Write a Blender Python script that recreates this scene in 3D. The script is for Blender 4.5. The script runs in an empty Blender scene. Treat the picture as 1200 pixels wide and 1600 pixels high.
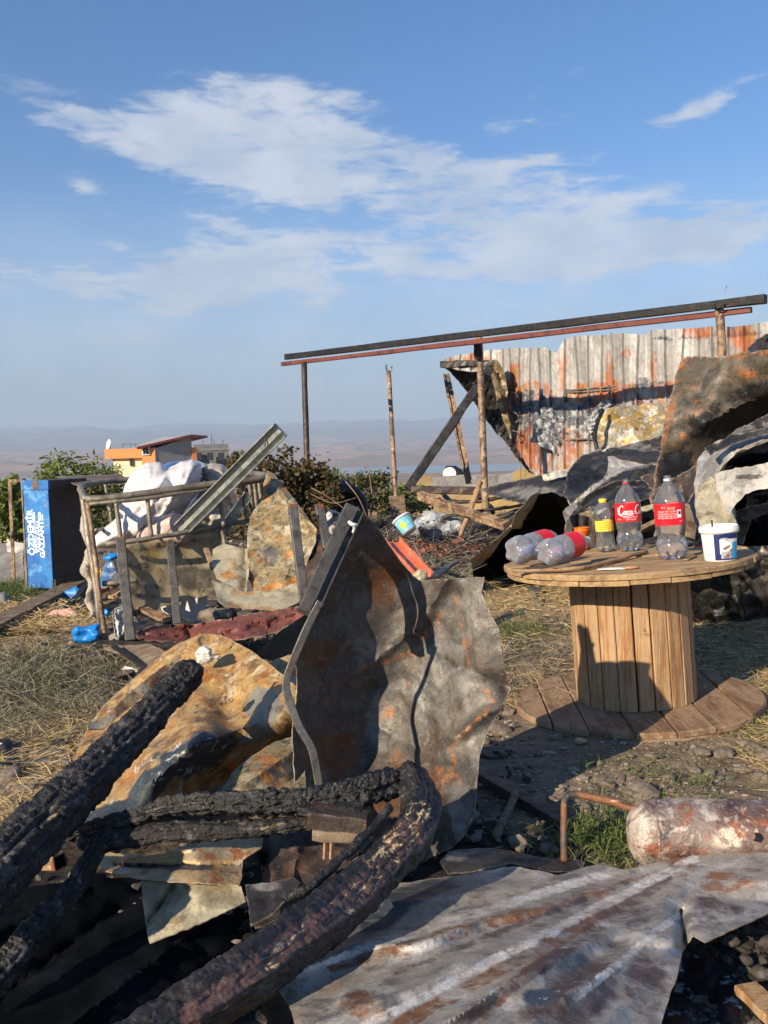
import bpy, bmesh, math, random
import numpy as np
from mathutils import Vector, Matrix
from mathutils.geometry import delaunay_2d_cdt
from math import radians as R_, sin, cos, pi, tan, sqrt

SC = bpy.context.scene
COL = SC.collection
random.seed(7)
RNG = np.random.default_rng(11)

# ------------------------------------------------------------------ camera
F_PX, CX, CY = 1400.0, 600.0, 800.0
CAM = np.array([0.0, 0.0, 1.15])
PITCH, ROLL = math.atan(100 / 1400), R_(1.5)
_f = np.array([0, cos(PITCH), -sin(PITCH)])
_u0 = np.array([0, sin(PITCH), cos(PITCH)])
_r0 = np.array([1.0, 0, 0])
_r = _r0 * cos(ROLL) - _u0 * sin(ROLL)
_u = _u0 * cos(ROLL) + _r0 * sin(ROLL)
cd = bpy.data.cameras.new('camera'); cam = bpy.data.objects.new('camera', cd); COL.objects.link(cam)
cd.sensor_fit = 'VERTICAL'; cd.sensor_height = 36; cd.lens = 36 * F_PX / 1600
cd.clip_start = 0.05; cd.clip_end = 60000
cam.matrix_world = Matrix(((_r[0], _u[0], -_f[0], CAM[0]), (_r[1], _u[1], -_f[1], CAM[1]), (_r[2], _u[2], -_f[2], CAM[2]), (0, 0, 0, 1)))
SC.camera = cam

# ------------------------------------------------------------------ light
SUN_AZ, SUN_EL = R_(42), R_(23.5)
S = Vector((-sin(SUN_AZ) * cos(SUN_EL), -cos(SUN_AZ) * cos(SUN_EL), sin(SUN_EL)))
sl = bpy.data.lights.new('sun', 'SUN'); sun = bpy.data.objects.new('sun', sl); COL.objects.link(sun)
sl.energy = 5.0; sl.angle = R_(0.55); sl.color = (1.0, 0.83, 0.62)
sun.rotation_euler = S.to_track_quat('Z', 'Y').to_euler(); sun.location = (-20, -30, 20)
SC.view_settings.view_transform = 'Standard'; SC.view_settings.look = 'None'
SC.view_settings.exposure = 0.80; SC.view_settings.gamma = 1; SC.view_settings.use_curve_mapping = False
SC.cycles.use_denoising = True
SC.cycles.max_bounces = 8; SC.cycles.transparent_max_bounces = 24; SC.cycles.volume_bounces = 0
SC.cycles.caustics_reflective = False; SC.cycles.caustics_refractive = False

class NT:
    """small node-graph helper"""
    def __init__(s, tree):
        s.t = tree; s.n = tree.nodes; s.l = tree.links
    def new(s, typ, **kw):
        n = s.n.new(typ)
        for k, v in kw.items(): setattr(n, k, v)
        return n
    def put(s, sock, v):
        if isinstance(v, bpy.types.NodeSocket): s.l.new(v, sock)
        elif v is not None:
            if isinstance(v, (tuple, list)) and len(v) == 3 and sock.type == 'RGBA': v = (*v, 1)
            sock.default_value = v
    def m(s, op, a, b=None, c=None, clamp=False):
        n = s.new('ShaderNodeMath', operation=op, use_clamp=clamp)
        s.put(n.inputs[0], a); s.put(n.inputs[1], b) if b is not None else None
        if c is not None: s.put(n.inputs[2], c)
        return n.outputs[0]
    def mr(s, v, a, b, c=0.0, d=1.0, smooth=True):
        n = s.new('ShaderNodeMapRange', interpolation_type='SMOOTHSTEP' if smooth else 'LINEAR')
        for i, x in enumerate((v, a, b, c, d)): s.put(n.inputs[i], x)
        return n.outputs[0]
    def mix(s, f, a, b, mode='MIX'):
        n = s.new('ShaderNodeMix', data_type='RGBA', blend_type=mode)
        s.put(n.inputs['Factor'], f)
        s.put([i for i in n.inputs if i.name == 'A' and i.type == 'RGBA'][0], a)
        s.put([i for i in n.inputs if i.name == 'B' and i.type == 'RGBA'][0], b)
        return [o for o in n.outputs if o.type == 'RGBA'][0]
    def noise(s, vec, scale, detail=5, rough=.55, dist=0.0, off=None, stretch=None):
        if off is not None or stretch is not None:
            mp = s.new('ShaderNodeMapping')
            s.l.new(vec, mp.inputs[0])
            if off is not None: mp.inputs['Location'].default_value = off
            if stretch is not None: mp.inputs['Scale'].default_value = stretch
            vec = mp.outputs[0]
        n = s.new('ShaderNodeTexNoise'); s.l.new(vec, n.inputs['Vector'])
        n.inputs['Scale'].default_value = scale; n.inputs['Detail'].default_value = detail
        n.inputs['Roughness'].default_value = rough; n.inputs['Distortion'].default_value = dist
        return n.outputs[0]

# ------------------------------------------------------------------ sky
W = bpy.data.worlds.new('World'); SC.world = W; W.use_nodes = True
n = NT(W.node_tree); n.n.clear()
sky = n.new('ShaderNodeTexSky'); sky.sky_type = 'NISHITA'; sky.sun_disc = False
sky.sun_elevation = SUN_EL; sky.sun_rotation = pi + SUN_AZ; sky.altitude = 400
sky.air_density = 1.0; sky.dust_density = 0.6; sky.ozone_density = 1.6
tc = n.new('ShaderNodeTexCoord'); sp = n.new('ShaderNodeSeparateXYZ'); n.l.new(tc.outputs['Generated'], sp.inputs[0])
X, Y, Z = sp.outputs
U = n.m('ARCTAN2', X, Y)                      # azimuth from +Y
V = n.m('ARCSINE', Z)                         # elevation
cb = n.new('ShaderNodeCombineXYZ'); n.put(cb.inputs[0], U); n.put(cb.inputs[1], n.m('MULTIPLY', V, 2.0))
n.put(cb.inputs[2], 3.3)
q = cb.outputs[0]
na = n.noise(q, 5.0, 10, .60, .35, off=(1.7, 2.6, 0))
nb = n.noise(q, 17.0, 8, .62, .5, off=(6.7, .6, 0), stretch=(.75, 1.35, 1))
nc = n.noise(q, 42.0, 8, .62, .6, off=(3.7, 7.6, 0), stretch=(.7, 1.2, 1))
nn = n.m('ADD', n.m('ADD', n.m('MULTIPLY', na, .62), n.m('MULTIPLY', nb, .55)), n.m('SUBTRACT', n.m('MULTIPLY', nc, .34), .255))
def ell(px, py, rx, ry, rot, w):
    u0, v0 = math.atan((px - 600) / 1400), math.atan((700 - py) / 1400)
    a, b = rx / 1400, ry / 1400
    c, s_ = cos(R_(rot)), sin(R_(rot))
    du = n.m('SUBTRACT', U, u0); dv = n.m('SUBTRACT', V, v0)
    e = n.m('DIVIDE', n.m('ADD', n.m('MULTIPLY', du, c), n.m('MULTIPLY', dv, s_)), a)
    g = n.m('DIVIDE', n.m('SUBTRACT', n.m('MULTIPLY', dv, c), n.m('MULTIPLY', du, s_)), b)
    r2 = n.m('ADD', n.m('MULTIPLY', e, e), n.m('MULTIPLY', g, g))
    return n.m('MULTIPLY', n.m('EXPONENT', n.m('MULTIPLY', r2, -1.0)), w)
cov = None
for a in [(230, 235, 190, 34, -16, .34), (360, 215, 120, 55, -12, .36), (520, 250, 240, 60, -13, .36), (640, 275, 220, 50, -16, .22),
          (830, 305, 170, 52, 14, .36), (600, 305, 300, 34, -6, .22), (970, 350, 130, 20, 8, .30), (640, 390, 220, 30, -3, .30),
          (730, 425, 300, 40, 2, .34), (1060, 235, 70, 24, 12, .30), (480, 158, 80, 18, -4, .26), (160, 312, 50, 18, -25, .26),
          (880, 215, 120, 16, 8, .15), (360, 355, 60, 12, -15, .2), (1130, 90, 70, 10, 10, .2), (1160, 205, 80, 14, 18, .24),
          (1150, 400, 170, 46, 8, .34), (230, 445, 280, 46, 3, .30), (1000, 410, 160, 26, 4, .26), (450, 400, 130, 18, 6, .24), (910, 148, 40, 12, 0, .2), (0, 400, 60, 70, 0, .12)]:
    e = ell(*a); cov = e if cov is None else n.m('ADD', cov, e)
cov = n.m('MULTIPLY', n.m('MINIMUM', cov, .40), 1.16)
# thin veil low over the horizon, and ordinary broken cloud over the rest of the sky
low = n.mr(V, .27, .10, 0, .24)
away = n.mr(n.m('ABSOLUTE', U), .55, 1.0, 0, .17)
nn = n.m('ADD', n.m('MULTIPLY', n.m('SUBTRACT', nn, .5), 1.45), .5)
dens = n.m('ADD', n.m('ADD', nn, cov), n.m('ADD', n.m('MULTIPLY', low, 1.0), n.m('SUBTRACT', away, .30)))
cl = n.m('MAXIMUM', n.mr(dens, .40, .74), n.m('MULTIPLY', n.mr(V, .31, .05), n.m('ADD', .50, n.m('MULTIPLY', nn, .62)), clamp=True))
lit = n.mr(n.noise(q, 9, 6, .55, .2, off=(1.5, 2.9, 0)), .3, .7)
hor = n.mr(V, .0, .20)
ccol = n.mix(hor, (3.0, 3.3, 3.6), n.mix(lit, (4.3, 5.0, 6.1), (6.4, 6.7, 7.3)))
base = n.mix(1.0, sky.outputs[0], n.mix(n.mr(V, .15, .5), (.64, .98, 1.28), (.46, .92, 1.34)), 'MULTIPLY')
skyc = n.mix(n.m('MULTIPLY', cl, .84), base, ccol)
bg = n.new('ShaderNodeBackground'); n.put(bg.inputs[0], skyc); bg.inputs[1].default_value = 0.068
out = n.new('ShaderNodeOutputWorld'); n.l.new(bg.outputs[0], out.inputs[0])

# ------------------------------------------------------------------ picture point <-> place
def P(px, py, d):
    return CAM + d * (_f + _r * ((px - CX) / F_PX) + _u * ((CY - py) / F_PX))
def PA(a):                                    # array (n,3) of px,py,d
    a = np.asarray(a, float)
    return CAM + a[:, 2:3] * (_f + _r * ((a[:, 0:1] - CX) / F_PX) + _u * ((CY - a[:, 1:2]) / F_PX))
def D(px, py, z=0.0):
    dr = _f + _r * ((px - CX) / F_PX) + _u * ((CY - py) / F_PX)
    return (z - CAM[2]) / dr[2]
def G(px, py, z=0.0):
    return P(px, py, D(px, py, z))
def proj(v):
    v = np.asarray(v, float) - CAM
    d = np.maximum(v @ _f, 1e-3)
    return CX + F_PX * (v @ _r) / d, CY - F_PX * (v @ _u) / d

# ------------------------------------------------------------------ noise in numpy
_perm = np.random.default_rng(5).permutation(4096)
_grad = np.random.default_rng(6).normal(size=(4096, 3)); _grad /= np.linalg.norm(_grad, axis=1)[:, None]
def _h(i, j, k):
    return _perm[(_perm[(_perm[i & 4095] + j) & 4095] + k) & 4095]
def pn(p):
    p = np.asarray(p, float); i = np.floor(p).astype(int); f = p - i; w = f * f * f * (f * (f * 6 - 15) + 10)
    r = 0
    for a in (0, 1):
        for b in (0, 1):
            for c in (0, 1):
                g = _grad[_h(i[:, 0] + a, i[:, 1] + b, i[:, 2] + c)]
                dd = (g * (f - [a, b, c])).sum(1)
                r = r + dd * (w[:, 0] if a else 1 - w[:, 0]) * (w[:, 1] if b else 1 - w[:, 1]) * (w[:, 2] if c else 1 - w[:, 2])
    return r * 1.6
def fbm(p, o=4, g=.5):
    r = 0; a = 1; p = np.asarray(p, float)
    for k in range(o): r = r + a * pn(p + 17.3 * k); a *= g; p = p * 2.03
    return r
def ridge(p, o=3):
    r = 0; a = 1; p = np.asarray(p, float)
    for k in range(o): r = r + a * (1 - 2.2 * np.abs(pn(p + 9.1 * k))); a *= .5; p = p * 2.1
    return r
def crumple(p, seed=0, o=4):
    """creased like stiff foil: folded planes with sharp edges, -1..1"""
    p = np.asarray(p, float); r_ = np.random.default_rng(int(seed * 10) + 77); out_ = np.zeros(len(p)); a = 1.0; f = .55
    p = p + .22 * np.stack([pn(p * .7 + seed), pn(p * .7 + seed + 30), pn(p * .7 + seed + 60)], 1)
    for k in range(o):
        for j in range(2):
            n_ = r_.normal(size=3); n_ /= np.linalg.norm(n_); t_ = p @ n_ * f + r_.random() * 7
            amp_ = np.clip(.55 + .9 * pn(p * .35 * (k + 1) + 11 * j + seed), 0, 1.2)
            out_ += a * amp_ * (np.abs(t_ - np.floor(t_) - .5) * 4 - 1) * .5
        a *= .56; f *= 1.75
    return out_
def voro(p):                                   # F1, F2-F1
    p = np.asarray(p, float); i = np.floor(p).astype(int)
    ds = []
    for a in (-1, 0, 1):
        for b in (-1, 0, 1):
            for c in (-1, 0, 1):
                h = _h(i[:, 0] + a, i[:, 1] + b, i[:, 2] + c)
                o = np.stack([((h * k) % 997) / 997. for k in (31, 57, 83)], 1)
                ds.append(np.linalg.norm(i + [a, b, c] + o - p, axis=1))
    ds = np.sort(np.stack(ds, 1), axis=1)
    return ds[:, 0], ds[:, 1] - ds[:, 0]

# ------------------------------------------------------------------ materials
MATS = {}
def principled(name):
    m = bpy.data.materials.new(name); m.use_nodes = True
    t = NT(m.node_tree); b = m.node_tree.nodes['Principled BSDF']
    MATS[name] = m
    return m, t, b
_k = [0]
def surf(name, base, layers=(), rough=.6, metal=0.0, bump=.3, bscale=60, grain=.3, gscale=180, spec=.5, rvar=.15, bstretch=None, big=.0, grit=0, ridged=False):
    """layers: (colour, scale, lo, hi[, mask[, stretch]]) laid over one another where a noise passes a threshold"""
    m, t, b = principled(name)
    co = t.new('ShaderNodeTexCoord').outputs['Object']
    oi = t.new('ShaderNodeObjectInfo')
    va = t.new('ShaderNodeVectorMath', operation='ADD'); t.l.new(co, va.inputs[0])
    rr = t.m('MULTIPLY', oi.outputs['Random'], 7.0); cbx = t.new('ShaderNodeCombineXYZ'); t.put(cbx.inputs[0], rr); t.put(cbx.inputs[1], t.m('MULTIPLY', rr, .37)); t.l.new(cbx.outputs[0], va.inputs[1])
    co = va.outputs[0]
    col = base
    for L in layers:
        c, sc, lo, hi = L[:4]; mask = L[4] if len(L) > 4 else None; st = L[5] if len(L) > 5 else None
        _k[0] += 1
        v = t.noise(co, sc, 9, .68, .45, off=(_k[0] * 3.7, _k[0] * 1.3, 0), stretch=st)
        if mask:
            at = t.new('ShaderNodeAttribute', attribute_name=mask)
            v = t.m('ADD', v, t.m('MULTIPLY', t.m('SUBTRACT', at.outputs['Fac'], 1.0), .62))
        col = t.mix(t.mr(v, lo, hi), col, c)
    if grit:
        dk = t.mr(t.noise(co, 17, 10, .72, .6, off=(11, 2, 5)), .50, .64, 0, .55 * grit); col = t.mix(dk, col, t.mix(1.0, col, (.30, .27, .25), 'MULTIPLY'))
        br = t.mr(t.noise(co, 9, 8, .7, .5, off=(1, 22, 5)), .52, .66, 0, .35 * grit); col = t.mix(br, col, t.mix(1.0, col, (1.25, .80, .48), 'MULTIPLY'))
        lt = t.mr(t.noise(co, 85, 5, .75, off=(4, 2, 15)), .60, .68, 0, .55 * grit); col = t.mix(lt, col, t.mix(.5, col, (.50, .47, .42)))
        scx = t.mr(t.noise(co, 30, 4, .6, .2, off=(9, 4, 1), stretch=(1, .06, 1)), .64, .70, 0, .35 * grit); col = t.mix(scx, col, t.mix(.5, col, (.42, .41, .39)))
    if grit:
        ra = t.new('ShaderNodeAttribute', attribute_name='rim').outputs['Fac']
        rv = t.mr(t.m('ADD', t.noise(co, 26, 6, .7, off=(8, 8, 1)), t.m('MULTIPLY', t.m('SUBTRACT', ra, 1.0), .5)), .36, .52, 0, .8 * grit)
        col = t.mix(rv, col, t.mix(.72, col, (.34, .28, .21)))
    g = t.noise(co, gscale, 4, .7)
    g2 = t.noise(co, gscale * .12, 4, .6, off=(3, 1, 2))
    gg = t.mr(t.m('ADD', t.m('MULTIPLY', g, .6), t.m('MULTIPLY', g2, .4)), .3, .7, 1 - grain, 1 + grain, smooth=False)
    cbn = t.new('ShaderNodeCombineXYZ')
    for i in range(3): t.put(cbn.inputs[i], gg)
    col = t.mix(1.0, col, cbn.outputs[0], 'MULTIPLY')
    t.put(b.inputs['Base Color'], col)
    t.put(b.inputs['Roughness'], t.mr(g2, .3, .7, max(.05, rough - rvar), min(1, rough + rvar)))
    b.inputs['Metallic'].default_value = metal
    b.inputs['Specular IOR Level'].default_value = spec
    if bump:
        bn = t.new('ShaderNodeBump'); bn.inputs['Strength'].default_value = bump; bn.inputs['Distance'].default_value = .01
        hh = t.noise(co, bscale, 6, .6, stretch=bstretch)
        if ridged:
            rn = t.new('ShaderNodeTexNoise', noise_type='RIDGED_MULTIFRACTAL'); t.l.new(co, rn.inputs['Vector']); rn.inputs['Scale'].default_value = bscale * .3; rn.inputs['Detail'].default_value = 3; rn.inputs['Distortion'].default_value = .8; hh = t.m('ADD', t.m('MULTIPLY', rn.outputs[0], .8), t.m('MULTIPLY', hh, .25))
        if big: hh = t.m('ADD', hh, t.m('MULTIPLY', t.noise(co, bscale * .15, 3, .5, off=(7, 7, 7)), big))
        t.put(bn.inputs['Height'], hh); t.l.new(bn.outputs[0], b.inputs['Normal'])
    return m

# ------------------------------------------------------------------ mesh builder
class MB:
    def __init__(s): s.v = []; s.f = []; s.sm = []; s.mi = []; s.nv = 0
    def add(s, verts, faces, smooth=True, mi=0):
        verts = np.asarray(verts, float).reshape(-1, 3)
        s.v.append(verts); s.f += [tuple(int(i) + s.nv for i in f) for f in faces]
        s.sm += [smooth] * len(faces); s.mi += [mi] * len(faces); s.nv += len(verts)
        return s
    def verts(s): return np.concatenate(s.v) if s.v else np.zeros((0, 3))
    def build(s, name, mats, parent=None, origin=None, attrs=None, solid=0, split=None):
        v = s.verts()
        if parent is not None: org = np.array(parent['_org'])
        elif origin is not None: org = np.asarray(origin, float)
        else: org = np.array([v[:, 0].mean(), v[:, 1].mean(), v[:, 2].min()])
        me = bpy.data.meshes.new(name); me.from_pydata((v - org).tolist(), [], s.f)
        for m in (mats if isinstance(mats, (list, tuple)) else [mats]): me.materials.append(MATS[m] if isinstance(m, str) else m)
        me.polygons.foreach_set('use_smooth', s.sm); me.polygons.foreach_set('material_index', s.mi)
        for k, a in (attrs or {}).items():
            at = me.attributes.new(k, 'FLOAT', 'POINT'); at.data.foreach_set('value', np.asarray(a, np.float32))
        me.update()
        o = bpy.data.objects.new(name, me); COL.objects.link(o)
        if parent is not None: o.parent = parent
        else: o.location = org.tolist()
        o['_org'] = org.tolist()
        if solid:
            md = o.modifiers.new('thickness', 'SOLIDIFY'); md.thickness = solid; md.offset = 0
            e = o.modifiers.new('edges', 'EDGE_SPLIT'); e.split_angle = R_(55)
        elif split:
            e = o.modifiers.new('edges', 'EDGE_SPLIT'); e.split_angle = R_(split)
        return o

def tag(o, label=None, cat=None, group=None, kind=None):
    if label: o['label'] = label
    if cat: o['category'] = cat
    if group: o['group'] = group
    if kind: o['kind'] = kind
    return o
def thing(name, loc, label, cat, group=None):
    o = bpy.data.objects.new(name, None); COL.objects.link(o); o.location = list(map(float, loc)); o['_org'] = list(map(float, loc))
    o.empty_display_size = .1
    return tag(o, label, cat, group)
def copy_tree(o, parent=None):
    c = o.copy(); COL.objects.link(c)
    if parent is not None: c.parent = parent
    for ch in list(o.children): copy_tree(ch, c)
    return c

# ---- profiles and sweeps
def rect(w, h, c=None):
    a, b = w / 2, h / 2; c = min(a, b) * .18 if c is None else c
    return [(a - c, -b), (a, -b + c), (a, b - c), (a - c, b), (-a + c, b), (-a, b - c), (-a, -b + c), (-a + c, -b)]
def chan(w, h, t=.004):                        # C channel, open side up
    a = w / 2
    return [(-a, 0), (a, 0), (a, h), (a - t, h), (a - t, t), (-a + t, t), (-a + t, h), (-a, h)]
def angle(w, h, t=.004):
    return [(0, 0), (w, 0), (w, t), (t, t), (t, h), (0, h)]
def circ(r, n=12): return [(r * cos(2 * pi * i / n), r * sin(2 * pi * i / n)) for i in range(n)]
def resample(path, n):
    path = np.asarray(path, float)
    if len(path) == 2:
        t = np.linspace(0, 1, n)[:, None]; return path[0] * (1 - t) + path[1] * t
    # centripetal-ish catmull through points
    p = np.vstack([2 * path[0] - path[1], path, 2 * path[-1] - path[-2]])
    seg = np.linalg.norm(np.diff(path, axis=0), axis=1); cum = np.r_[0, np.cumsum(seg)]
    o = []
    for s in np.linspace(0, cum[-1], n):
        k = min(max(np.searchsorted(cum, s) - 1, 0), len(seg) - 1); t = (s - cum[k]) / max(seg[k], 1e-9)
        a, b, c, d = p[k], p[k + 1], p[k + 2], p[k + 3]
        o.append(.5 * ((2 * b) + (-a + c) * t + (2 * a - 5 * b + 4 * c - d) * t * t + (-a + 3 * b - 3 * c + d) * t ** 3))
    return np.array(o)
def sweep(mb, path, prof, up=(0, 0, 1), n=None, scale=None, smooth=False, wob=0, seed=0, twist=0, smoothpath=True, cap=True, mi=0):
    path = np.asarray(path, float)
    if n: path = resample(path, n) if smoothpath else path
    prof = np.asarray(prof, float); m = len(path); k = len(prof); up = np.asarray(up, float)
    T = np.gradient(path, axis=0); T /= np.linalg.norm(T, axis=1)[:, None] + 1e-12
    vs = []
    for i in range(m):
        s = np.cross(T[i], up)
        if np.linalg.norm(s) < 1e-3: s = np.cross(T[i], [1, .1, 0])
        s /= np.linalg.norm(s); u = np.cross(s, T[i])
        a = twist * i / max(1, m - 1); s2 = s * cos(a) + u * sin(a); u2 = -s * sin(a) + u * cos(a)
        sc = 1 if scale is None else np.interp(i / max(1, m - 1), np.linspace(0, 1, len(scale)), scale)
        vs.append(path[i] + prof[:, 0:1] * s2 * sc + prof[:, 1:2] * u2 * sc)
    vs = np.concatenate(vs)
    if wob: vs = vs + wob * np.stack([fbm(vs * 9 + seed, 3), fbm(vs * 9 + seed + 40, 3), fbm(vs * 9 + seed + 80, 3)], 1)
    fs = []
    for i in range(m - 1):
        for j in range(k):
            a, b = i * k + j, i * k + (j + 1) % k
            fs.append((a, b, b + k, a + k))
    if cap: fs.append(tuple(range(k))[::-1]); fs.append(tuple(range((m - 1) * k, m * k)))
    return mb.add(vs, fs, smooth, mi)
def lathe(mb, prof, base, axis=(0, 0, 1), n=28, smooth=True, mod=None, mi=0, cap=False):
    ax = Vector(axis).normalized(); q = ax.to_track_quat('Z', 'Y'); M = np.array(q.to_matrix())
    vs = []
    for (r, z) in prof:
        for j in range(n):
            a = 2 * pi * j / n; rr = r * (mod(a, z) if mod else 1)
            vs.append(M @ np.array([rr * cos(a), rr * sin(a), z]))
    vs = np.array(vs) + np.asarray(base, float); fs = []
    for i in range(len(prof) - 1):
        for j in range(n):
            a, b = i * n + j, i * n + (j + 1) % n
            fs.append((a, b, b + n, a + n))
    if cap: fs.append(tuple(range(n))[::-1]); fs.append(tuple(range((len(prof) - 1) * n, len(prof) * n)))
    return mb.add(vs, fs, smooth, mi)
_ico = {}
def ico(sub):
    if sub not in _ico:
        bm = bmesh.new(); bmesh.ops.create_icosphere(bm, subdivisions=sub, radius=1)
        _ico[sub] = (np.array([v.co[:] for v in bm.verts]), [tuple(v.index for v in f.verts) for f in bm.faces]); bm.free()
    return _ico[sub]
def blob(mb, c, r, sub=2, amp=.2, sc=1.3, seed=0, smooth=True, rot=0, mi=0, sharp=False):
    v, f = ico(sub); r = np.asarray(r if hasattr(r, '__len__') else (r, r, r), float)
    nz = ridge(v * sc + seed, 3) if sharp else fbm(v * sc + seed, 4)
    w = v * (1 + amp * nz)[:, None] * r
    ca, sa = cos(rot), sin(rot)
    w = np.stack([w[:, 0] * ca - w[:, 1] * sa, w[:, 0] * sa + w[:, 1] * ca, w[:, 2]], 1)
    return mb.add(w + np.asarray(c, float), f, smooth, mi)
def box(mb, c, ax, ay, az, smooth=False, mi=0):
    """ax, ay, az: half-extent vectors"""
    c, ax, ay, az = (np.asarray(q_, float) for q_ in (c, ax, ay, az))
    v = [c + i * ax + j * ay + k * az for k in (-1, 1) for j in (-1, 1) for i in (-1, 1)]
    return mb.add(v, [(0, 2, 3, 1), (4, 5, 7, 6), (0, 1, 5, 4), (2, 6, 7, 3), (0, 4, 6, 2), (1, 3, 7, 5)], smooth, mi)

# ---- crumpled sheets
def tps(ctrl):
    c = np.asarray(ctrl, float); n_ = len(c); q_ = c[:, :2] / 100
    def U_(r): return np.where(r > 1e-9, r * r * np.log(r + 1e-12), 0)
    K = U_(np.linalg.norm(q_[:, None] - q_[None], axis=2)) + np.eye(n_) * .02
    Pm = np.c_[np.ones(n_), q_]; A = np.zeros((n_ + 3, n_ + 3)); A[:n_, :n_] = K; A[:n_, n_:] = Pm; A[n_:, :n_] = Pm.T
    w = np.linalg.solve(A, np.r_[c[:, 2], 0, 0, 0])
    def f(x):
        x = np.asarray(x, float) / 100
        return U_(np.linalg.norm(x[:, None] - q_[None], axis=2)) @ w[:n_] + w[n_] + x @ w[n_ + 1:]
    return f
def segdist(p, a, b):
    a = np.asarray(a, float); b = np.asarray(b, float); ab = b - a
    t = np.clip(((p - a) @ ab) / (ab @ ab), 0, 1); return np.linalg.norm(p - (a + t[:, None] * ab), axis=1)
def masks_of(p2, masks):
    res = {}
    for k, L in (masks or {}).items():
        v = np.zeros(len(p2))
        for e in L:
            if e[0] == 'L':
                d = segdist(p2, e[1:3], e[3:5]) / e[5]
            else:
                x, y, rx, ry = e[:4]; a = R_(e[4]) if len(e) > 4 else 0
                dx, dy = p2[:, 0] - x, p2[:, 1] - y
                d = np.hypot((dx * cos(a) + dy * sin(a)) / rx, (-dx * sin(a) + dy * cos(a)) / ry)
            v = np.maximum(v, np.clip(1.6 - d * 1.0, 0, 1))
        res[k] = v
    return res
def inside(p, poly):
    x, y = p[:, 0], p[:, 1]; r = np.zeros(len(p), bool); n_ = len(poly); j = n_ - 1
    for i in range(n_):
        xi, yi = poly[i]; xj, yj = poly[j]
        if yi != yj:
            r ^= ((yi > y) != (yj > y)) & (x < (xj - xi) * (y - yi) / (yj - yi) + xi)
        j = i
    return r
def tri_poly(outline, step, rag=1.0, seed=0, lines=()):
    o = []; L = [np.asarray(p_[:2], float) for p_ in outline]
    for i in range(len(L)):
        a, b = L[i], L[(i + 1) % len(L)]; n_ = max(1, int(np.linalg.norm(b - a) / step))
        for k in range(n_): o.append(a + (b - a) * k / n_)
    o = np.array(o)
    if rag:
        q3 = np.c_[o / 14, np.full(len(o), seed + .5)]
        o = o + rag * np.stack([fbm(q3, 3), fbm(q3 + 31, 3)], 1)
    x0, y0 = o.min(0); x1, y1 = o.max(0)
    gx, gy = np.meshgrid(np.arange(x0, x1, step), np.arange(y0, y1, step * .87))
    gx = gx + (np.arange(gx.shape[0]) % 2)[:, None] * step / 2
    g = np.c_[gx.ravel(), gy.ravel()] + np.random.default_rng(seed + 1).uniform(-.15, .15, (gx.size, 2)) * step
    g = g[inside(g, o)]
    if len(g):
        dm = np.full(len(g), 1e9)
        for k in range(0, len(o), 200): dm = np.minimum(dm, np.linalg.norm(g[:, None] - o[None, k:k + 200], axis=2).min(1))
        g = g[dm > step * .55]
    nb_ = len(o); ex, ee = [], []
    for (a0, b0, a1, b1) in lines:
        n_ = max(2, int(math.hypot(a1 - a0, b1 - b0) / step) + 1); t = np.linspace(0, 1, n_)[:, None]
        lp = np.array([a0, b0]) * (1 - t) + np.array([a1, b1]) * t; wv = step * .5 * np.stack([fbm(np.c_[lp / 40, t[:, 0] + seed], 2), fbm(np.c_[lp / 40, t[:, 0] + seed + 9], 2)], 1); lp = lp + wv * 2
        ok = inside(lp, o); dd = np.array([np.linalg.norm(o - q_, axis=1).min() for q_ in lp]); ok &= dd > step * .5
        last = None
        for q_, k_ in zip(lp, ok):
            if k_:
                ex.append(q_)
                if last is not None: ee.append((last, len(ex) - 1))
                last = len(ex) - 1
            else: last = None
    if ex:
        ex = np.array(ex); dm = np.array([np.linalg.norm(ex - q_, axis=1).min() for q_ in g]) if len(g) else np.zeros(0)
        g = g[dm > step * .55]
        pts = np.vstack([o, ex, g])
    else: pts = np.vstack([o, g])
    r = delaunay_2d_cdt([Vector(p_) for p_ in pts], [(i, (i + 1) % nb_) for i in range(nb_)] + [(nb_ + i, nb_ + j) for i, j in ee], [], 1, 1e-4)
    v = np.array([p_[:] for p_ in r[0]]); return v, [tuple(f_) for f_ in r[2]], o
def edge_dist(v, o):
    dm = np.full(len(v), 1e9)
    for k in range(0, len(o), 200): dm = np.minimum(dm, np.linalg.norm(v[:, None] - o[None, k:k + 200], axis=2).min(1))
    return dm
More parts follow.
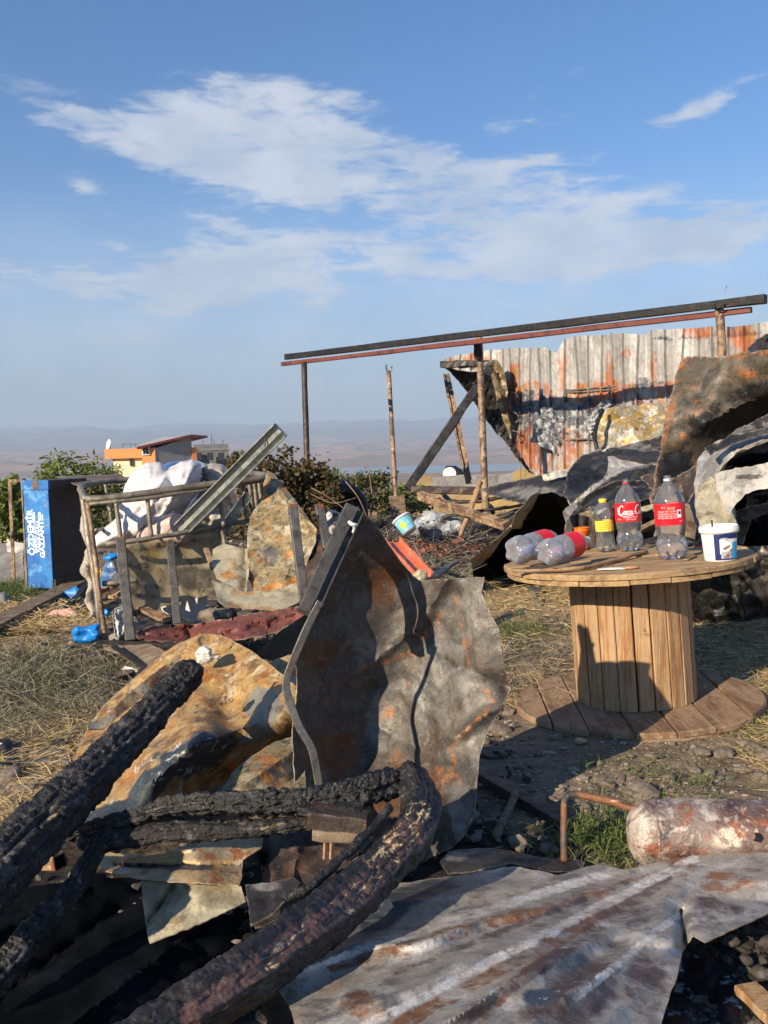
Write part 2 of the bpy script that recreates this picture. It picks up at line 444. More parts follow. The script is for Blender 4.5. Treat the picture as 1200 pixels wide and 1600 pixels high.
def sheet(name, outline, ctrl, mat, label=None, cat=None, step=7, creases=(), amp=.012, nscale=5, ramp=None, thick=.003, rag=1.5, seed=0, masks=None, parent=None, group=None, kind=None, extra=None):
    v, f, o = tri_poly(outline, step, rag, seed, [c_[:4] for c_ in creases])
    if len(ctrl) == 1: d = np.full(len(v), float(ctrl[0][2] if len(ctrl[0]) > 2 else ctrl[0][0]))
    elif len(ctrl) == 2: 
        c0, c1 = np.array(ctrl[0], float), np.array(ctrl[1], float); ab = c1[:2] - c0[:2]
        t = ((v - c0[:2]) @ ab) / (ab @ ab); d = c0[2] + (c1[2] - c0[2]) * t
    else: d = tps(ctrl)(v)
    if extra is not None: d = d + extra(v)
    for (x0, y0, x1, y1, a, w) in creases:
        e = segdist(v, (x0, y0), (x1, y1)); d = d + a * np.exp(-e / w)
    q3 = PA(np.c_[v, d])
    if amp:
        d = d + amp * (.45 * fbm(q3 * nscale + seed * 3.1, 3) + 1.7 * crumple(q3 * nscale * 1.5 + seed * 5.7, seed))
    w3 = PA(np.c_[v, d])
    mb = MB(); mb.add(w3, f, True)
    rim = np.clip(1 - edge_dist(v, o) / (step * 1.6), 0, 1)
    for (x0, y0, x1, y1, a, w) in creases: rim = np.maximum(rim, .75 * np.clip(1 - segdist(v, (x0, y0), (x1, y1)) / (step * 1.2), 0, 1) * (a < 0))
    ob = mb.build(name, mat, parent, attrs={**masks_of(v, {**{'m1': [], 'm2': [], 'm3': []}, **(masks or {})}), 'rim': rim}, solid=thick)
    return tag(ob, label, cat, group, kind)
def pillow(name, outline, ctrl, bulge, mat, label=None, cat=None, step=5, amp=.03, nscale=6, rag=1.5, seed=0, masks=None, parent=None, group=None, back=.6, power=.5, edge=30, sharp=False, creases=()):
    v, f, o = tri_poly(outline, step, rag, seed, [c_[:4] for c_ in creases])
    d = tps(ctrl)(v) if len(ctrl) > 2 else np.full(len(v), float(ctrl[0][2]))
    fold = np.zeros(len(v))
    for (x0, y0, x1, y1, a, w) in creases: fold = fold + a * np.exp(-segdist(v, (x0, y0), (x1, y1)) / w)
    e = np.clip(edge_dist(v, o) / edge, 0, 1); e = np.where(e < .02, 0, e) ; b = (1 - (1 - e) ** 2) ** power
    q3 = PA(np.c_[v, d])
    nz = (1.2 * crumple(q3 * nscale + seed, seed, 4) if sharp else fbm(q3 * nscale + seed, 4)) * amp * np.minimum(1, e * 3)
    A = PA(np.c_[v, d + fold * np.minimum(1, e * 4) - bulge * b + (-nz if sharp else nz)]); B = PA(np.c_[v, d + bulge * back * b + 1e-4])
    mb = MB(); mb.add(A, f, True); mb.add(B, [t[::-1] for t in f], True)
    mk = masks_of(v, {**{'m1': [], 'm2': [], 'm3': []}, **(masks or {})})
    ob = mb.build(name, mat, parent, attrs={k: np.r_[a, a] for k, a in mk.items()})
    return tag(ob, label, cat, group)
def bar(name, a, b, prof, mat, label=None, cat=None, up=(0, 0, 1), n=10, wob=0, seed=0, parent=None, group=None, twist=0, smooth=False, mid=None, split=40, masks=None):
    mb = MB(); pts = [a, b] if mid is None else [a, *mid, b]
    sweep(mb, pts, prof, up, n=n, wob=wob, seed=seed, twist=twist, smooth=smooth)
    at = None
    if masks:
        x_, y_ = proj(mb.verts()); at = masks_of(np.c_[x_, y_], masks)
    return tag(mb.build(name, mat, parent, attrs=at), label, cat, group)
def text2d(s, size, shear=0.0, bold=0.0, sx=1.0):
    cu = bpy.data.curves.new('t', 'FONT'); cu.body = s; cu.size = size; cu.shear = shear; cu.offset = bold
    cu.align_x = 'CENTER'; cu.align_y = 'CENTER'; cu.resolution_u = 2
    ob = bpy.data.objects.new('t', cu); COL.objects.link(ob)
    dg = bpy.context.evaluated_depsgraph_get(); me = bpy.data.meshes.new_from_object(ob.evaluated_get(dg))
    v = np.array([p_.co[:] for p_ in me.vertices]) if len(me.vertices) else np.zeros((0, 3)); f = [tuple(p_.vertices) for p_ in me.polygons]
    bpy.data.objects.remove(ob); bpy.data.curves.remove(cu); bpy.data.meshes.remove(me)
    if len(v): v[:, 0] *= sx
    return v, f
# ------------------------------------------------------------------ the materials of the place
RUST = (.34, .115, .03); BROWN = (.09, .045, .025); SOOT = (.012, .012, .014); ASH = (.50, .48, .44)
surf('char', (.013, .0125, .012), [((.042, .040, .038), 26, .50, .66), ((.26, .24, .22), 150, .60, .68)], rough=.42, bump=.8, bscale=110, big=.5, grain=.5, spec=.6)  # finest light specks are sparkle painted into the char colour
surf('char_split', (.020, .017, .016), [((.085, .048, .042), 7, .30, .55, 'm1'), ((.05, .046, .042), 22, .52, .66), ((.46, .35, .20), 55, .36, .5, 'm2'), ((.38, .35, .30), 45, .50, .62, 'm3')], rough=.45, bump=.5, bscale=60, big=.6, grain=.4, spec=.6)
surf('char_ashy', (.017, .0155, .015), [((.10, .095, .09), 26, .50, .66), ((.22, .21, .19), 150, .61, .68), ((.33, .31, .29), 60, .58, .70, 'm1'), ((.36, .27, .15), 40, .45, .6, 'm2')], rough=.6, bump=1.0, bscale=80, big=1.0, grain=.5)  # finest light specks again painted glints on the char
surf('tan_burnt', (.40, .255, .095), [((.19, .105, .04), 8, .48, .60), ((.48, .40, .25), 13, .53, .62), ((.37, .15, .032), 11, .53, .63), ((.06, .05, .04), 15, .56, .64),
     ((.035, .05, .062), 9, .26, .40, 'm1'), ((.20, .19, .155), 8, .28, .36, 'm2'), ((.50, .48, .44), 26, .56, .62, 'm3')], rough=.55, metal=.1, bump=.35, bscale=90, grain=.35, big=.5, grit=1)
surf('olive_burnt', (.27, .21, .10), [((.32, .29, .20), 7, .45, .6), ((.10, .085, .055), 38, .48, .6), ((.38, .16, .03), 9, .55, .64), ((.40, .165, .03), 12, .34, .55, 'm1'), ((.07, .07, .065), 16, .36, .52, 'm2')], rough=.5, metal=.15, bump=.3, bscale=100, grain=.4, grit=1)
surf('pale_burnt', (.38, .35, .25), [((.24, .20, .12), 7, .5, .62), ((.40, .20, .06), 9, .36, .55, 'm1'), ((.10, .09, .08), 14, .62, .7)], rough=.5, metal=.1, bump=.25, bscale=80, grit=1)
surf('blue_iron', (.076, .072, .066), [((.135, .122, .105), 7, .45, .62), ((.085, .06, .045), 9, .48, .62), ((.16, .16, .155), 40, .56, .68), ((.31, .125, .035), 38, .42, .66, 'm1'), ((.13, .06, .03), 12, .35, .55, 'm2'), ((.19, .185, .17), 16, .36, .64, 'm3'), ((.32, .11, .025), 45, .66, .72), ((.55, .55, .54), 30, .745, .765)],
     rough=.58, metal=.3, bump=.22, bscale=140, grain=.35, grit=1)
surf('white_burnt', (.36, .325, .275), [((.45, .43, .40), 9, .48, .62), ((.17, .16, .15), 12, .50, .66), ((.24, .115, .055), 18, .40, .58, 'm1'), ((.10, .068, .064), 11, .34, .60, 'm2'), ((.055, .075, .10), 6, .36, .56, 'm3'), ((.66, .63, .58), 26, .30, .56, 'm4'), ((.56, .55, .52), 38, .64, .70), ((.05, .04, .04), 60, .68, .74), ((.38, .13, .035), 22, .66, .72)],  # m4 is painted crest light; m2 mixes purple stain and fold shade
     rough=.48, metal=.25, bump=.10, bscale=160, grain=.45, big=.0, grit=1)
surf('brown_burnt', (.055, .04, .033), [((.12, .07, .045), 8, .5, .64), ((.22, .20, .17), 12, .62, .7), ((.015, .015, .016), 6, .50, .64)], rough=.55, metal=.2, bump=.4, bscale=90, grit=1)
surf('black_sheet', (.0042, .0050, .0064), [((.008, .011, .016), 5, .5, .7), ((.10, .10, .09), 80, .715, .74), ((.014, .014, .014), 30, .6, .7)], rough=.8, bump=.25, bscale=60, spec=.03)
surf('soot_metal', (.030, .029, .029), [((.07, .068, .065), 5, .46, .62), ((.16, .15, .14), 8, .62, .72), ((.07, .04, .025), 12, .58, .66), ((.24, .23, .21), 6, .34, .58, 'm1'), ((.010, .010, .010), 5, .3, .5, 'm2')], rough=.5, metal=.3, bump=.25, bscale=80, grit=1)
surf('rust_olive', (.115, .095, .065), [((.055, .05, .042), 3.5, .46, .6), ((.17, .145, .10), 5, .55, .66), ((.26, .10, .03), 14, .57, .64), ((.30, .11, .03), 20, .44, .56, 'm1'), ((.016, .015, .015), 4, .30, .44, 'm2')], rough=.55, metal=.2, bump=.35, bscale=60, grit=1)
surf('ash_panel', (.36, .355, .34), [((.20, .195, .185), 5, .48, .6), ((.45, .43, .36), 7, .55, .64), ((.05, .048, .045), 9, .60, .68), ((.40, .36, .22), 6, .34, .56, 'm1'), ((.03, .03, .03), 6, .3, .5, 'm2')], rough=.6, metal=.1, bump=.3, bscale=70, grit=1)
surf('yellow_iron', (.40, .29, .14), [((.42, .37, .26), 8, .5, .6), ((.32, .13, .05), 12, .52, .60), ((.045, .045, .05), 12, .57, .66), ((.05, .05, .05), 10, .3, .5, 'm1')], rough=.5, metal=.15, bump=.35, bscale=80, grit=1)
surf('red_iron', (.17, .055, .045), [((.10, .04, .032), 8, .5, .62), ((.30, .22, .20), 34, .62, .68), ((.03, .02, .02), 10, .62, .68)], rough=.5, metal=.1, bump=.5, bscale=60, grit=1)
surf('tank_metal', (.24, .19, .165), [((.12, .07, .058), 7, .44, .60), ((.58, .50, .41), 22, .36, .56, 'm1'), ((.27, .10, .05), 16, .54, .63), ((.46, .42, .38), 24, .52, .64), ((.04, .05, .065), 8, .58, .68)], rough=.5, metal=.2, bump=.5, bscale=90, grit=1)
surf('fence_skin', (.36, .36, .35), [((.26, .25, .235), 4, .48, .62, None, (1, 1, .3)), ((.40, .145, .07), 6, .42, .56, 'm1', (1, 1, .35)), ((.35, .17, .045), 6, .55, .62, 'm1'), ((.13, .05, .04), 5, .44, .6, 'm2', (1, 1, .3)), ((.36, .12, .06), 8, .62, .68, None, (1, 1, .3)), ((.07, .08, .10), 9, .38, .54, 'm3'), ((.52, .53, .54), 22, .57, .62, 'm3')], rough=.55, metal=.1, bump=.3, bscale=40, grit=.6)
surf('insulation', (.30, .32, .34), [((.10, .12, .15), 10, .5, .62), ((.60, .60, .59), 16, .54, .62), ((.34, .22, .08), 9, .62, .68)], rough=.85, bump=1.0, bscale=50, big=1)
surf('gold_foil', (.32, .29, .22), [((.38, .25, .07), 6, .47, .54), ((.52, .51, .47), 12, .54, .60), ((.07, .07, .07), 10, .57, .64)], rough=.5, metal=.3, bump=.6, bscale=35, grit=1)
surf('black_steel', (.022, .021, .021), [((.05, .042, .036), 12, .5, .65)], rough=.5, metal=.4, bump=.25)
surf('grey_steel', (.115, .112, .105), [((.075, .07, .065), 9, .5, .62), ((.19, .185, .17), 18, .60, .68), ((.26, .09, .03), 14, .34, .5, 'm1')], rough=.5, metal=.4, bump=.2, bscale=90, grit=1)
surf('red_oxide', (.16, .045, .032), [((.09, .03, .022), 6, .5, .6), ((.035, .02, .018), 9, .6, .68)], rough=.6, metal=.1, bump=.2)
surf('rust_pipe', (.30, .20, .12), [((.12, .07, .045), 8, .48, .56), ((.46, .36, .22), 12, .56, .62), ((.20, .05, .03), 10, .6, .66), ((.07, .06, .055), 5, .42, .6, 'm1'), ((.24, .05, .03), 6, .2, .4, 'm2')], rough=.6, bump=.35, bscale=70, grit=1)
surf('rust_bright', (.20, .085, .035), [((.42, .33, .25), 12, .56, .62), ((.09, .06, .05), 7, .47, .58), ((.06, .055, .05), 6, .3, .5, 'm1')], rough=.65, bump=.4, bscale=80, grit=1)
surf('cage_tube', (.24, .215, .17), [((.14, .12, .09), 10, .48, .6), ((.34, .32, .26), 14, .56, .64), ((.26, .15, .05), 18, .62, .68)], rough=.55, metal=.35, bump=.2, grit=.6)
surf('melted_plastic', (.38, .345, .28), [((.20, .17, .13), 14, .52, .64)], rough=.6, bump=.6, bscale=60)
surf('galvanised', (.44, .47, .44), [((.30, .33, .33), 6, .5, .62, None, (1, 1, .4)), ((.58, .60, .55), 10, .56, .64)], rough=.38, metal=.55, bump=.1)
surf('dusty_panel', (.38, .32, .20), [((.50, .36, .14), 3, .45, .6, 'm1'), ((.11, .10, .085), 4, .30, .50, 'm2'), ((.30, .28, .23), 60, .62, .70), ((.13, .115, .085), 10, .54, .64)], rough=.42, metal=.25, bump=.15, grit=1)
surf('wood_new', (.42, .28, .16), [((.17, .13, .09), 3.5, .56, .70), ((.30, .155, .065), 12, .46, .60, None, (3, 3, .18)), ((.50, .31, .15), 20, .54, .64, None, (3, 3, .12)), ((.20, .10, .045), 9, .66, .72)], rough=.7, bump=.4, bscale=50, bstretch=(4, 4, .2), grain=.2, spec=.25)
surf('wood_top', (.40, .27, .14), [((.26, .17, .095), 10, .47, .60, None, (.25, 3, 3)), ((.50, .36, .20), 16, .54, .62, None, (.2, 3, 3)), ((.17, .12, .08), 5, .60, .70)], rough=.75, bump=.45, bscale=60, bstretch=(.25, 4, 4), grain=.25, spec=.2, grit=.6)
surf('wood_base', (.32, .22, .14), [((.19, .115, .07), 6, .46, .60, None, (2, .4, 2)), ((.33, .225, .14), 14, .54, .64, None, (3, .3, 3)), ((.36, .30, .22), 30, .65, .72)], rough=.85, bump=.4, bscale=50, bstretch=(4, .3, 4), grain=.3, spec=.2, grit=.6)
surf('wood_grey', (.20, .15, .105), [((.12, .085, .06), 7, .48, .6, None, (.4, 2, 2)), ((.29, .235, .17), 10, .56, .64, None, (.4, 2, 2))], rough=.85, bump=.4, grain=.3, spec=.2, grit=.6)
surf('wood_stick', (.33, .21, .125), [((.22, .13, .08), 10, .5, .6)], rough=.8, bump=.3)
surf('concrete', (.25, .245, .235), [((.17, .165, .16), 2, .48, .62), ((.31, .305, .29), 5, .54, .62)], rough=.9, bump=.3, bscale=20, spec=.2, grit=.6)
surf('block_grey', (.19, .20, .205), [((.14, .145, .15), 1.5, .5, .62)], rough=.9, bump=.2, bscale=8, spec=.2)
surf('paint_orange', (.74, .29, .105), [((.62, .25, .10), 1, .5, .65)], rough=.85, bump=.1, grain=.06, spec=.2)
surf('paint_cream', (.78, .70, .46), [((.70, .60, .38), 1, .5, .65)], rough=.85, bump=.1, grain=.06, spec=.2)
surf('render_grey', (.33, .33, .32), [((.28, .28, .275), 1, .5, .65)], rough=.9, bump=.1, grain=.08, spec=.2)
surf('roof_red', (.19, .035, .035), [((.24, .06, .055), 4, .5, .6)], rough=.6, bump=.2)
surf('glass_dark', (.03, .04, .05), [], rough=.15, bump=0)
surf('white_paint', (.72, .72, .70), [((.6, .6, .57), 6, .5, .65)], rough=.6, bump=.1, grain=.08)
surf('blue_paint', (.018, .135, .42), [((.028, .20, .52), 4, .47, .6), ((.25, .19, .14), 20, .60, .66), ((.10, .33, .62), 9, .52, .64), ((.02, .10, .33), 7, .62, .7), ((.30, .17, .10), 10, .36, .5, 'm1')], rough=.5, bump=.1, grain=.12)
surf('locker_side', (.050, .042, .037), [((.05, .025, .02), 5, .5, .64), ((.04, .04, .042), 7, .5, .6)], rough=.6, bump=.2)
surf('roof_rust', (.13, .085, .065), [((.19, .14, .11), 5, .5, .62), ((.08, .06, .05), 9, .55, .65)], rough=.7, bump=.3, grit=1)
surf('bag_white', (.66, .63, .63), [((.50, .47, .48), 7, .45, .62)], rough=.45, bump=1.0, bscale=26, grain=.06, ridged=True)
surf('bag_brown', (.42, .35, .26), [((.55, .50, .43), 7, .5, .62), ((.34, .22, .10), 6, .57, .66)], rough=.3, bump=1.0, bscale=30, grain=.1, ridged=True)
surf('bag_pink', (.50, .38, .34), [((.42, .30, .27), 6, .5, .62)], rough=.45, bump=.6, bscale=22, grain=.08)
surf('tyre_black', (.012, .012, .016), [((.03, .03, .035), 12, .55, .65)], rough=.55, bump=.5, bscale=30)
surf('hose_grey', (.085, .082, .085), [((.16, .155, .15), 14, .55, .65)], rough=.45, bump=.3, bscale=60)
surf('hose_black', (.014, .014, .015), [], rough=.4, bump=.2)
surf('stone', (.25, .205, .165), [((.15, .12, .09), 2.2, .46, .6), ((.36, .32, .27), 1.6, .54, .65), ((.12, .10, .08), 7, .56, .64)], rough=.9, bump=.6, bscale=50, spec=.2, grain=.3)
surf('stone_dark', (.075, .068, .06), [((.05, .045, .042), 9, .48, .6), ((.12, .11, .10), 14, .56, .65)], rough=.9, bump=.6, bscale=50, spec=.2)  # darkened so the lower right corner stones look shaded
surf('plastic_blue', (.012, .20, .60), [((.01, .13, .42), 8, .55, .65)], rough=.4, bump=.2, grain=.08)
surf('plastic_yellow', (.80, .60, .02), [], rough=.4, bump=0, grain=.05)
surf('plastic_orange', (.86, .15, .012), [], rough=.38, bump=.05, grain=.05)
surf('plastic_white', (.80, .79, .75), [], rough=.4, bump=.05, grain=.04)
surf('plastic_red', (.62, .015, .018), [], rough=.35, bump=.05, grain=.05)
surf('plastic_navy', (.012, .022, .12), [], rough=.35, bump=0, grain=.05)
surf('print_blue', (.03, .36, .72), [], rough=.4, bump=0, grain=.05)
surf('print_sky', (.16, .52, .66), [((.55, .75, .8), 30, .5, .6)], rough=.4, bump=0, grain=.05)
surf('print_green', (.42, .66, .02), [], rough=.4, bump=0, grain=.05)
surf('print_grey', (.38, .40, .44), [], rough=.4, bump=0, grain=.05)
surf('print_mauve', (.26, .14, .15), [], rough=.4, bump=0, grain=.05)
surf('print_black', (.02, .02, .02), [], rough=.4, bump=0, grain=.05)
surf('label_yellow', (.82, .56, .03), [((.86, .72, .22), 60, .52, .6)], rough=.4, bump=0, grain=.05)
surf('label_red', (.66, .012, .022), [], rough=.35, bump=.1, bscale=20, grain=.05)
surf('stencil_white', (.78, .80, .82), [], rough=.6, bump=0, grain=.08)
surf('coral_paint', (.58, .16, .085), [((.66, .24, .15), 10, .5, .6), ((.25, .2, .18), 18, .62, .68)], rough=.5, bump=.1)
surf('ceramic', (.50, .48, .45), [((.25, .24, .23), 14, .5, .6)], rough=.5, bump=.4)
surf('cloth_pink', (.58, .30, .27), [((.62, .50, .40), 9, .47, .56)], rough=.9, bump=.6, bscale=40)
surf('cloth_dark', (.02, .02, .024), [((.35, .03, .03), 30, .60, .66)], rough=.8, bump=.6)
surf('speckled_black', (.007, .010, .013), [((.20, .26, .30), 15, .56, .575)], rough=.45, bump=.4, bscale=40)
surf('brick_red', (.32, .10, .055), [((.22, .12, .09), 9, .5, .6)], rough=.9, bump=.4)
surf('ash_white', (.62, .61, .58), [((.35, .34, .33), 26, .5, .6)], rough=.9, bump=1.0, bscale=60)
surf('trunk_bark', (.10, .075, .05), [], rough=.9, bump=.6)
surf('skin_brown', (.50, .27, .12), [], rough=.4, bump=.2)
surf('wire_grey', (.10, .10, .10), [], rough=.5, metal=.6, bump=0)

def leaf_mat(name, cols, rough=.6, trans=.25):
    m, t, b = principled(name)
    g = t.new('ShaderNodeNewGeometry'); r = t.new('ShaderNodeValToRGB'); t.l.new(g.outputs['Random Per Island'], r.inputs[0])
    cr = r.color_ramp; cr.interpolation = 'LINEAR'
    while len(cr.elements) < len(cols): cr.elements.new(.5)
    for i, c in enumerate(cols): cr.elements[i].position = i / max(1, len(cols) - 1); cr.elements[i].color = (*c, 1)
    t.l.new(r.outputs[0], b.inputs['Base Color']); b.inputs['Roughness'].default_value = rough; b.inputs['Specular IOR Level'].default_value = .3
    tr = t.new('ShaderNodeBsdfTranslucent'); t.l.new(r.outputs[0], tr.inputs[0])
    mx = t.new('ShaderNodeMixShader'); mx.inputs[0].default_value = trans
    t.l.new(b.outputs[0], mx.inputs[1]); t.l.new(tr.outputs[0], mx.inputs[2])
    t.l.new(mx.outputs[0], m.node_tree.nodes['Material Output'].inputs[0])
leaf_mat('leaf_green', [(.06, .10, .02), (.13, .18, .035), (.26, .28, .09), (.09, .14, .03)])
leaf_mat('leaf_brown', [(.07, .05, .022), (.13, .085, .035), (.05, .065, .02), (.20, .13, .06), (.035, .03, .02)])
leaf_mat('leaf_bush', [(.06, .09, .025), (.12, .14, .045), (.16, .13, .06), (.05, .06, .03), (.04, .035, .03)])
leaf_mat('straw', [(.52, .38, .17), (.60, .45, .22), (.36, .26, .13), (.64, .50, .28), (.42, .33, .19)], .7, .1)
leaf_mat('hay_grey', [(.21, .18, .13), (.27, .24, .18), (.15, .14, .10), (.32, .27, .18), (.11, .13, .07)], .8, .1)
leaf_mat('grass_green', [(.07, .12, .025), (.12, .17, .04), (.18, .20, .07), (.09, .13, .04)], .6, .25)
leaf_mat('rubble_mix', [(.02, .02, .02), (.05, .048, .045), (.10, .09, .08), (.17, .14, .11), (.28, .26, .24), (.06, .04, .03), (.03, .03, .03)], .85, 0.0)
leaf_mat('rubble_shaded', [(.02, .018, .016), (.05, .043, .036), (.09, .078, .065), (.03, .027, .025), (.13, .115, .10)], .9, 0.0)  # rubble with the lower right corner's shade in its colour
leaf_mat('gravel_mix', [(.20, .17, .14), (.28, .24, .20), (.15, .125, .10), (.34, .31, .27), (.22, .16, .11)], .9, 0.0)

def clear_plastic(name, tint, rough=.08, haze_=.10, ior=1.5):
    m, t, b = principled(name); t.n.remove(b)
    tr = t.new('ShaderNodeBsdfTransparent'); tr.inputs[0].default_value = (*tint, 1)
    gl = t.new('ShaderNodeBsdfGlossy'); gl.inputs['Roughness'].default_value = rough; gl.inputs[0].default_value = (.95, .95, .95, 1)
    df = t.new('ShaderNodeBsdfDiffuse'); df.inputs[0].default_value = (.62, .62, .64, 1)
    fr = t.new('ShaderNodeFresnel'); fr.inputs[0].default_value = ior
    co = t.new('ShaderNodeTexCoord').outputs['Object']
    bn = t.new('ShaderNodeBump'); bn.inputs['Strength'].default_value = .35; bn.inputs['Distance'].default_value = .01
    t.put(bn.inputs['Height'], t.noise(co, 28, 3, .5)); t.l.new(bn.outputs[0], gl.inputs['Normal']); t.l.new(bn.outputs[0], fr.inputs['Normal'])
    lw = t.new('ShaderNodeLayerWeight'); lw.inputs[0].default_value = .35
    m1 = t.new('ShaderNodeMixShader'); t.put(m1.inputs[0], t.m('ADD', haze_, t.m('MULTIPLY', lw.outputs['Facing'], haze_ * 1.6))); t.l.new(tr.outputs[0], m1.inputs[1]); t.l.new(df.outputs[0], m1.inputs[2])
    m2 = t.new('ShaderNodeMixShader'); t.put(m2.inputs[0], t.m('MULTIPLY', fr.outputs[0], 1.6, clamp=True)); t.l.new(m1.outputs[0], m2.inputs[1]); t.l.new(gl.outputs[0], m2.inputs[2])
    t.l.new(m2.outputs[0], m.node_tree.nodes['Material Output'].inputs[0])
clear_plastic('pet_clear', (.98, .99, .99), .06, .09)
clear_plastic('pet_hazy', (.92, .90, .93), .15, .22)
MATS['bag_white'].node_tree.nodes['Principled BSDF'].inputs['Subsurface Weight'].default_value = .35; MATS['bag_white'].node_tree.nodes['Principled BSDF'].inputs['Subsurface Radius'].default_value = (.05, .04, .04)
clear_plastic('film_clear', (.80, .85, .90), .15, .30)

# ------------------------------------------------------------------ terrain
def gauss2(x, y, cx, cy, sx, sy): return np.exp(-((x - cx) / sx) ** 2 - ((y - cy) / sy) ** 2)
def dirx(px, d): return (px - 600) / 1400 * d
KN = [(dirx(835, 110), 110, 9, 26, 9.2), (dirx(20, 230), 230, 44, 60, 17.0), (dirx(655, 190), 190, 14, 35, 10.5), (dirx(940, 150), 160, 30, 40, 13)]
def height(x, y):
    r = np.hypot(x, y)
    prof_r = [0, 13, 16, 30, 100, 400, 1200, 2100, 2150, 2950, 3050, 3400, 5000, 7000, 9500, 11000, 12500, 13500]
    prof_z = [0, 0, -.25, -2.6, -12, -36, -56, -60, -63, -63, -60.5, -48, -20, 22, 190, 265, 300, 120]
    h = np.interp(r, prof_r, prof_z)
    q_ = np.c_[x.ravel() / 1300, y.ravel() / 1300, np.full(x.size, 2.2)]
    big = (ridge(q_, 5)).reshape(x.shape); fine = fbm(q_ * 5, 5).reshape(x.shape)
    h = h + np.interp(r, [0, 40, 300, 2000, 2200, 3000, 3300, 5000, 9000, 12500], [0, 0, 2, 3, 0, 0, 16, 38, 75, 80]) * (big * .6 + .1) + np.interp(r, [0, 30, 200, 2100, 2200, 3050, 3500, 9000, 12500], [0, .2, 3, 2, 0, 0, 9, 30, 30]) * fine
    for cx, cy, sx, sy, a in KN: h = h + a * gauss2(x, y, cx, cy, sx, sy)
    near = np.clip(1 - r / 26, 0, 1)
    q_ = np.c_[x.ravel(), y.ravel(), np.full(x.size, .7)]
    h = h + near * (.030 * fbm(q_ * 1.1, 3) + .010 * fbm(q_ * 7, 3)).reshape(x.shape)
    return h
th = np.unique(np.r_[np.linspace(-R_(30), R_(30), 420), np.linspace(-pi, -R_(30), 60), np.linspace(R_(30), pi, 60)])[:-1]
rr = np.r_[0.05, np.geomspace(.5, 13400, 560)]
TH, RRR = np.meshgrid(th, rr); gx, gy = RRR * np.sin(TH), RRR * np.cos(TH); gz = height(gx, gy)
nr, nt = gx.shape; idx = np.arange(nr * nt).reshape(nr, nt)
a_ = idx[:-1, :]; b_ = np.roll(idx, -1, 1)[:-1]; c_ = np.roll(idx, -1, 1)[1:]; d_ = idx[1:, :]
qf = np.stack([a_, d_, c_, b_], -1).reshape(-1, 4)
def fast_mesh(name, verts, faces4, mat, smooth=True, attrs=None, org=(0, 0, 0)):
    k = faces4.shape[1]; me = bpy.data.meshes.new(name)
    me.vertices.add(len(verts)); me.vertices.foreach_set('co', (verts - np.asarray(org)).astype(np.float32).ravel())
    me.loops.add(faces4.size); me.loops.foreach_set('vertex_index', faces4.astype(np.int32).ravel())
    me.polygons.add(len(faces4)); me.polygons.foreach_set('loop_start', np.arange(0, faces4.size, k, dtype=np.int32))
    me.polygons.foreach_set('use_smooth', np.full(len(faces4), smooth))
    me.materials.append(MATS[mat])
    for a, vv in (attrs or {}).items():
        at = me.attributes.new(a, 'FLOAT', 'POINT'); at.data.foreach_set('value', np.asarray(vv, np.float32))
    me.update(calc_edges=True); me.validate()
    o = bpy.data.objects.new(name, me); o.location = org; o['_org'] = list(map(float, org)); COL.objects.link(o); return o
# the ground's own kinds of earth: bare dirt, scorched earth, dry hills
vx, vy, vz = gx.ravel(), gy.ravel(), gz.ravel(); r_ = np.hypot(vx, vy)
q3 = np.c_[vx, vy, vx * 0 + 4]
straw_m = np.clip(.75 * gauss2(vx, vy, 1.1, 6.3, 1.2, .9) + .9 * gauss2(vx, vy, 2.0, 3.6, .8, 1.6) + .9 * gauss2(vx, vy, -2.6, 5.6, 1.2, .9) + .8 * gauss2(vx, vy, -1.6, 3.5, 1.0, .8) + .6 * gauss2(vx, vy, 1.3, 8, 2, 1.2) + .25 * fbm(q3 * 1.5, 3), 0, 1) * (r_ < 14)
burn_m = np.clip(1.3 * gauss2(vx, vy, 1.3, 11.2, 2.6, 2.6) + 1.0 * gauss2(vx, vy, 3.2, 8.6, 2.0, 2.0) + .9 * gauss2(vx, vy, -.4, 2.2, 1.0, .6) + .35 * fbm(q3 * .9 + 9, 3), 0, 1) * (r_ < 22)
hill_m = np.clip((r_ - 15) / 12, 0, 1); far_m = np.clip((r_ - 3000) / 300, 0, 1); blue_m = np.clip((r_ - 6000) / 2500, 0, 1)
gold_m = np.clip(sum(gauss2(vx, vy, *k[:4]) for k in (KN[0], KN[3])) * 1.6, 0, 1)
m, t, b = principled('earth')
co = t.new('ShaderNodeTexCoord').outputs['Object']
A = lambda s_: t.new('ShaderNodeAttribute', attribute_name=s_).outputs['Fac']
dirt = t.mix(t.mr(t.noise(co, 6, 6), .4, .62), (.17, .125, .085), (.25, .19, .13))
dirt = t.mix(t.mr(t.noise(co, 45, 4, off=(2, 2, 2)), .5, .66), dirt, (.24, .195, .15))
dirt = t.mix(t.mr(t.m('ADD', A('straw_m'), t.m('MULTIPLY', t.m('SUBTRACT', t.noise(co, 18, 6), .5), 1.6)), .35, .75), dirt, (.36, .265, .14))
dirt = t.mix(t.mr(t.m('ADD', A('burn_m'), t.m('MULTIPLY', t.m('SUBTRACT', t.noise(co, 7, 6, off=(5, 1, 1)), .5), 1.2)), .35, .7), dirt, (.030, .027, .025))
hl = t.mix(t.mr(t.noise(co, .02, 8, .65), .42, .6), (.30, .19, .10), (.19, .13, .075))
hl = t.mix(t.mr(t.noise(co, .09, 5, .6, off=(9, 1, 1)), .58, .66), hl, (.07, .075, .04))
hl = t.mix(A('gold_m'), hl, t.mix(t.mr(t.noise(co, .25, 6, .6), .4, .62), (.46, .32, .12), (.36, .24, .09)))
fr_ = t.mix(t.mr(t.noise(co, .0022, 9, .65, .4), .42, .58), (.40, .24, .15), (.22, .15, .10))
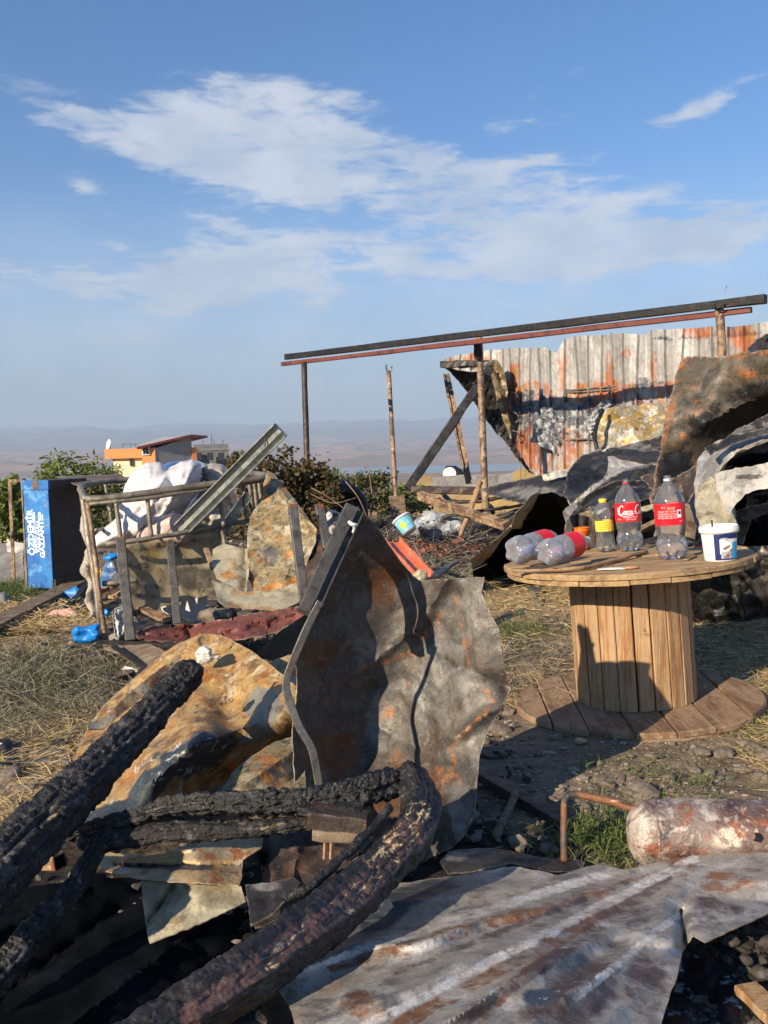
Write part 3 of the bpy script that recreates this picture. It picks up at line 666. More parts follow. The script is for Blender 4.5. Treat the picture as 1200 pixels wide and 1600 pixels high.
fr_ = t.mix(t.mr(t.noise(co, .006, 7, .65, off=(4, 4, 4)), .56, .64), fr_, (.075, .085, .05))
fr_ = t.mix(t.mr(t.noise(co, .03, 3, .6, off=(1, 4, 4)), .73, .75), fr_, (.75, .72, .68))
bl = t.mix(t.mr(t.noise(co, .0012, 8, .6), .45, .6), (.13, .11, .085), (.035, .045, .035))
c = t.mix(A('hill_m'), dirt, hl); c = t.mix(A('far_m'), c, fr_); c = t.mix(A('blue_m'), c, bl)
t.put(b.inputs['Base Color'], c); b.inputs['Roughness'].default_value = .95; b.inputs['Specular IOR Level'].default_value = .15
bn = t.new('ShaderNodeBump'); bn.inputs['Strength'].default_value = .9; bn.inputs['Distance'].default_value = .02
t.put(bn.inputs['Height'], t.m('ADD', t.noise(co, 22, 6, .65), t.m('MULTIPLY', t.noise(co, 5, 3), 1.5))); t.l.new(bn.outputs[0], b.inputs['Normal'])
gr = fast_mesh('ground', np.c_[vx, vy, vz], qf, 'earth', attrs=dict(straw_m=straw_m, burn_m=burn_m, hill_m=hill_m, far_m=far_m, blue_m=blue_m, gold_m=gold_m))
tag(gr, kind='structure')
m, t, b = principled('lake_water'); b.inputs['Base Color'].default_value = (.06, .12, .16, 1); b.inputs['Roughness'].default_value = .18
co = t.new('ShaderNodeTexCoord').outputs['Object']; bn = t.new('ShaderNodeBump'); bn.inputs['Strength'].default_value = .25; bn.inputs['Distance'].default_value = .5
t.put(bn.inputs['Height'], t.noise(co, .05, 4)); t.l.new(bn.outputs[0], b.inputs['Normal'])
mb = MB(); aa = np.linspace(-pi, pi, 97)[:-1]
mb.add([(r0 * sin(a), r0 * cos(a), -61.2) for r0 in (1900, 3300) for a in aa], [(i, (i + 1) % 96, 96 + (i + 1) % 96, 96 + i) for i in range(96)], False)
tag(mb.build('lake', 'lake_water', origin=(0, 0, -61.2)), kind='structure')
# air: thin even haze over the whole valley
m = bpy.data.materials.new('haze_air'); m.use_nodes = True; t = NT(m.node_tree); t.n.clear()
pv = t.new('ShaderNodeVolumePrincipled'); pv.inputs['Color'].default_value = (.62, .78, 1.0, 1); pv.inputs['Density'].default_value = 2.0e-4
pv.inputs['Anisotropy'].default_value = 0.0
o_ = t.new('ShaderNodeOutputMaterial'); t.l.new(pv.outputs[0], o_.inputs['Volume']); MATS['haze_air'] = m
mb = MB(); box(mb, (0, 0, 185), (15000, 0, 0), (0, 15000, 0), (0, 0, 255)); tag(mb.build('haze', 'haze_air', origin=(0, 0, 0)), kind='stuff')
def gz_(x, y): return float(height(np.array([[x]], float), np.array([[y]], float))[0, 0])
# ------------------------------------------------------------------ buildings and far things
def wallbox(name, mat, parent, p0, p1, dep, z0, z1, slope=0):
    """upright box whose front runs p0->p1 (xy) and goes back dep metres; slope raises the p1 end"""
    p0 = np.array(p0, float); p1 = np.array(p1, float); t_ = (p1 - p0) / np.linalg.norm(p1 - p0); nb_ = np.array([-t_[1], t_[0]])
    if nb_[1] < 0: nb_ = -nb_
    q_ = [p0, p1, p1 + nb_ * dep, p0 + nb_ * dep]
    v = [(*a, z0) for a in q_] + [(q_[0][0], q_[0][1], z1), (q_[1][0], q_[1][1], z1 + slope), (q_[2][0], q_[2][1], z1 + slope), (q_[3][0], q_[3][1], z1)]
    mb = MB(); mb.add(v, [(0, 3, 2, 1), (4, 5, 6, 7), (0, 1, 5, 4), (1, 2, 6, 5), (2, 3, 7, 6), (3, 0, 4, 7)], False)
    return mb.build(name, mat, parent)
def xy(px, d): 
    p_ = P(px, 700, d); return (p_[0], p_[1])
def zz(px, py, d): return float(P(px, py, d)[2])
dH = 70.0
h = thing('orange_house', (*xy(230, dH), zz(230, 790, dH)), 'flat roofed house painted orange and cream with a dish on its roof, beyond the bushes', 'house')
zb, z1, z2 = zz(162, 800, dH), zz(200, 716, dH), zz(200, 701, dH)
wallbox('lower_wall', 'paint_cream', h, xy(176, dH + .4), xy(221, dH + .4), 5, zb, z1 - .003)
wallbox('upper_wall', 'paint_orange', h, xy(163, dH), xy(222, dH), 6.5, z1, z2)
wallbox('stair_wall', 'paint_orange', h, xy(221.5, dH - .6), xy(242, dH - .6), 6, zb, z2 + .02)
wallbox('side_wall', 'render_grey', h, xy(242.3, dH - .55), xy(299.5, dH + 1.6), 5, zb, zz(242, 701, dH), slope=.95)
wallbox('corner_strip', 'paint_orange', h, xy(299.6, dH + 1.5), xy(307, dH + 1.7), 5, zb, zz(300, 699, dH))
mb = MB(); a, b2 = P(216, 701.5, dH - 1.1), P(300, 682, dH + 1.2)
box(mb, (a + b2) / 2 + [0, 3, .07], (b2 - a) / 2, (0, 3.4, 0), (0, 0, .09)); rf = mb.build('roof', 'roof_red', h)
mb = MB(); a = P(228, 703.5, dH - .66); box(mb, a, (.30, 0, 0), (0, .05, 0), (0, 0, .38)); w_ = mb.build('window', 'white_paint', h)
mb = MB(); box(mb, a + [.11, -.06, 0], (.1, 0, 0), (0, .01, 0), (0, 0, .3)); box(mb, a + [-.12, -.06, 0], (.1, 0, 0), (0, .01, 0), (0, 0, .3)); p_ = mb.build('pane', 'glass_dark', w_, origin=None) if False else None
mb2 = MB()
for sx in (-.12, .11): box(mb2, a + [sx, -.06, 0], (.09, 0, 0), (0, .012, 0), (0, 0, .3))
w_['_org'] = list(map(float, h['_org'])); mb2.build('pane', 'glass_dark', w_)
mb = MB(); a = P(205.5, 722, dH + .36); box(mb, a, (.13, 0, 0), (0, .04, 0), (0, 0, .3)); tag(mb.build('window', 'glass_dark', h), 'small dark window in the cream wall')
mb = MB(); a = P(172, 695, dH + 1)
lathe(mb, [(.0, 0), (.2, .03), (.36, .1), (.42, .16), (.36, .115), (.2, .045), (0, .015)], a, (-.75, -.6, .25), 20)
sweep(mb, [a, a - [0, 0, .5]], circ(.04, 6)); mb.build('satellite_dish', 'white_paint', h)
mb = MB()
for px in (192, 204, 212): sweep(mb, [P(px, 693, dH + 3), P(px, 700, dH + 3)], circ(.02, 4))
sweep(mb, [P(190, 694, dH + 3), P(214, 694, dH + 3)], circ(.02, 4)); mb.build('railing', 'wire_grey', h)

dB = 82.0
h = thing('block_building', (*xy(330, dB), zz(330, 790, dB)), 'unfinished grey concrete block building right of the orange house', 'building')
zb = zz(330, 800, dB)
wallbox('wall', 'block_grey', h, xy(303, dB), xy(357, dB + 1), 7, zb, zz(330, 694, dB))
wallbox('lintel', 'concrete', h, xy(302, dB - .06), xy(358, dB + .94), .05, zz(330, 704, dB), zz(330, 700.5, dB))
for px in (312, 330, 347):
    mb = MB(); a = P(px, 713, dB + .35); box(mb, a + [0, -.45, 0], (.28, 0, 0), (0, .05, 0), (0, 0, .36)); mb.build('window', 'glass_dark', h)
for px, t_ in ((318, 692), (331, 683), (335, 690), (349, 691)): bar('rebar', P(px, 698, dB + 2), P(px - 1, t_ - 4, dB + 2), circ(.035, 5), 'wire_grey', n=3, parent=h)

h = thing('red_roofed_shed', (*xy(10, 60), zz(10, 850, 60)), 'low white walled shed with a dark red roof at the left edge', 'shed')
wallbox('wall', 'paint_cream', h, xy(-60, 60), xy(37, 60), 6, zz(0, 870, 60), zz(37, 801, 60))
mb = MB(); a, b2, c2, d2 = P(-70, 800, 59.3), P(41, 798, 59.3), P(36, 783, 65), P(-70, 770, 67)
mb.add([a, b2, c2, d2, a + [0, 0, .15], b2 + [0, 0, .15], c2 + [0, 0, .15], d2 + [0, 0, .15]], [(0, 3, 2, 1), (4, 5, 6, 7), (0, 1, 5, 4), (1, 2, 6, 5), (2, 3, 7, 6), (3, 0, 4, 7)], False)
mb.build('roof', 'roof_red', h)

# ------------------------------------------------------------------ plants
def leaves(n_, center, rad, size, seed, droop=0.0, shell=.5, flat=.6, asp=2.2, clump=0, upness=0.0):
    g = np.random.default_rng(seed); c = np.asarray(center, float); rad = np.asarray(rad, float)
    if clump:
        k = g.normal(size=(clump, 3)); k /= np.linalg.norm(k, axis=1)[:, None]; k *= (shell + (1 - shell) * g.random((clump, 1)) ** .5)
        k[:, 2] = np.where(k[:, 2] < 0, k[:, 2] * .8, k[:, 2])
        cc = k[g.integers(0, clump, n_)]; q_ = cc + g.normal(size=(n_, 3)) * .19
    else:
        q_ = g.normal(size=(n_, 3)); q_ /= np.linalg.norm(q_, axis=1)[:, None]; q_ *= g.random((n_, 1)) ** .4
    p_ = c + q_ * rad
    a = g.normal(size=(n_, 3)); a[:, 2] = a[:, 2] * flat - droop + upness; a /= np.linalg.norm(a, axis=1)[:, None]
    b = np.cross(a, g.normal(size=(n_, 3))); b /= np.linalg.norm(b, axis=1)[:, None] + 1e-9
    L = size * (.6 + .8 * g.random((n_, 1))); w = L / asp
    v = np.stack([p_ - a * 0, p_ + a * L * .5 + b * w * .5, p_ + a * L, p_ + a * L * .5 - b * w * .5], 1)
    return v.reshape(-1, 3), np.arange(n_ * 4).reshape(-1, 4)
def plant(name, base, parts, mat, label, cat, stems=6, stemr=.02, group=None, seed=1, size=.08, **kw):
    """parts: (offset, radii, leaves, clumps) lumps of the crown"""
    h_ = thing(name, base, label, cat, group); b0 = np.asarray(base, float); V_, F_ = [], []; k = 0
    for i, (off, rad, n_, cl_) in enumerate(parts):
        v, f = leaves(n_, b0 + off, rad, size, seed + i * 7, clump=cl_, **kw); V_.append(v); F_.append(f + k); k += len(v)
    cr = fast_mesh('crown', np.concatenate(V_), np.concatenate(F_), mat, False, org=b0); cr.location = (0, 0, 0); cr.parent = h_
    mb = MB(); g = np.random.default_rng(seed)
    for i in range(stems):
        off, rad = parts[i % len(parts)][:2]; tip = b0 + off + g.normal(size=3) * np.asarray(rad) * .45
        st = b0 + [g.normal() * .05, g.normal() * .05, -.1]
        sweep(mb, [st, (st + tip) / 2 + g.normal(size=3) * .08, tip], circ(stemr, 6), n=8, scale=[1, .6, .25], smooth=True)
    mb.build('stem', 'trunk_bark', h_)
    return h_
def base_at(px, d):
    x, y = xy(px, d); return (x, y, gz_(x, y))
def up_to(px, py, d):                           # height above base of a point seen at px,py
    return zz(px, py, d) - base_at(px, d)[2]
d_ = 24.
hgt = up_to(110, 705, d_) - .38
plant('leafy_tree', base_at(112, d_), [((-.05, 0, hgt - .55), (.95, .8, .75), 2600, 30), ((.55, 0, hgt - .75), (.6, .6, .6), 1200, 14), ((-.75, 0, hgt - 1.15), (.5, .5, .35), 700, 9), ((0, 0, hgt - 1.6), (1.3, .8, .9), 1500, 20)], 'leaf_green',
      'bushy green tree with long leaves behind the blue locker', 'tree', 12, .04, seed=3, size=.17, droop=.3, asp=3.2)
hgt = up_to(168, 712, d_) - .22
plant('leafy_tree', base_at(166, d_), [((0, 0, hgt - .55), (.40, .5, .6), 1100, 14), ((-.15, 0, hgt - 1.3), (.6, .5, .6), 800, 10)], 'leaf_green',
      'smaller feathery green tree below the orange house', 'tree', 8, .03, seed=13, size=.13, droop=-.2, asp=4)
hgt = up_to(258, 728, d_)
plant('shrub', base_at(258, d_ + 14), [((0, 0, hgt - 1.0), (.5, .5, 1.0), 700, 10)], 'leaf_bush', 'thin olive shrub in front of the grey house wall', 'shrub', 6, .02, seed=23, size=.16)
b0 = base_at(10, 13)
plant('vine_bush', b0, [((0, 0, .42), (.35, .4, .42), 900, 12), ((-.6, .2, .3), (.5, .4, .35), 700, 8)], 'leaf_green', 'sprawling green vine plant between the red roofed shed and the steel posts', 'bush', 6, .012, seed=33, size=.13, asp=1.5)
d_ = 11.5
b0 = base_at(430, d_); b0 = (b0[0], b0[1], b0[2] - .20)
plant('dry_bush', b0, [((-.44, 0, 1.12), (.18, .2, .24), 420, 10), ((-.3, 0, 1.0), (.35, .35, .35), 900, 14), ((.05, 0, .98), (.35, .35, .34), 1500, 18), ((.35, .1, .85), (.32, .3, .33), 1300, 16), ((.62, 0, .72), (.22, .3, .30), 600, 12), ((0, 0, .45), (.8, .4, .45), 2200, 26), ((.72, 0, 1.0), (.1, .1, .12), 60, 5)], 'leaf_brown',
      'large scorched bush with curled brown leaves behind the cage', 'bush', 26, .011, seed=43, size=.062, asp=1.4)
d_ = 14.5
b0 = base_at(577, d_)
plant('green_bush', b0, [((-.05, 0, .55), (.50, .4, .35), 1700, 20), ((.1, 0, .2), (.6, .4, .3), 1300, 16), ((-.35, 0, .62), (.2, .2, .2), 300, 6)], 'leaf_bush',
      'half scorched green bush between the left post and the fork topped pole', 'bush', 16, .012, seed=53, size=.07, asp=1.8)
b0 = base_at(522, 16.)
plant('green_bush', b0, [((0, 0, .55), (.38, .3, .35), 700, 12)], 'grass_green', 'tuft of fresh green weeds behind the black tyres', 'bush', 8, .01, seed=63, size=.14, asp=5, droop=-1.2)
b0 = base_at(642, 15.5)
plant('green_bush', b0, [((0, 0, .50), (.40, .3, .30), 800, 12), ((-.3, 0, .3), (.3, .3, .3), 400, 8)], 'leaf_green', 'low green bush right of the fork topped pole', 'bush', 8, .01, seed=73, size=.09)
for (px, py, d, l) in ((552, 700, 13.5, 'thin bare upright twig left of the fork topped pole'), (575, 705, 13, 'bare leaning twig rising from the green bush')):
    a = P(px + 8, 790, d); bb = P(px - 6, py, d)
    mb = MB(); sweep(mb, [a, (a + bb) / 2 + [.02, 0, 0], bb], circ(.008, 5), n=8, scale=[1, .3]); tag(mb.build('twig', 'wood_stick'), l, 'twig')
mb = MB(); a = P(583, 790, 12.8); bb = P(553, 698, 12.8)

# tyres / charred bags behind the beam frame
def torus(name, c, R0, r0, axis, mat, label, cat, group=None, sy=1.0):
    mb = MB(); pts = []; ax = Vector(axis).normalized(); M = np.array(ax.to_track_quat('Z', 'Y').to_matrix()); n1, n2 = 36, 14; vs = []
    for i in range(n1):
        a = 2 * pi * i / n1
        for j in range(n2):
            b_ = 2 * pi * j / n2; rr_ = R0 + r0 * cos(b_) * (1 if cos(b_) > 0 else .8); vs.append(M @ np.array([rr_ * cos(a), rr_ * sin(a) * sy, r0 * 1.1 * sin(b_)]))
    vs = np.array(vs); vs += .012 * np.stack([fbm(vs * 7 + c[0], 3), fbm(vs * 7 + 30, 3), fbm(vs * 7 + 60, 3)], 1) + np.asarray(c)
    fs = [(i * n2 + j, i * n2 + (j + 1) % n2, ((i + 1) % n1) * n2 + (j + 1) % n2, ((i + 1) % n1) * n2 + j) for i in range(n1) for j in range(n2)]
    mb.add(vs, fs); return tag(mb.build(name, mat), label, cat, group)
torus('tyre', P(536, 795, 12.2), .26, .10, (.3, -1, .15), 'tyre_black', 'burnt black tyre standing on its tread left of the green bush', 'tyre')
torus('tyre', P(480, 795, 12.0), .25, .12, (-.2, -1, .2), 'tyre_black', 'black tyre half hidden behind the left frame post', 'tyre')
pillow('charred_bag', [(500, 812), (498, 780), (508, 755), (525, 748), (545, 750), (557, 765), (560, 785), (556, 808), (530, 818)], [(0, 0, 12.6)], .2, 'tyre_black', 'lumpy black charred bag behind the standing tyre', 'bag', step=4, seed=5)
# loose bent twigs in front
for i, (a, m_, bb, l) in enumerate([((486, 762, 11), (515, 778, 11), (552, 806, 11), 'long pale stem arching over the black tyres'), ((486, 772, 11), (520, 786, 11), (556, 778, 11), 'pale stem bending right across the black tyres'), ((540, 752, 11.2), (560, 778, 11), (575, 812, 11), 'bent twig in front of the green bush')]):
    mb = MB(); sweep(mb, [P(*a), P(*m_), P(*bb)], circ(.007, 5), n=10, scale=[1, .4]); tag(mb.build('twig', 'wood_stick'), l, 'twig')

# ------------------------------------------------------------------ far right: low wall, dish, knoll posts
w = bar('low_wall', P(676, 757, 20), P(800, 752, 20), rect(.3, .36, .02), 'concrete', 'low pale concrete wall in front of the golden knoll', 'wall', n=12, wob=.02)
bar('pale_plank', P(690, 746, 22), P(778, 744, 22), rect(.2, .12), 'wood_grey', 'weathered board lying along the low concrete wall', 'board', n=6)
mb = MB(); c0 = P(703, 741, 21); lathe(mb, [(.0, 0), (.08, .008), (.15, .035), (.16, .05), (.14, .04), (0, .02)], c0, (-.3, -1, .2), 20)
h = thing('satellite_dish', c0 - [0, 0, .25], 'small white round dish by the low concrete wall', 'dish'); mb.build('reflector', 'white_paint', h)
mb = MB(); sweep(mb, [c0 + [.0, .03, 0], c0 + [.02, .05, -.25]], circ(.015, 6), n=3); mb.build('mast', 'wire_grey', h)
pillow('black_tarp', [(693, 740), (696, 728), (712, 727), (722, 733), (730, 747), (715, 752), (700, 752)], [(0, 0, 21.4)], .12, 'tyre_black', 'crumpled black tarp behind the small white dish', 'tarp', step=3, seed=3)
for px, l in ((813, 'left one of two thin stakes on the golden knoll'), (821, 'right one of two thin stakes on the golden knoll')):
    bar('stake', P(px, 752, 30), P(px - .5, 726, 30), circ(.02, 5), 'wood_stick', l, 'stake', n=3)

# ------------------------------------------------------------------ steel frame over the yard
fr = thing('pergola_frame', G(760, 852), 'open steel frame of two long roof beams on leaning rusty posts', 'frame')
A1, A2 = P(447, 558, 12.9), P(1196, 467, 7.9)
B1, B2 = P(441, 569, 12.9), P(1174, 484, 8.05)
tag(bar('beam', A1, A2, rect(.075, .075, .006), 'black_steel', parent=fr, n=14, wob=.006), 'upper blackened box beam')
tag(bar('beam', B1, B2, rect(.05, .055, .005), 'red_oxide', parent=fr, n=14, wob=.005, seed=3), 'lower red oxide beam')
pm = {'m1': [(748, 560, 12, 45), (476, 600, 12, 60), (1125, 500, 12, 22)], 'm2': []}
bar('post', P(475, 566, 12.4), P(483, 830, 12.2), circ(.040, 10), 'brown_burnt', parent=fr, n=16, wob=.004, masks={'m1': [(478, 660, 16, 220)]}, smooth=True)
bar('post', P(748.5, 527, 10.75), P(761, 852, 10.7), circ(.042, 10), 'rust_pipe', parent=fr, n=16, wob=.004, seed=2, masks=pm, smooth=True)
bar('post', P(1124, 482, 8.25), P(1140, 760, 8.2), circ(.040, 10), 'rust_pipe', parent=fr, n=16, wob=.004, seed=4, masks=pm, smooth=True)
mb = MB()
for dx in (-6, 6):
    m2_ = MB(); sweep(m2_, [P(1124, 487, 8.2), P(1124 + dx, 482, 8.15), P(1124 + dx * 1.3, 474, 8.1)], circ(.007, 5), n=6); m2_.build('tie_wire', 'wire_grey', fr)
sweep(mb, [P(1131, 462, 8.1), P(1133, 452, 8.1), P(1136, 446, 8.1)], circ(.004, 4), n=6); mb.build('tie_wire', 'wire_grey', fr)
mb = MB(); sweep(mb, [P(748, 560, 10.7), P(747, 535, 10.65)], rect(.10, .10), n=4, wob=.01); mb.build('bracket', 'black_steel', fr)
h = thing('fork_topped_pole', P(620, 818, 13.4), 'thin rusty pole with a small fork on top, red at its foot', 'pole')
bar('shaft', P(607.5, 580, 13.6), P(619, 790, 13.4), circ(.034, 10), 'rust_pipe', parent=h, n=14, wob=.005, seed=8, smooth=True)
bar('foot', P(618, 784, 13.38), P(622, 822, 13.36), circ(.062, 10), 'red_oxide', parent=h, n=5, smooth=True)
mb = MB(); sweep(mb, [P(603.5, 570, 13.6), P(603.5, 576, 13.6), P(607.5, 581, 13.6), P(611.5, 577, 13.6), P(612, 572, 13.6)], circ(.012, 6), n=12); mb.build('fork', 'wire_grey', h)

# ------------------------------------------------------------------ corrugated metal fence
fence = thing('corrugated_fence', P(960, 830, 11.0), 'tall corrugated metal fence with scorched orange patches and ash stains', 'fence')
Q0, Q1 = np.array(xy(697, 13.4)), np.array(xy(1215, 9.3)); Lf = np.linalg.norm(Q1 - Q0); NF = 27
tf = (Q1 - Q0) / Lf; nf = np.array([tf[1], -tf[0]])            # outwards, to the camera
def fd(px):                                                     # camera depth of the fence line at a picture column
    dr = np.array([(px - 600) / 1400, 1.0]); A_ = np.array([[tf[0], -dr[0]], [tf[1], -dr[1]]]); s_ = np.linalg.solve(A_, -Q0); return s_[1], s_[0] / Lf
tops = [(697, 563), (760, 549), (800, 545), (860, 545), (876, 552), (882, 532), (900, 528), (960, 523), (1010, 524), (1022, 518), (1100, 513), (1150, 512), (1200, 506)]
bots = [(697, 572), (760, 592), (786, 640), (800, 690), (826, 726), (850, 752), (900, 800), (1215, 840)]
fm = {'m1': [('L', 700, 572, 740, 560, 12), (805, 610, 16, 70), (880, 590, 14, 60), (952, 580, 10, 45), (1021, 575, 9, 60), (1110, 520, 90, 16), ('L', 790, 612, 1060, 612, 24), (860, 700, 90, 60), (1040, 620, 30, 30), (770, 565, 20, 20), (1165, 530, 30, 40)],
      'm2': [('L', 800, 640, 1000, 640, 34), (840, 690, 60, 60), (1150, 520, 60, 16), (735, 570, 25, 10)], 'm3': [(930, 660, 80, 50), (860, 660, 50, 45), (1010, 600, 40, 12), (1060, 530, 60, 10), (830, 640, 40, 40)]}
g = np.random.default_rng(4)
for i in range(NF):
    u0, u1 = i / NF, (i + 1) / NF; prof = [(0, 0), (.03, .0), (.05, .036), (.10, .036), (.14, 0), (.42, .003), (.55, .009), (.58, .009), (.70, .002), (1.0, 0)]
    M_ = 22; vs = []
    for j in range(M_ + 1):
        for k, (a, hh) in enumerate(prof):
            u = u0 + (u1 - u0) * a; base2 = Q0 + tf * Lf * u
            px = 600 + 1400 * base2[0] / base2[1]; d = base2[1] / 1.0
            zt = zz(px, np.interp(px, *zip(*tops)) + g.normal() * .0, base2[1]); zb = max(.0, zz(px, np.interp(px, *zip(*bots)), base2[1]))
            z = zt + (zb - zt) * j / M_
            off = hh + .035 * sin(u * 21) + .05 * float(sin(u * 55 + z * 2.1)) * (z / 2.4) ** 2 * .6
            q_ = base2 + nf * off; vs.append((q_[0], q_[1], z))
    vs = np.array(vs); K = len(prof)
    vs += np.outer(.012 * fbm(vs * 2.5, 3) + .006 * fbm(vs * 8, 2), [nf[0], nf[1], 0]); vs[:, 2] += .012 * fbm(vs[:, [0, 1, 1]] * 6, 2)
    fs = [(j * K + k, j * K + k + 1, (j + 1) * K + k + 1, (j + 1) * K + k) for j in range(M_) for k in range(K - 1)]
    mb = MB(); mb.add(vs, fs, False); x_, y_ = proj(vs)
    mb.build('panel', 'fence_skin', fence, attrs=masks_of(np.c_[x_, y_], fm), solid=.002)
def onf(px, py, off=.05):
    d = fd(px)[0]; p_ = P(px, py, d); return p_ + np.array([nf[0], nf[1], 0]) * off
for a, l in (([(790, 606), (860, 611), (930, 607), (1000, 600), (1056, 592)], 'twin conduit'), ([(842, 613), (920, 612), (985, 606), (1050, 598)], None)):
    mb = MB(); sweep(mb, [onf(x, y, .07) for x, y in a], circ(.012, 6), n=20, smooth=True, wob=.004); mb.build('rail', 'cage_tube', fence)
for px, y0, y1 in ((891, 608, 628), (996, 598, 616), (958, 602, 615)):
    mb = MB(); sweep(mb, [onf(px, y0, .08), onf(px, y1, .08)], rect(.02, .02), n=3); mb.build('bracket', 'black_steel', fence)
mb = MB(); sweep(mb, [onf(830, 690), onf(870, 688), onf(930, 686), onf(975, 690)], circ(.015, 6), n=14, wob=.01); mb.build('rail', 'cage_tube', fence)
sheet('insulation_clump', [(838, 660), (850, 640), (868, 636), (880, 650), (905, 655), (915, 668), (900, 690), (880, 712), (850, 700), (828, 690)], [(0, 0, fd(870)[0] - .12)], 'insulation', 'torn grey clump of ashy insulation on the shaded fence foot', 'insulation', step=2.5, seed=2, amp=.055, nscale=15, rag=4)
sheet('insulation_clump', [(930, 640), (945, 622), (965, 628), (985, 650), (980, 690), (955, 705), (925, 690), (915, 660)], [(0, 0, fd(950)[0] - .12)], 'insulation', 'sunlit white torn insulation clump halfway along the fence', 'insulation', step=2.5, seed=6, amp=.05, nscale=15, rag=4)

# curled end panel of the fence
cu_m = {'m1': [('L', 775, 565, 805, 640, 12), (705, 575, 20, 8)], 'm2': [(760, 640, 26, 40)]}
h = thing('curled_panel', P(770, 640, 12.6), 'blackened ribbed metal panel curled off the left end of the fence', 'metal panel')
def ribs(k, a):
    return lambda v: a * np.abs(np.sin((v[:, 0] * .8 + v[:, 1] * .25) * k)) ** .6
sheet('skin', [(690, 572), (735, 582), (765, 575), (790, 600), (797, 640), (800, 680), (823, 718), (838, 742), (826, 738), (800, 705), (775, 675), (758, 655), (742, 630), (722, 602), (705, 582)],
      [(690, 572, 12.4), (765, 575, 12.2), (797, 640, 12.5), (838, 742, 12.6), (742, 630, 12.9)], 'soot_metal', parent=h, step=4, extra=ribs(.42, -.06), amp=.03, seed=3, masks={'m1': [], 'm2': []})
sheet('folded_edge', [(765, 562), (778, 562), (790, 590), (794, 620), (799, 650), (806, 680), (798, 686), (786, 655), (776, 620), (768, 590)],
      [(765, 562, 12.1), (790, 590, 12.0), (806, 680, 12.3)], 'olive_burnt', parent=h, step=4, extra=lambda v: -.05 * np.abs(np.sin(v[:, 1] * .19)), amp=.03, seed=13)
bar('top_lip', P(689, 570, 12.3), P(772, 568, 12.1), rect(.10, .09), 'soot_metal', parent=h, n=14, wob=.02)
bar('edge_rail', P(770, 580, 12.0), P(832, 735, 12.45), rect(.06, .05), 'wood_grey', parent=h, n=14, wob=.02)
for i, y in enumerate((612, 643, 672)):
    mb = MB(); sweep(mb, [P(798, y, 12.2), P(806 + i * 2, y + 4, 12.0), P(811, y + 12, 12.05), P(806, y + 17, 12.1)], circ(.01, 5), n=10); mb.build('hook', 'cage_tube', h)

# ------------------------------------------------------------------ collapsed frame left of the fence
def topbar(name, a, b_, prof, mat, label, cat, **k):
    return bar(name, P(*a), P(*b_), prof, mat, label, cat, **k)
topbar('charred_beam', (637, 764, 11.2), (766, 574, 11.6), rect(.11, .09, .01), 'soot_metal', 'blackened box beam leaning diagonally against the curled panel', 'beam', n=16, wob=.01, up=(0, -1, 0))
topbar('rusty_channel', (697, 585, 12.2), (733, 756, 11.9), chan(.09, .05, .02), 'rust_pipe', 'upright rusty channel seen between the diagonal beam and the sooty post', 'channel', n=12, wob=.008, up=(0, -1, 0), masks={'m1': [(697, 600, 30, 40)]})
topbar('charred_bar', (642, 765, 11.0), (812, 768, 10.8), rect(.09, .09, .01), 'brown_burnt', 'long dark bar lying level at the foot of the diagonal beam', 'bar', n=12, wob=.01)
topbar('peeling_beam', (656, 774, 10.6), (792, 822, 9.6), rect(.10, .09, .01), 'rust_pipe', 'fallen beam with peeling white paint and orange rust in the ash', 'beam', n=14, wob=.014, up=(0, -.4, 1))
topbar('wooden_stick', (712, 858, 10.0), (751, 752, 10.3), circ(.028, 8), 'wood_stick', 'bare wooden stick leaning beside the middle post', 'stick', n=14, wob=.02, smooth=True)
for i, (pts, r0, mt, l) in enumerate([
    ([(690, 782, 11), (740, 784, 10.8), (790, 776, 10.7), (824, 762, 10.9)], .022, 'black_steel', 'black bar curving up to the right over the ash'),
    ([(730, 800, 10.4), (780, 795, 10.3), (815, 788, 10.5), (838, 770, 10.8)], .02, 'black_steel', 'black pipe curving between the middle post and the dark sheets'),
    ([(770, 812, 10.0), (805, 800, 10.0), (840, 782, 10.2)], .03, 'char', 'charred branch lying right of the middle post'),
    ([(655, 822, 10.2), (700, 808, 10.2), (730, 803, 10.1)], .02, 'char', 'charred stick in front of the peeling beam'),
    ([(690, 770, 11.4), (705, 785, 11.0), (722, 800, 10.8)], .03, 'soot_metal', 'short sooty strut under the level bar'),
    ([(742, 770, 11.4), (765, 790, 11.0), (770, 802, 10.8)], .03, 'brown_burnt', 'short brown strut right of the sooty strut')]):
    mb = MB(); sweep(mb, [P(*q_) for q_ in pts], circ(r0, 7), n=16, wob=.012, smooth=True, seed=i); tag(mb.build('bent_bar', mt), l, 'bar')
# tipped white tub with blue label
h = thing('tipped_tub', P(632, 822, 9.8), 'white plastic tub with a blue and green label tipped over in the ash', 'tub')
c0 = P(634, 821, 9.8); ax = np.array([-.35, .25, .55]); ax /= np.linalg.norm(ax)
mb = MB(); lathe(mb, [(0, -.09), (.085, -.09), (.105, .08), (.112, .08), (.112, .1), (.10, .1), (.08, -.08), (0, -.08)], c0, ax, 24); mb.build('tub_body', 'plastic_white', h)
def band(mb, c, axis, r0, r1, z0, z1, a0, a1, n_=14, off=.0015):
    ax_ = Vector(axis).normalized(); M = np.array(ax_.to_track_quat('Z', 'Y').to_matrix()); vs = []
    for j in range(n_ + 1):
        a = a0 + (a1 - a0) * j / n_
        for r_1, z_ in ((r0, z0), (r1, z1)): vs.append(M @ np.array([(r_1 + off) * cos(a), (r_1 + off) * sin(a), z_]))
    return mb.add(np.array(vs) + c, [(2 * j, 2 * j + 2, 2 * j + 3, 2 * j + 1) for j in range(n_)], True)
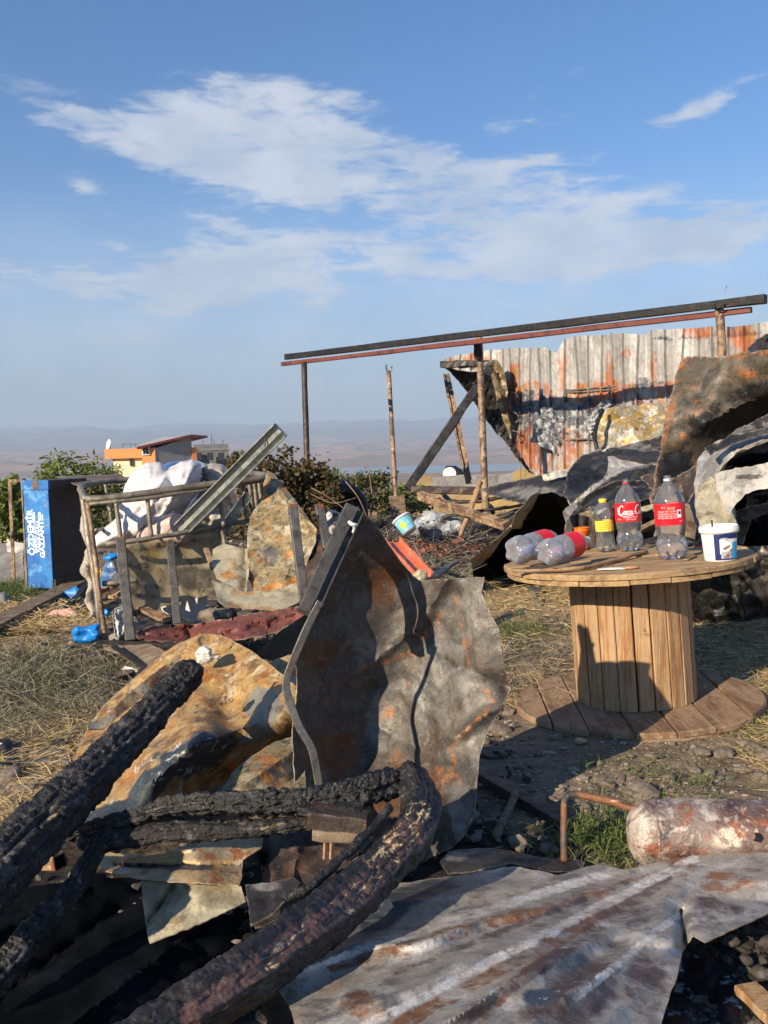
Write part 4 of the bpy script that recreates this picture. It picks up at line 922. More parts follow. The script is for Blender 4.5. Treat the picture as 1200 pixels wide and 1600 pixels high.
def face_angle(c, axis, target=CAM):
    ax_ = Vector(axis).normalized(); M = np.array(ax_.to_track_quat('Z', 'Y').to_matrix()); v = M.T @ (np.asarray(target) - c); return math.atan2(v[1], v[0])
fa = face_angle(c0, ax)
mb = MB(); band(mb, c0, ax, .087, .103, -.078, .07, fa - 1.2, fa + 1.2, 16); mb.build('label_print', 'print_sky', h)
mb = MB(); M = np.array(Vector(ax).to_track_quat('Z', 'Y').to_matrix()); vs = [M @ np.array([.098 * cos(fa - .25), .098 * sin(fa - .25), -.01])]
for k in range(16):
    aa_ = fa - .25 + .38 * cos(k * pi / 8); z_ = -.01 + .042 * sin(k * pi / 8); r_1 = .0965 + .1 * z_ + .004; vs.append(M @ np.array([r_1 * cos(aa_), r_1 * sin(aa_), z_]))
mb.add(np.array(vs) + c0, [(0, 1 + k, 1 + (k + 1) % 16) for k in range(16)]); mb.build('label_dot', 'print_green', h)
# little engine-like ceramic thing behind the channel
h = thing('scorched_engine', P(522, 850, 6.2), 'small scorched white machine part behind the leaning grey channel', 'machine')
mb = MB(); blob(mb, P(520, 822, 6.2), (.065, .07, .115), 3, .12, 1.6, 3); mb.build('housing', 'ceramic', h)
mb = MB()
for dy in (-18, -6, 6, 18): c1 = P(526, 822 + dy, 6.13); box(mb, c1, (.03, 0, 0), (0, .02, 0), (0, 0, .012))
tag(mb.build('cooling_fins', 'wire_grey', h))
h = None
mb = MB(); blob(mb, P(572, 788, 12.2), (.16, .16, .3), 2, .1, 2, 8); 
sheet('wire_basket', [(608, 775), (632, 772), (636, 812), (612, 815)], [(620, 790, 12.4)], 'wood_grey', 'dull grey upright scrap sheet beside the fork topped pole', 'scrap sheet', step=4, amp=.02, seed=8)
pillow('ash_heap', [(640, 838), (646, 815), (665, 798), (690, 800), (712, 808), (728, 820), (735, 838), (700, 845)], [(0, 0, 10.3)], .12, 'insulation', 'pale heap of crumpled ash covered foil under the peeling beam', 'ash heap', step=4, seed=9, amp=.09, nscale=8, sharp=True, rag=3)
# ------------------------------------------------------------------ heap of collapsed wall sheets on the right
def S_(name, outline, ctrl, mat, label, **k):
    k.setdefault('rag', 2.6); k['amp'] = k.get('amp', .012) * 1.3; k.setdefault('nscale', 6); return sheet(name, outline, ctrl, mat, label, 'metal sheet', **k)
S_('scorched_sheet', [(928, 690), (930, 660), (940, 640), (1000, 632), (1060, 628), (1070, 660), (1060, 720), (1000, 740), (940, 735)],
   [(928, 690, 9.6), (940, 640, 9.7), (1065, 630, 9.4), (1060, 720, 9.0), (940, 735, 9.2)], 'gold_foil', 'flat panel with gold and white flaking insulation leaning on the fence', step=5, amp=.05, nscale=4, seed=21, rag=3)
mb = MB(); sweep(mb, [P(942, 640, 9.5), P(932, 665, 9.4), P(930, 690, 9.3), P(938, 712, 9.25)], circ(.022, 7), n=14, smooth=True); tag(mb.build('bent_bar', 'black_steel'), 'black bar bowed against the gold flaking panel', 'bar')
S_('dark_sheet', [(745, 765), (800, 752), (850, 742), (900, 732), (906, 745), (895, 775), (872, 785), (840, 790), (790, 782)],
   [(745, 765, 9.6), (900, 732, 8.6), (895, 775, 8.0), (790, 782, 9.0)], 'soot_metal', 'flat grey sheet lying on the straw left of the heap', step=5, amp=.03, seed=22, masks={'m1': [(830, 770, 60, 14)]})
S_('dark_sheet', [(952, 702), (1000, 690), (1034, 680), (1036, 702), (1020, 712), (985, 712), (955, 716)],
   [(952, 702, 8.6), (1034, 680, 8.4), (1020, 712, 8.2)], 'soot_metal', 'rounded grey sheet end at the top of the dark heap', step=5, amp=.02, seed=23, masks={'m1': [(990, 700, 50, 12)]})
S_('dark_sheet', [(888, 735), (905, 715), (935, 702), (975, 700), (1034, 705), (1035, 722), (990, 735), (960, 745), (930, 755), (905, 775), (892, 790), (880, 770)],
   [(888, 735, 8.2), (935, 702, 8.4), (1034, 705, 8.1), (990, 735, 7.7), (892, 790, 7.4)], 'soot_metal', 'dark curved sheet capping the hollow in the heap', step=5, amp=.03, seed=24, masks={'m1': [(930, 703, 40, 5), ('L', 975, 700, 1034, 705, 3)], 'm2': [(910, 750, 40, 30)]})
S_('dark_sheet', [(950, 712), (1030, 730), (1030, 770), (1000, 790), (950, 780), (930, 760), (948, 740)],
   [(950, 712, 7.9), (1030, 730, 7.7), (1000, 790, 7.2), (930, 760, 7.4)], 'ash_panel', 'pale grey panel half buried under the dark curved sheet', step=5, amp=.03, seed=25, masks={'m2': [(1000, 770, 60, 20)]})
S_('dark_sheet', [(880, 800), (905, 782), (940, 756), (975, 735), (1028, 722), (1032, 760), (1026, 778), (980, 790), (930, 798), (890, 806)],
   [(880, 800, 6.9), (940, 756, 7.2), (1028, 722, 7.3), (1026, 778, 6.8), (930, 798, 6.6)], 'soot_metal', 'broad black sheet sloping up to the right behind the bottles', step=5, amp=.03, seed=26, masks={'m1': [('L', 940, 760, 1020, 762, 3), ('L', 975, 735, 1020, 726, 4)]}, creases=[(900, 795, 1000, 735, -.10, 8)])
S_('dark_sheet', [(930, 805), (960, 790), (1030, 778), (1050, 790), (1045, 830), (1000, 850), (960, 860), (920, 850)],
   [(930, 805, 6.8), (1040, 785, 6.7), (960, 860, 6.5)], 'black_sheet', 'black buckled sheet directly behind the standing bottles', step=6, amp=.05, seed=27)
S_('dark_sheet', [(740, 905), (738, 880), (765, 855), (800, 825), (815, 790), (835, 772), (860, 768), (885, 780), (895, 800), (888, 812), (893, 850), (900, 905), (850, 915), (800, 912)],
   [(740, 905, 7.3), (765, 855, 7.0), (815, 790, 6.7), (860, 768, 6.6), (893, 800, 6.8), (830, 860, 7.9), (860, 900, 7.9), (900, 905, 7.2)], 'black_sheet', 'black arched sheet with a cavelike hollow behind the lying bottles', step=5, amp=.03, seed=28)
S_('pale_lip', [(738, 890), (735, 876), (760, 855), (780, 838), (800, 815), (806, 802), (830, 775), (845, 768), (835, 786), (822, 806), (812, 826), (800, 826), (775, 855), (752, 882)],
   [(738, 890, 7.1), (800, 815, 6.6), (845, 768, 6.55), (760, 860, 6.9)], 'pale_burnt', 'cream scorched edge strip curling along the black arched sheet', step=4, amp=.03, seed=29, masks={'m1': [(750, 870, 30, 14)]})
S_('dark_sheet', [(880, 862), (885, 808), (900, 802), (935, 812), (945, 850), (940, 880), (890, 885)],
   [(880, 862, 6.4), (885, 808, 6.5), (940, 850, 6.3)], 'blue_iron', 'upright blue grey ribbed scrap behind the orange cup', step=5, amp=.02, seed=30, extra=lambda v: .04 * np.sin(v[:, 0] * .35))
# the big rusty sheet and white ash panels at the right edge
S_('rusty_sheet', [(1064, 560), (1072, 556), (1130, 556), (1200, 546), (1290, 540), (1290, 720), (1180, 712), (1120, 745), (1060, 775), (1020, 798), (1016, 780), (1030, 710), (1040, 650), (1052, 605)],
   [(1064, 560, 6.3), (1200, 546, 5.6), (1290, 540, 5.2), (1020, 790, 5.9), (1040, 680, 6.0), (1100, 640, 5.9), (1180, 640, 6.05), (1180, 600, 5.75), (1150, 690, 6.2), (1280, 680, 6.1)], 'rust_olive', 'huge olive and rust sheet standing above the right of the heap', step=7, nscale=2.5, amp=.03, seed=31,
   masks={'m1': [('L', 1064, 560, 1290, 545, 7), ('L', 1064, 560, 1018, 790, 9), (1100, 660, 30, 30), (1170, 585, 20, 14)], 'm2': [(1150, 640, 90, 36, -25), (1200, 650, 60, 60), (1060, 740, 40, 60)]}, creases=[(1100, 660, 1290, 575, -.12, 14)])  # m2 paints the curved shadow across the sheet's lower right
S_('scorched_sheet', [(1166, 552), (1180, 530), (1200, 520), (1250, 515), (1250, 556), (1200, 548)], [(1166, 552, 6.8), (1250, 520, 6.4), (1200, 548, 6.6)], 'soot_metal', 'jagged black scrap poking above the rusty sheet at the right edge', step=5, amp=.05, seed=32, rag=3)
S_('ash_sheet', [(1020, 795), (1060, 752), (1100, 712), (1150, 672), (1200, 648), (1290, 630), (1290, 665), (1200, 668), (1150, 690), (1100, 722), (1080, 750), (1050, 790), (1035, 815)],
   [(1020, 795, 5.7), (1100, 712, 5.5), (1200, 648, 5.2), (1290, 640, 5.0), (1200, 668, 5.2), (1050, 790, 5.5)], 'soot_metal', 'long sooty strip bent along the foot of the rusty sheet', step=5, amp=.02, seed=33, masks={'m1': [('L', 1030, 800, 1150, 680, 9), ('L', 1150, 672, 1290, 645, 6)]}, creases=[(1040, 790, 1200, 655, -.05, 6)])
S_('ash_sheet', [(1086, 745), (1092, 715), (1120, 690), (1160, 678), (1215, 670), (1290, 662), (1290, 690), (1200, 690), (1150, 708), (1125, 735), (1112, 775), (1100, 800), (1086, 790)],
   [(1086, 745, 5.2), (1120, 690, 5.3), (1215, 670, 5.1), (1290, 670, 5.0), (1150, 708, 5.0), (1100, 800, 5.0)], 'ash_panel', 'curling pale wall panel folded over like a wave at the right', step=5, nscale=4, amp=.013, seed=34, creases=[(1100, 790, 1140, 705, -.07, 8), (1140, 705, 1290, 668, -.05, 6)])
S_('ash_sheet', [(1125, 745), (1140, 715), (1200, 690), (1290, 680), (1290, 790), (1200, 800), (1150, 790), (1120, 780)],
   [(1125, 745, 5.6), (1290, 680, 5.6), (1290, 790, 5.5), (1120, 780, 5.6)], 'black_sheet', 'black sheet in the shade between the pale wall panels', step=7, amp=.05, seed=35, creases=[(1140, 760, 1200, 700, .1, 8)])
S_('ash_sheet', [(1086, 790), (1092, 765), (1110, 745), (1120, 750), (1145, 780), (1150, 820), (1148, 850), (1110, 852), (1095, 835)],
   [(1086, 790, 4.95), (1110, 745, 5.0), (1148, 790, 4.8), (1148, 850, 4.85), (1110, 820, 4.7)], 'pale_burnt', 'cream bulging wall panel above the white tub', step=5, amp=.015, seed=36, masks={'m2': []})
S_('ash_sheet', [(1118, 740), (1150, 732), (1200, 722), (1290, 705), (1290, 760), (1200, 762), (1165, 772), (1145, 795), (1140, 810), (1130, 790), (1120, 765)],
   [(1118, 740, 4.75), (1200, 722, 4.6), (1290, 705, 4.5), (1290, 760, 4.5), (1140, 810, 4.6)], 'ash_panel', 'flat ash grey wall flap hanging over the black gap at the right', step=5, nscale=4, amp=.012, seed=37, masks={'m2': [(1170, 745, 30, 6)]})
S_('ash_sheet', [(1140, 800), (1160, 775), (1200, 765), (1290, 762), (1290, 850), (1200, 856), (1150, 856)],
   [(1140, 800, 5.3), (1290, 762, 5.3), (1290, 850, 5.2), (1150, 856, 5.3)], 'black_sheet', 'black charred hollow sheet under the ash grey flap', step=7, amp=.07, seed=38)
S_('ash_sheet', [(1060, 972), (1066, 915), (1075, 870), (1090, 850), (1140, 856), (1200, 852), (1290, 848), (1290, 970), (1200, 966), (1120, 975)],
   [(1060, 972, 5.6), (1090, 850, 5.3), (1200, 852, 5.0), (1290, 848, 4.9), (1200, 966, 5.4), (1290, 970, 5.3)], 'soot_metal', 'low upright panel behind the spool, black below and ash grey above', step=5, amp=.04, seed=39, masks={'m1': [(1180, 870, 60, 30), (1230, 900, 60, 40), (1110, 880, 20, 10)], 'm2': [(1110, 950, 50, 30)]}, creases=[(1150, 860, 1165, 965, -.06, 7), (1230, 860, 1200, 960, .06, 8)])
S_('cardboard_piece', [(1020, 850), (1035, 790), (1048, 775), (1080, 790), (1088, 830), (1080, 868), (1040, 872)],
   [(1020, 850, 5.2), (1048, 775, 5.3), (1080, 868, 5.1)], 'wood_grey', 'brown scorched sheet showing between the right bottle and the tub', step=5, amp=.04, seed=40)
S_('brown_flap', [(1020, 800), (1018, 775), (1030, 760), (1062, 740), (1090, 728), (1092, 760), (1075, 790), (1060, 800), (1048, 830), (1034, 812)],
   [(1020, 800, 5.5), (1090, 728, 5.4), (1060, 800, 5.3), (1034, 812, 5.4)], 'brown_burnt', 'brown creased metal flap behind the neck of the right bottle', step=5, amp=.03, seed=41, creases=[(1025, 770, 1040, 815, -.06, 5), (1060, 745, 1050, 800, .06, 6)])
bar('charred_pole', P(1000, 800, 5.9), P(1052, 778, 5.6), rect(.05, .03), 'pale_burnt', 'pale bent strip between the two big bottles', 'strip', n=8, wob=.02)
bar('charred_pole', P(995, 830, 5.6), P(1036, 812, 5.4), rect(.09, .03), 'wood_grey', 'scorched wooden slat behind the middle bottle', 'slat', n=8, wob=.01)
mb = MB(); sweep(mb, [P(1010, 858, 5.0), P(1040, 852, 5.0), P(1078, 860, 4.9)], circ(.06, 9), n=14, wob=.02, smooth=True); tag(mb.build('charred_log', 'char'), 'short charred log behind the right bottle', 'log')
h = thing('strap_tool', P(1090, 873, 4.15), 'black strapped tool with a red knob at the back of the spool top', 'tool')
mb = MB(); blob(mb, P(1082, 858, 4.1), (.045, .03, .03), 3, .25, 2.2, 5); blob(mb, P(1100, 853, 4.1), (.035, .03, .028), 3, .25, 2.2, 9); mb.build('tool_body', 'print_black', h)
mb = MB()
for k, (x, y) in enumerate([(1078, 846), (1088, 850), (1098, 843)]): sweep(mb, [P(x - 8, y + 8, 4.06), P(x, y, 4.05), P(x + 10, y + 6, 4.05)], rect(.014, .004), n=8, wob=.003)
mb.build('strap', 'hose_grey', h)
mb = MB(); c0 = np.array([*P(1094, 871, 4.06)[:2], .655]); lathe(mb, [(0, 0), (.022, 0), (.024, .008), (.022, .02), (0, .022)], c0, (0, 0, 1), 16); mb.build('knob', 'plastic_red', h)

# ------------------------------------------------------------------ cable spool
TC = np.array([*P(980, 871, 3.87)[:2], .652]); BC = np.array([*P(995, 1081, 3.90)[:2], 0.0])
sp_ = thing('cable_spool', BC, 'large wooden cable spool stood on end as a table', 'cable spool')
axS = TC - (BC + [0, 0, .04]); Hs = np.linalg.norm(axS); axS /= Hs
exS = np.cross([0, 1, 0], axS); exS /= np.linalg.norm(exS); eyS = np.cross(axS, exS)
def spl(x, y, z): return BC + [0, 0, .0] + exS * x + eyS * y + axS * z
Rt = .525; g = np.random.default_rng(2)
def disc(zlo, zhi, ang, cuts, mat, name, R0=Rt, cen=(0, 0)):
    ca, sa = cos(ang), sin(ang)
    for i in range(len(cuts) - 1):
        c0, c1 = cuts[i] + .0025, cuts[i + 1] - .0025
        top = []; N_ = 14
        x0 = sqrt(max(0, R0 * R0 - c0 * c0)); x1 = sqrt(max(0, R0 * R0 - c1 * c1))
        def arc(sx):
            a0, a1 = math.atan2(c0, sx * x0), math.atan2(c1, sx * x1)
            if sx < 0:
                a0 %= 2 * pi; a1 %= 2 * pi
            return [(R0 * cos(a0 + (a1 - a0) * k / N_), R0 * sin(a0 + (a1 - a0) * k / N_)) for k in range(N_ + 1)]
        ring = arc(1) + arc(-1)[::-1]
        dz = g.normal() * .0022; tl = g.normal() * .002
        sc_ = 1 + g.normal() * .004
        vs, n_ = [], len(ring)
        for z_, ins in ((zlo, 0), (zhi - .006, 0), (zhi, .005)):
            for (u, v) in ring:
                k_ = 1 - ins / max(.01, math.hypot(u, v)); u2, v2 = u * k_ * sc_, v * k_ * sc_
                vm = (c0 + c1) / 2; v2 = vm + (v2 - vm) * (1 - ins * 2 / max(.02, c1 - c0))
                vs.append(spl(u2 * ca - v2 * sa + cen[0], u2 * sa + v2 * ca + cen[1], z_ + dz + tl * u2 / R0))
        fs = [tuple(range(n_))[::-1], tuple(range(2 * n_, 3 * n_))]
        for l_ in (0, 1): fs += [(l_ * n_ + k, l_ * n_ + (k + 1) % n_, (l_ + 1) * n_ + (k + 1) % n_, (l_ + 1) * n_ + k) for k in range(n_)]
        mb = MB(); mb.add(vs, fs, False); ob = mb.build(name, mat, sp_)
disc(.022, .046, 1.50, [-.524, -.37, -.20, -.045, .11, .27, .40, .524], 'wood_base', 'base_board')
disc(.0, .0215, .12, [-.520, -.30, -.1, .1, .3, .520], 'wood_base', 'base_underboard', R0=.521)
disc(Hs + .018, Hs + .04, .045, [-.524, -.33, -.19, -.02, .13, .30, .44, .524], 'wood_top', 'top_board')
disc(Hs - .004, Hs + .0175, 1.62, [-.515, -.34, -.17, .0, .15, .32, .515], 'wood_top', 'top_underboard', R0=.516)
Ns = 22
for i in range(Ns):
    a0 = 2 * pi * i / Ns + .05; wd = 2 * pi * .25 / Ns; r0 = .252 + g.normal() * .0015; gap = .004 if i % 4 else .009
    c_ = np.array([cos(a0), sin(a0)]); t_ = np.array([-sin(a0), cos(a0)]); hw = wd / 2 - gap / 2
    ring = [c_ * r0 * .915 - t_ * hw * .93, c_ * r0 * .985 - t_ * hw, c_ * r0 - t_ * hw * .9, c_ * r0 + t_ * hw * .9, c_ * r0 * .985 + t_ * hw, c_ * r0 * .915 + t_ * hw * .93]
    vs = [spl(*(p_ * (1 + .0015 * sin(i * 3 + z_ * 9))), z_) for z_ in np.linspace(.0465, Hs - .0045, 8) for p_ in ring]; K = 6
    fs = [(j * K + k, j * K + (k + 1) % K, (j + 1) * K + (k + 1) % K, (j + 1) * K + k) for j in range(7) for k in range(K)] + [tuple(range(K))[::-1], tuple(range(7 * K, 8 * K))]
    mb = MB(); mb.add(vs, fs, False); mb.build('slat', 'wood_new', sp_)
for (a, b_) in ((-2.05, -1.72), (-1.70, -1.55), (-1.53, -1.20), (-1.18, -1.02)):   # short blocks tucked under the top
    ring = [(.30 * cos(a), .30 * sin(a)), (.30 * cos(b_), .30 * sin(b_)), (.27 * cos(b_), .27 * sin(b_)), (.27 * cos(a), .27 * sin(a))]
    vs = [spl(u, v, z_) for z_ in (Hs - .024, Hs - .0045) for u, v in ring]
    mb = MB(); mb.add(vs, [(0, 3, 2, 1), (4, 5, 6, 7), (0, 1, 5, 4), (1, 2, 6, 5), (2, 3, 7, 6), (3, 0, 4, 7)], False); mb.build('block', 'wood_top', sp_)
def ontop(px, py, lift=0.0):
    """the point of the spool's top surface seen at a picture point"""
    dr = _f + _r * ((px - CX) / F_PX) + _u * ((CY - py) / F_PX); o_t = spl(0, 0, Hs + .0405)
    return CAM + dr * (((o_t - CAM) @ axS) / (dr @ axS)) + axS * lift

# ------------------------------------------------------------------ bottles
COKE = [(0, .012), (.10, .004), (.135, .0), (.158, .018), (.178, .06), (.188, .11), (.186, .16), (.176, .20), (.160, .24), (.158, .265), (.168, .31), (.176, .36), (.178, .40), (.178, .66), (.174, .70), (.160, .745), (.138, .79), (.110, .835), (.082, .875), (.058, .91), (.043, .935), (.040, .945), (.052, .948), (.052, .955), (.041, .958), (.041, .998), (.037, 1.0), (.037, .95)]
SODA = [(0, .012), (.10, .004), (.15, .0), (.176, .02), (.185, .06), (.180, .12), (.165, .24), (.160, .30), (.166, .36), (.166, .60), (.176, .63), (.182, .68), (.172, .75), (.145, .82), (.105, .87), (.07, .90), (.064, .92), (.064, .99), (.060, 1.0), (.06, .93)]
def petal(H):
    return lambda a, z: 1 - .30 * (1 - min(1, z / (.15 * H))) * (.5 + .5 * cos(5 * a))
def bottle(prof, base, axis, H, label, mat='pet_clear', neck='plastic_red', lab='label_red', lz=(.41, .67), rot=0, cap=False, text=None, group=None, wr=2 * pi):
    h_ = thing('plastic_bottle', base, label, 'bottle', group)
    ax_ = np.asarray(axis, float); ax_ /= np.linalg.norm(ax_)
    p_ = [(r * H, z * H) for r, z in prof]; zs = np.array([z for r, z in p_]); 
    mb = MB(); fine = []
    for i in range(len(p_) - 1):
        for t_ in (0, .5): fine.append((p_[i][0] * (1 - t_) + p_[i + 1][0] * t_, p_[i][1] * (1 - t_) + p_[i + 1][1] * t_))
    fine.append(p_[-1]); lathe(mb, fine, base, ax_, 40, mod=petal(H)); mb.build('bottle_body', mat, h_)
    rl = np.interp((lz[0] + lz[1]) / 2, [z for r, z in prof[2:-4]], [r for r, z in prof[2:-4]]) * H
    fa_ = face_angle(base, ax_) + rot
    mb = MB(); band(mb, base, ax_, rl, rl, lz[0] * H, lz[1] * H, fa_ - wr / 2, fa_ + wr / 2, 40, .0008); lb = mb.build('label', lab, h_)
    mb = MB(); rn = .044 if prof is COKE else .068
    lathe(mb, [(rn * H, .935 * H if prof is COKE else .90 * H), (rn * H + .0015, .94 * H if prof is COKE else .91 * H), (rn * H + .0015, (.958 if prof is COKE else .965) * H), (rn * H, (.962 if prof is COKE else .97) * H)], base, ax_, 24); mb.build('neck_ring', neck, h_)
    if cap:
        mb = MB(); lathe(mb, [(rn * H, .955 * H), (rn * H + .0015, .96 * H), (rn * H + .0015, 1.0 * H), (0, 1.003 * H)], base, ax_, 24); mb.build('cap', neck, h_)
    M = np.array(Vector(ax_).to_track_quat('Z', 'Y').to_matrix())
    def wrap(name, v2, f, mt, du=0, dv=0, off=.0016):
        aa_ = fa_ - 0 + (v2[:, 0] + du) / rl; z_ = v2[:, 1] + dv + (lz[0] + lz[1]) / 2 * H
        vs = np.stack([(rl + off) * np.cos(aa_), (rl + off) * np.sin(aa_), z_], 1) @ M.T + base
        mb_ = MB(); mb_.add(vs, f, False); lb['_org'] = h_['_org']; mb_.build(name, mt, lb)
    return h_, wrap, rl
up_ = axS
b1, wr1, _x = bottle(COKE, ontop(1051, 872), up_, .343, 'tallest clear bottle with a red label and bare white neck, nearest the tub', neck='plastic_white')
b2_, wr2, _x = bottle(COKE, ontop(985, 859), up_, .326, 'clear bottle with white cursive lettering on its red label, in the middle')
b3, wr3, _x = bottle(SODA, ontop(947, 860), up_, .250, 'small clear bottle with yellow label and yellow neck ring', neck='plastic_yellow', lab='label_yellow', lz=(.37, .57))
# cursive lettering, drawn as flat print on the label
def strokes(L, w):
    V_, F_ = [], []; k = 0
    for pts in L:
        p_ = resample(np.c_[np.array(pts, float), np.zeros(len(pts))], 6 * len(pts))[:, :2]; t_ = np.gradient(p_, axis=0); t_ /= np.linalg.norm(t_, axis=1)[:, None] + 1e-9
        nn_ = np.c_[-t_[:, 1], t_[:, 0]]; ww = w * (.55 + .75 * np.abs(t_[:, 1:2]))
        v = np.stack([p_ - nn_ * ww / 2, p_ + nn_ * ww / 2], 1).reshape(-1, 2); V_.append(v); F_ += [(k + 2 * i, k + 2 * i + 2, k + 2 * i + 3, k + 2 * i + 1) for i in range(len(p_) - 1)]; k += len(v)
    return np.concatenate(V_), F_
def oo(cx, cy, rx, ry, a0=0, a1=360, n_=12): return [(cx + rx * cos(R_(a0 + (a1 - a0) * i / n_)) + ry * .25 * sin(R_(a0 + (a1 - a0) * i / n_)), cy + ry * sin(R_(a0 + (a1 - a0) * i / n_))) for i in range(n_ + 1)]
cursive = [[(3.6, 7.4), (3.0, 8.6), (1.6, 8.4), (.2, 6.2), (-.3, 3.2), (.6, 1.0), (2.2, .9), (3.8, 2.6)], oo(5.0, 2.4, 1.0, 1.5), oo(7.6, 2.4, 1.0, 1.5, 50, 330), oo(10.0, 2.4, 1.0, 1.5), [(11.1, 3.8), (10.9, 1.6), (11.6, .9), (12.4, 1.7)], [(12.6, 3.0), (13.8, 3.1)],
           [(18.0, 7.4), (17.4, 8.6), (16.0, 8.4), (14.6, 6.2), (14.1, 3.2), (15.0, 1.0), (16.6, .9), (18.2, 2.6)], oo(19.4, 2.4, 1.0, 1.5), [(21.0, .9), (21.4, 4), (22.4, 8.0), (21.6, 8.2), (21.2, 3), (21.8, .9)], oo(23.6, 2.4, 1.0, 1.5), [(24.7, 3.8), (24.5, 1.6), (25.2, .9), (26, 1.7)], [(-.2, .4), (4, -.6), (9, -.2), (12, -.9)]]
cv, cf = strokes(cursive, .72); cv = (cv - [3.6, 4.0]) * .0052
wr2('lettering', cv, cf, 'stencil_white', -.020, .008)
mb_s = []
v, f = text2d('I', .05, sx=.8); wr2('lettering', v, f, 'stencil_white', -.046, .006)
v, f = text2d('ORIGINAL TASTE', .0088); wr2('lettering', v, f, 'stencil_white', .012, -.022)
v, f = text2d('LESS SUGAR', .0085); wr2('lettering', v, f, 'stencil_white', .014, -.032)
v, f = text2d('2.5 L', .010); wr2('lettering', v, f, 'stencil_white', -.040, -.030)
for k, (s_, u, v0) in enumerate([('2.5 L', -.025, .030), ('ENERGY  FAT  SUGAR', -.012, .012), ('INGREDIENTS: WATER,', -.012, .002), ('SUGAR, COLOUR, GAS', -.010, -.006), ('BEST BEFORE: SEE NECK', -.010, -.014), ('PET', .045, -.030)]):
    v, f = text2d(s_, .0078 if k else .009); wr1('lettering', v, f, 'stencil_white', u, v0)
def rct(u0, u1, v0, v1, n_=6):
    us = np.linspace(u0, u1, n_ + 1); return np.array([(u, v) for u in us for v in (v0, v1)]), [(2 * i, 2 * i + 2, 2 * i + 3, 2 * i + 1) for i in range(n_)]
v, f = rct(.030, .048, -.014, .018); wr1('panel_print', v, f, 'stencil_white', 0, 0)
v, f = rct(.034, .045, .000, .012, 4); wr1('panel_print', v, f, 'print_black', 0, 0, .0022)
for u in (-.008, .008): v, f = rct(u, u + .014, .018, .032, 3); wr1('panel_print', v, f, 'coral_paint', 0, 0)
for k in range(4): v, f = rct(-.03, .03, .014 - k * .010, .0155 - k * .010, 8); wr3('print_line', v, f, 'coral_paint', 0, 0)
bA = P(806, 861, 3.66); bB = P(876, 842, 3.86); axL = bB - bA
bottle(COKE, bA - axL / np.linalg.norm(axL) * .02, axL, .325, 'lying hazy bottle at the left rim of the spool top, behind the other lying one', mat='pet_hazy', lz=(.44, .68))
bA = P(855, 864, 3.52); bB = P(926, 841, 3.72); axL = bB - bA
bottle(COKE, bA - axL / np.linalg.norm(axL) * .02, axL, .295, 'front one of the two lying hazy bottles, its red label by the orange cup', mat='pet_hazy', lz=(.44, .68), neck='plastic_white', cap=True)
# orange cup
c0 = ontop(911, 858); h = thing('orange_cup', c0, 'bright orange plastic cup behind the lying bottles', 'cup')
mb = MB(); lathe(mb, [(0, .003), (.031, .003), (.034, .10), (.0365, .102), (.0355, .106), (.032, .10), (.029, .008), (0, .008)], c0, axS, 28); mb.build('cup_body', 'plastic_orange', h)
mb = MB(); lathe(mb, [(.0340, .086), (.0355, .088), (.0358, .096), (.0345, .098)], c0, axS, 28); mb.build('rim_band', 'plastic_orange', h)
# white tub with printed label
c0 = ontop(1126, 875); h = thing('paint_tub', c0, 'white lidded tub with a navy and blue label at the right of the spool top', 'tub')
TH_ = .138
mb = MB(); lathe(mb, [(0, .0), (.058, .0), (.060, .004), (.068, TH_ - .02), (0, TH_ - .02)], c0, axS, 36); mb.build('tub_body', 'plastic_white', h)
mb = MB(); lathe(mb, [(.069, TH_ - .026), (.0745, TH_ - .026), (.0755, TH_ - .022), (.0755, TH_ - .008), (.0725, TH_ - .004), (.0725, TH_), (.0700, TH_), (.0690, TH_ - .006), (0, TH_ - .007)], c0, axS, 36); mb.build('lid', 'plastic_white', h)
fa = face_angle(c0, axS)
def tubr(z_): return .060 + .008 * (z_ - .004) / (TH_ - .024)
def tband(name, mt, a0, a1, z0, z1, off):
    mb = MB(); band(mb, c0, axS, tubr(z0), tubr(z1), z0, z1, fa + a0, fa + a1, 18, off); ob = mb.build(name, mt, h)
tband('label_print', 'plastic_navy', -.32, 1.35, .006, .108, .0008)
tband('label_print', 'plastic_white', .0, 1.32, .030, .088, .0014)
tband('label_print', 'print_blue', .75, 1.2, .010, .075, .0020)
tband('label_print', 'print_grey', .05, .72, .012, .040, .0020)
M = np.array(Vector(axS).to_track_quat('Z', 'Y').to_matrix())
def tpoly(name, pts, mt, off):
    vs = np.array([M @ np.array([(tubr(z_) + off) * cos(fa + a), (tubr(z_) + off) * sin(fa + a), z_]) for a, z_ in pts]) + c0
    mb = MB(); mb.add(vs, [tuple(range(len(pts)))], False); mb.build(name, mt, h)
tpoly('label_print', [(.02, .092), (.35, .094), (.7, .086), (.95, .070), (.6, .078), (.3, .084)], 'print_grey', .0026)
tpoly('label_print', [(.15, .014), (.45, .012), (.72, .030), (.78, .052), (.60, .046), (.40, .030)], 'print_mauve', .0028)
tpoly('label_print', [(.10, .050), (.30, .046), (.55, .056), (.60, .064), (.35, .060)], 'print_mauve', .0028)
for k in range(12):
    z_ = .098 - k * .0068
    if k % 4 != 1: tband('print_line', 'print_grey', -1.05 + .05 * (k % 3), -.6 + .09 * (k % 2), z_, z_ + .0024, .0012)
    pass
mb = MB(); sweep(mb, [c0 + axS * (TH_ - .004) + [-.028, -.01, 0], c0 + axS * (TH_ + .022) + [-.032, -.02, 0]], rect(.006, .004), n=4); mb.build('lid_tab', 'print_black', h)
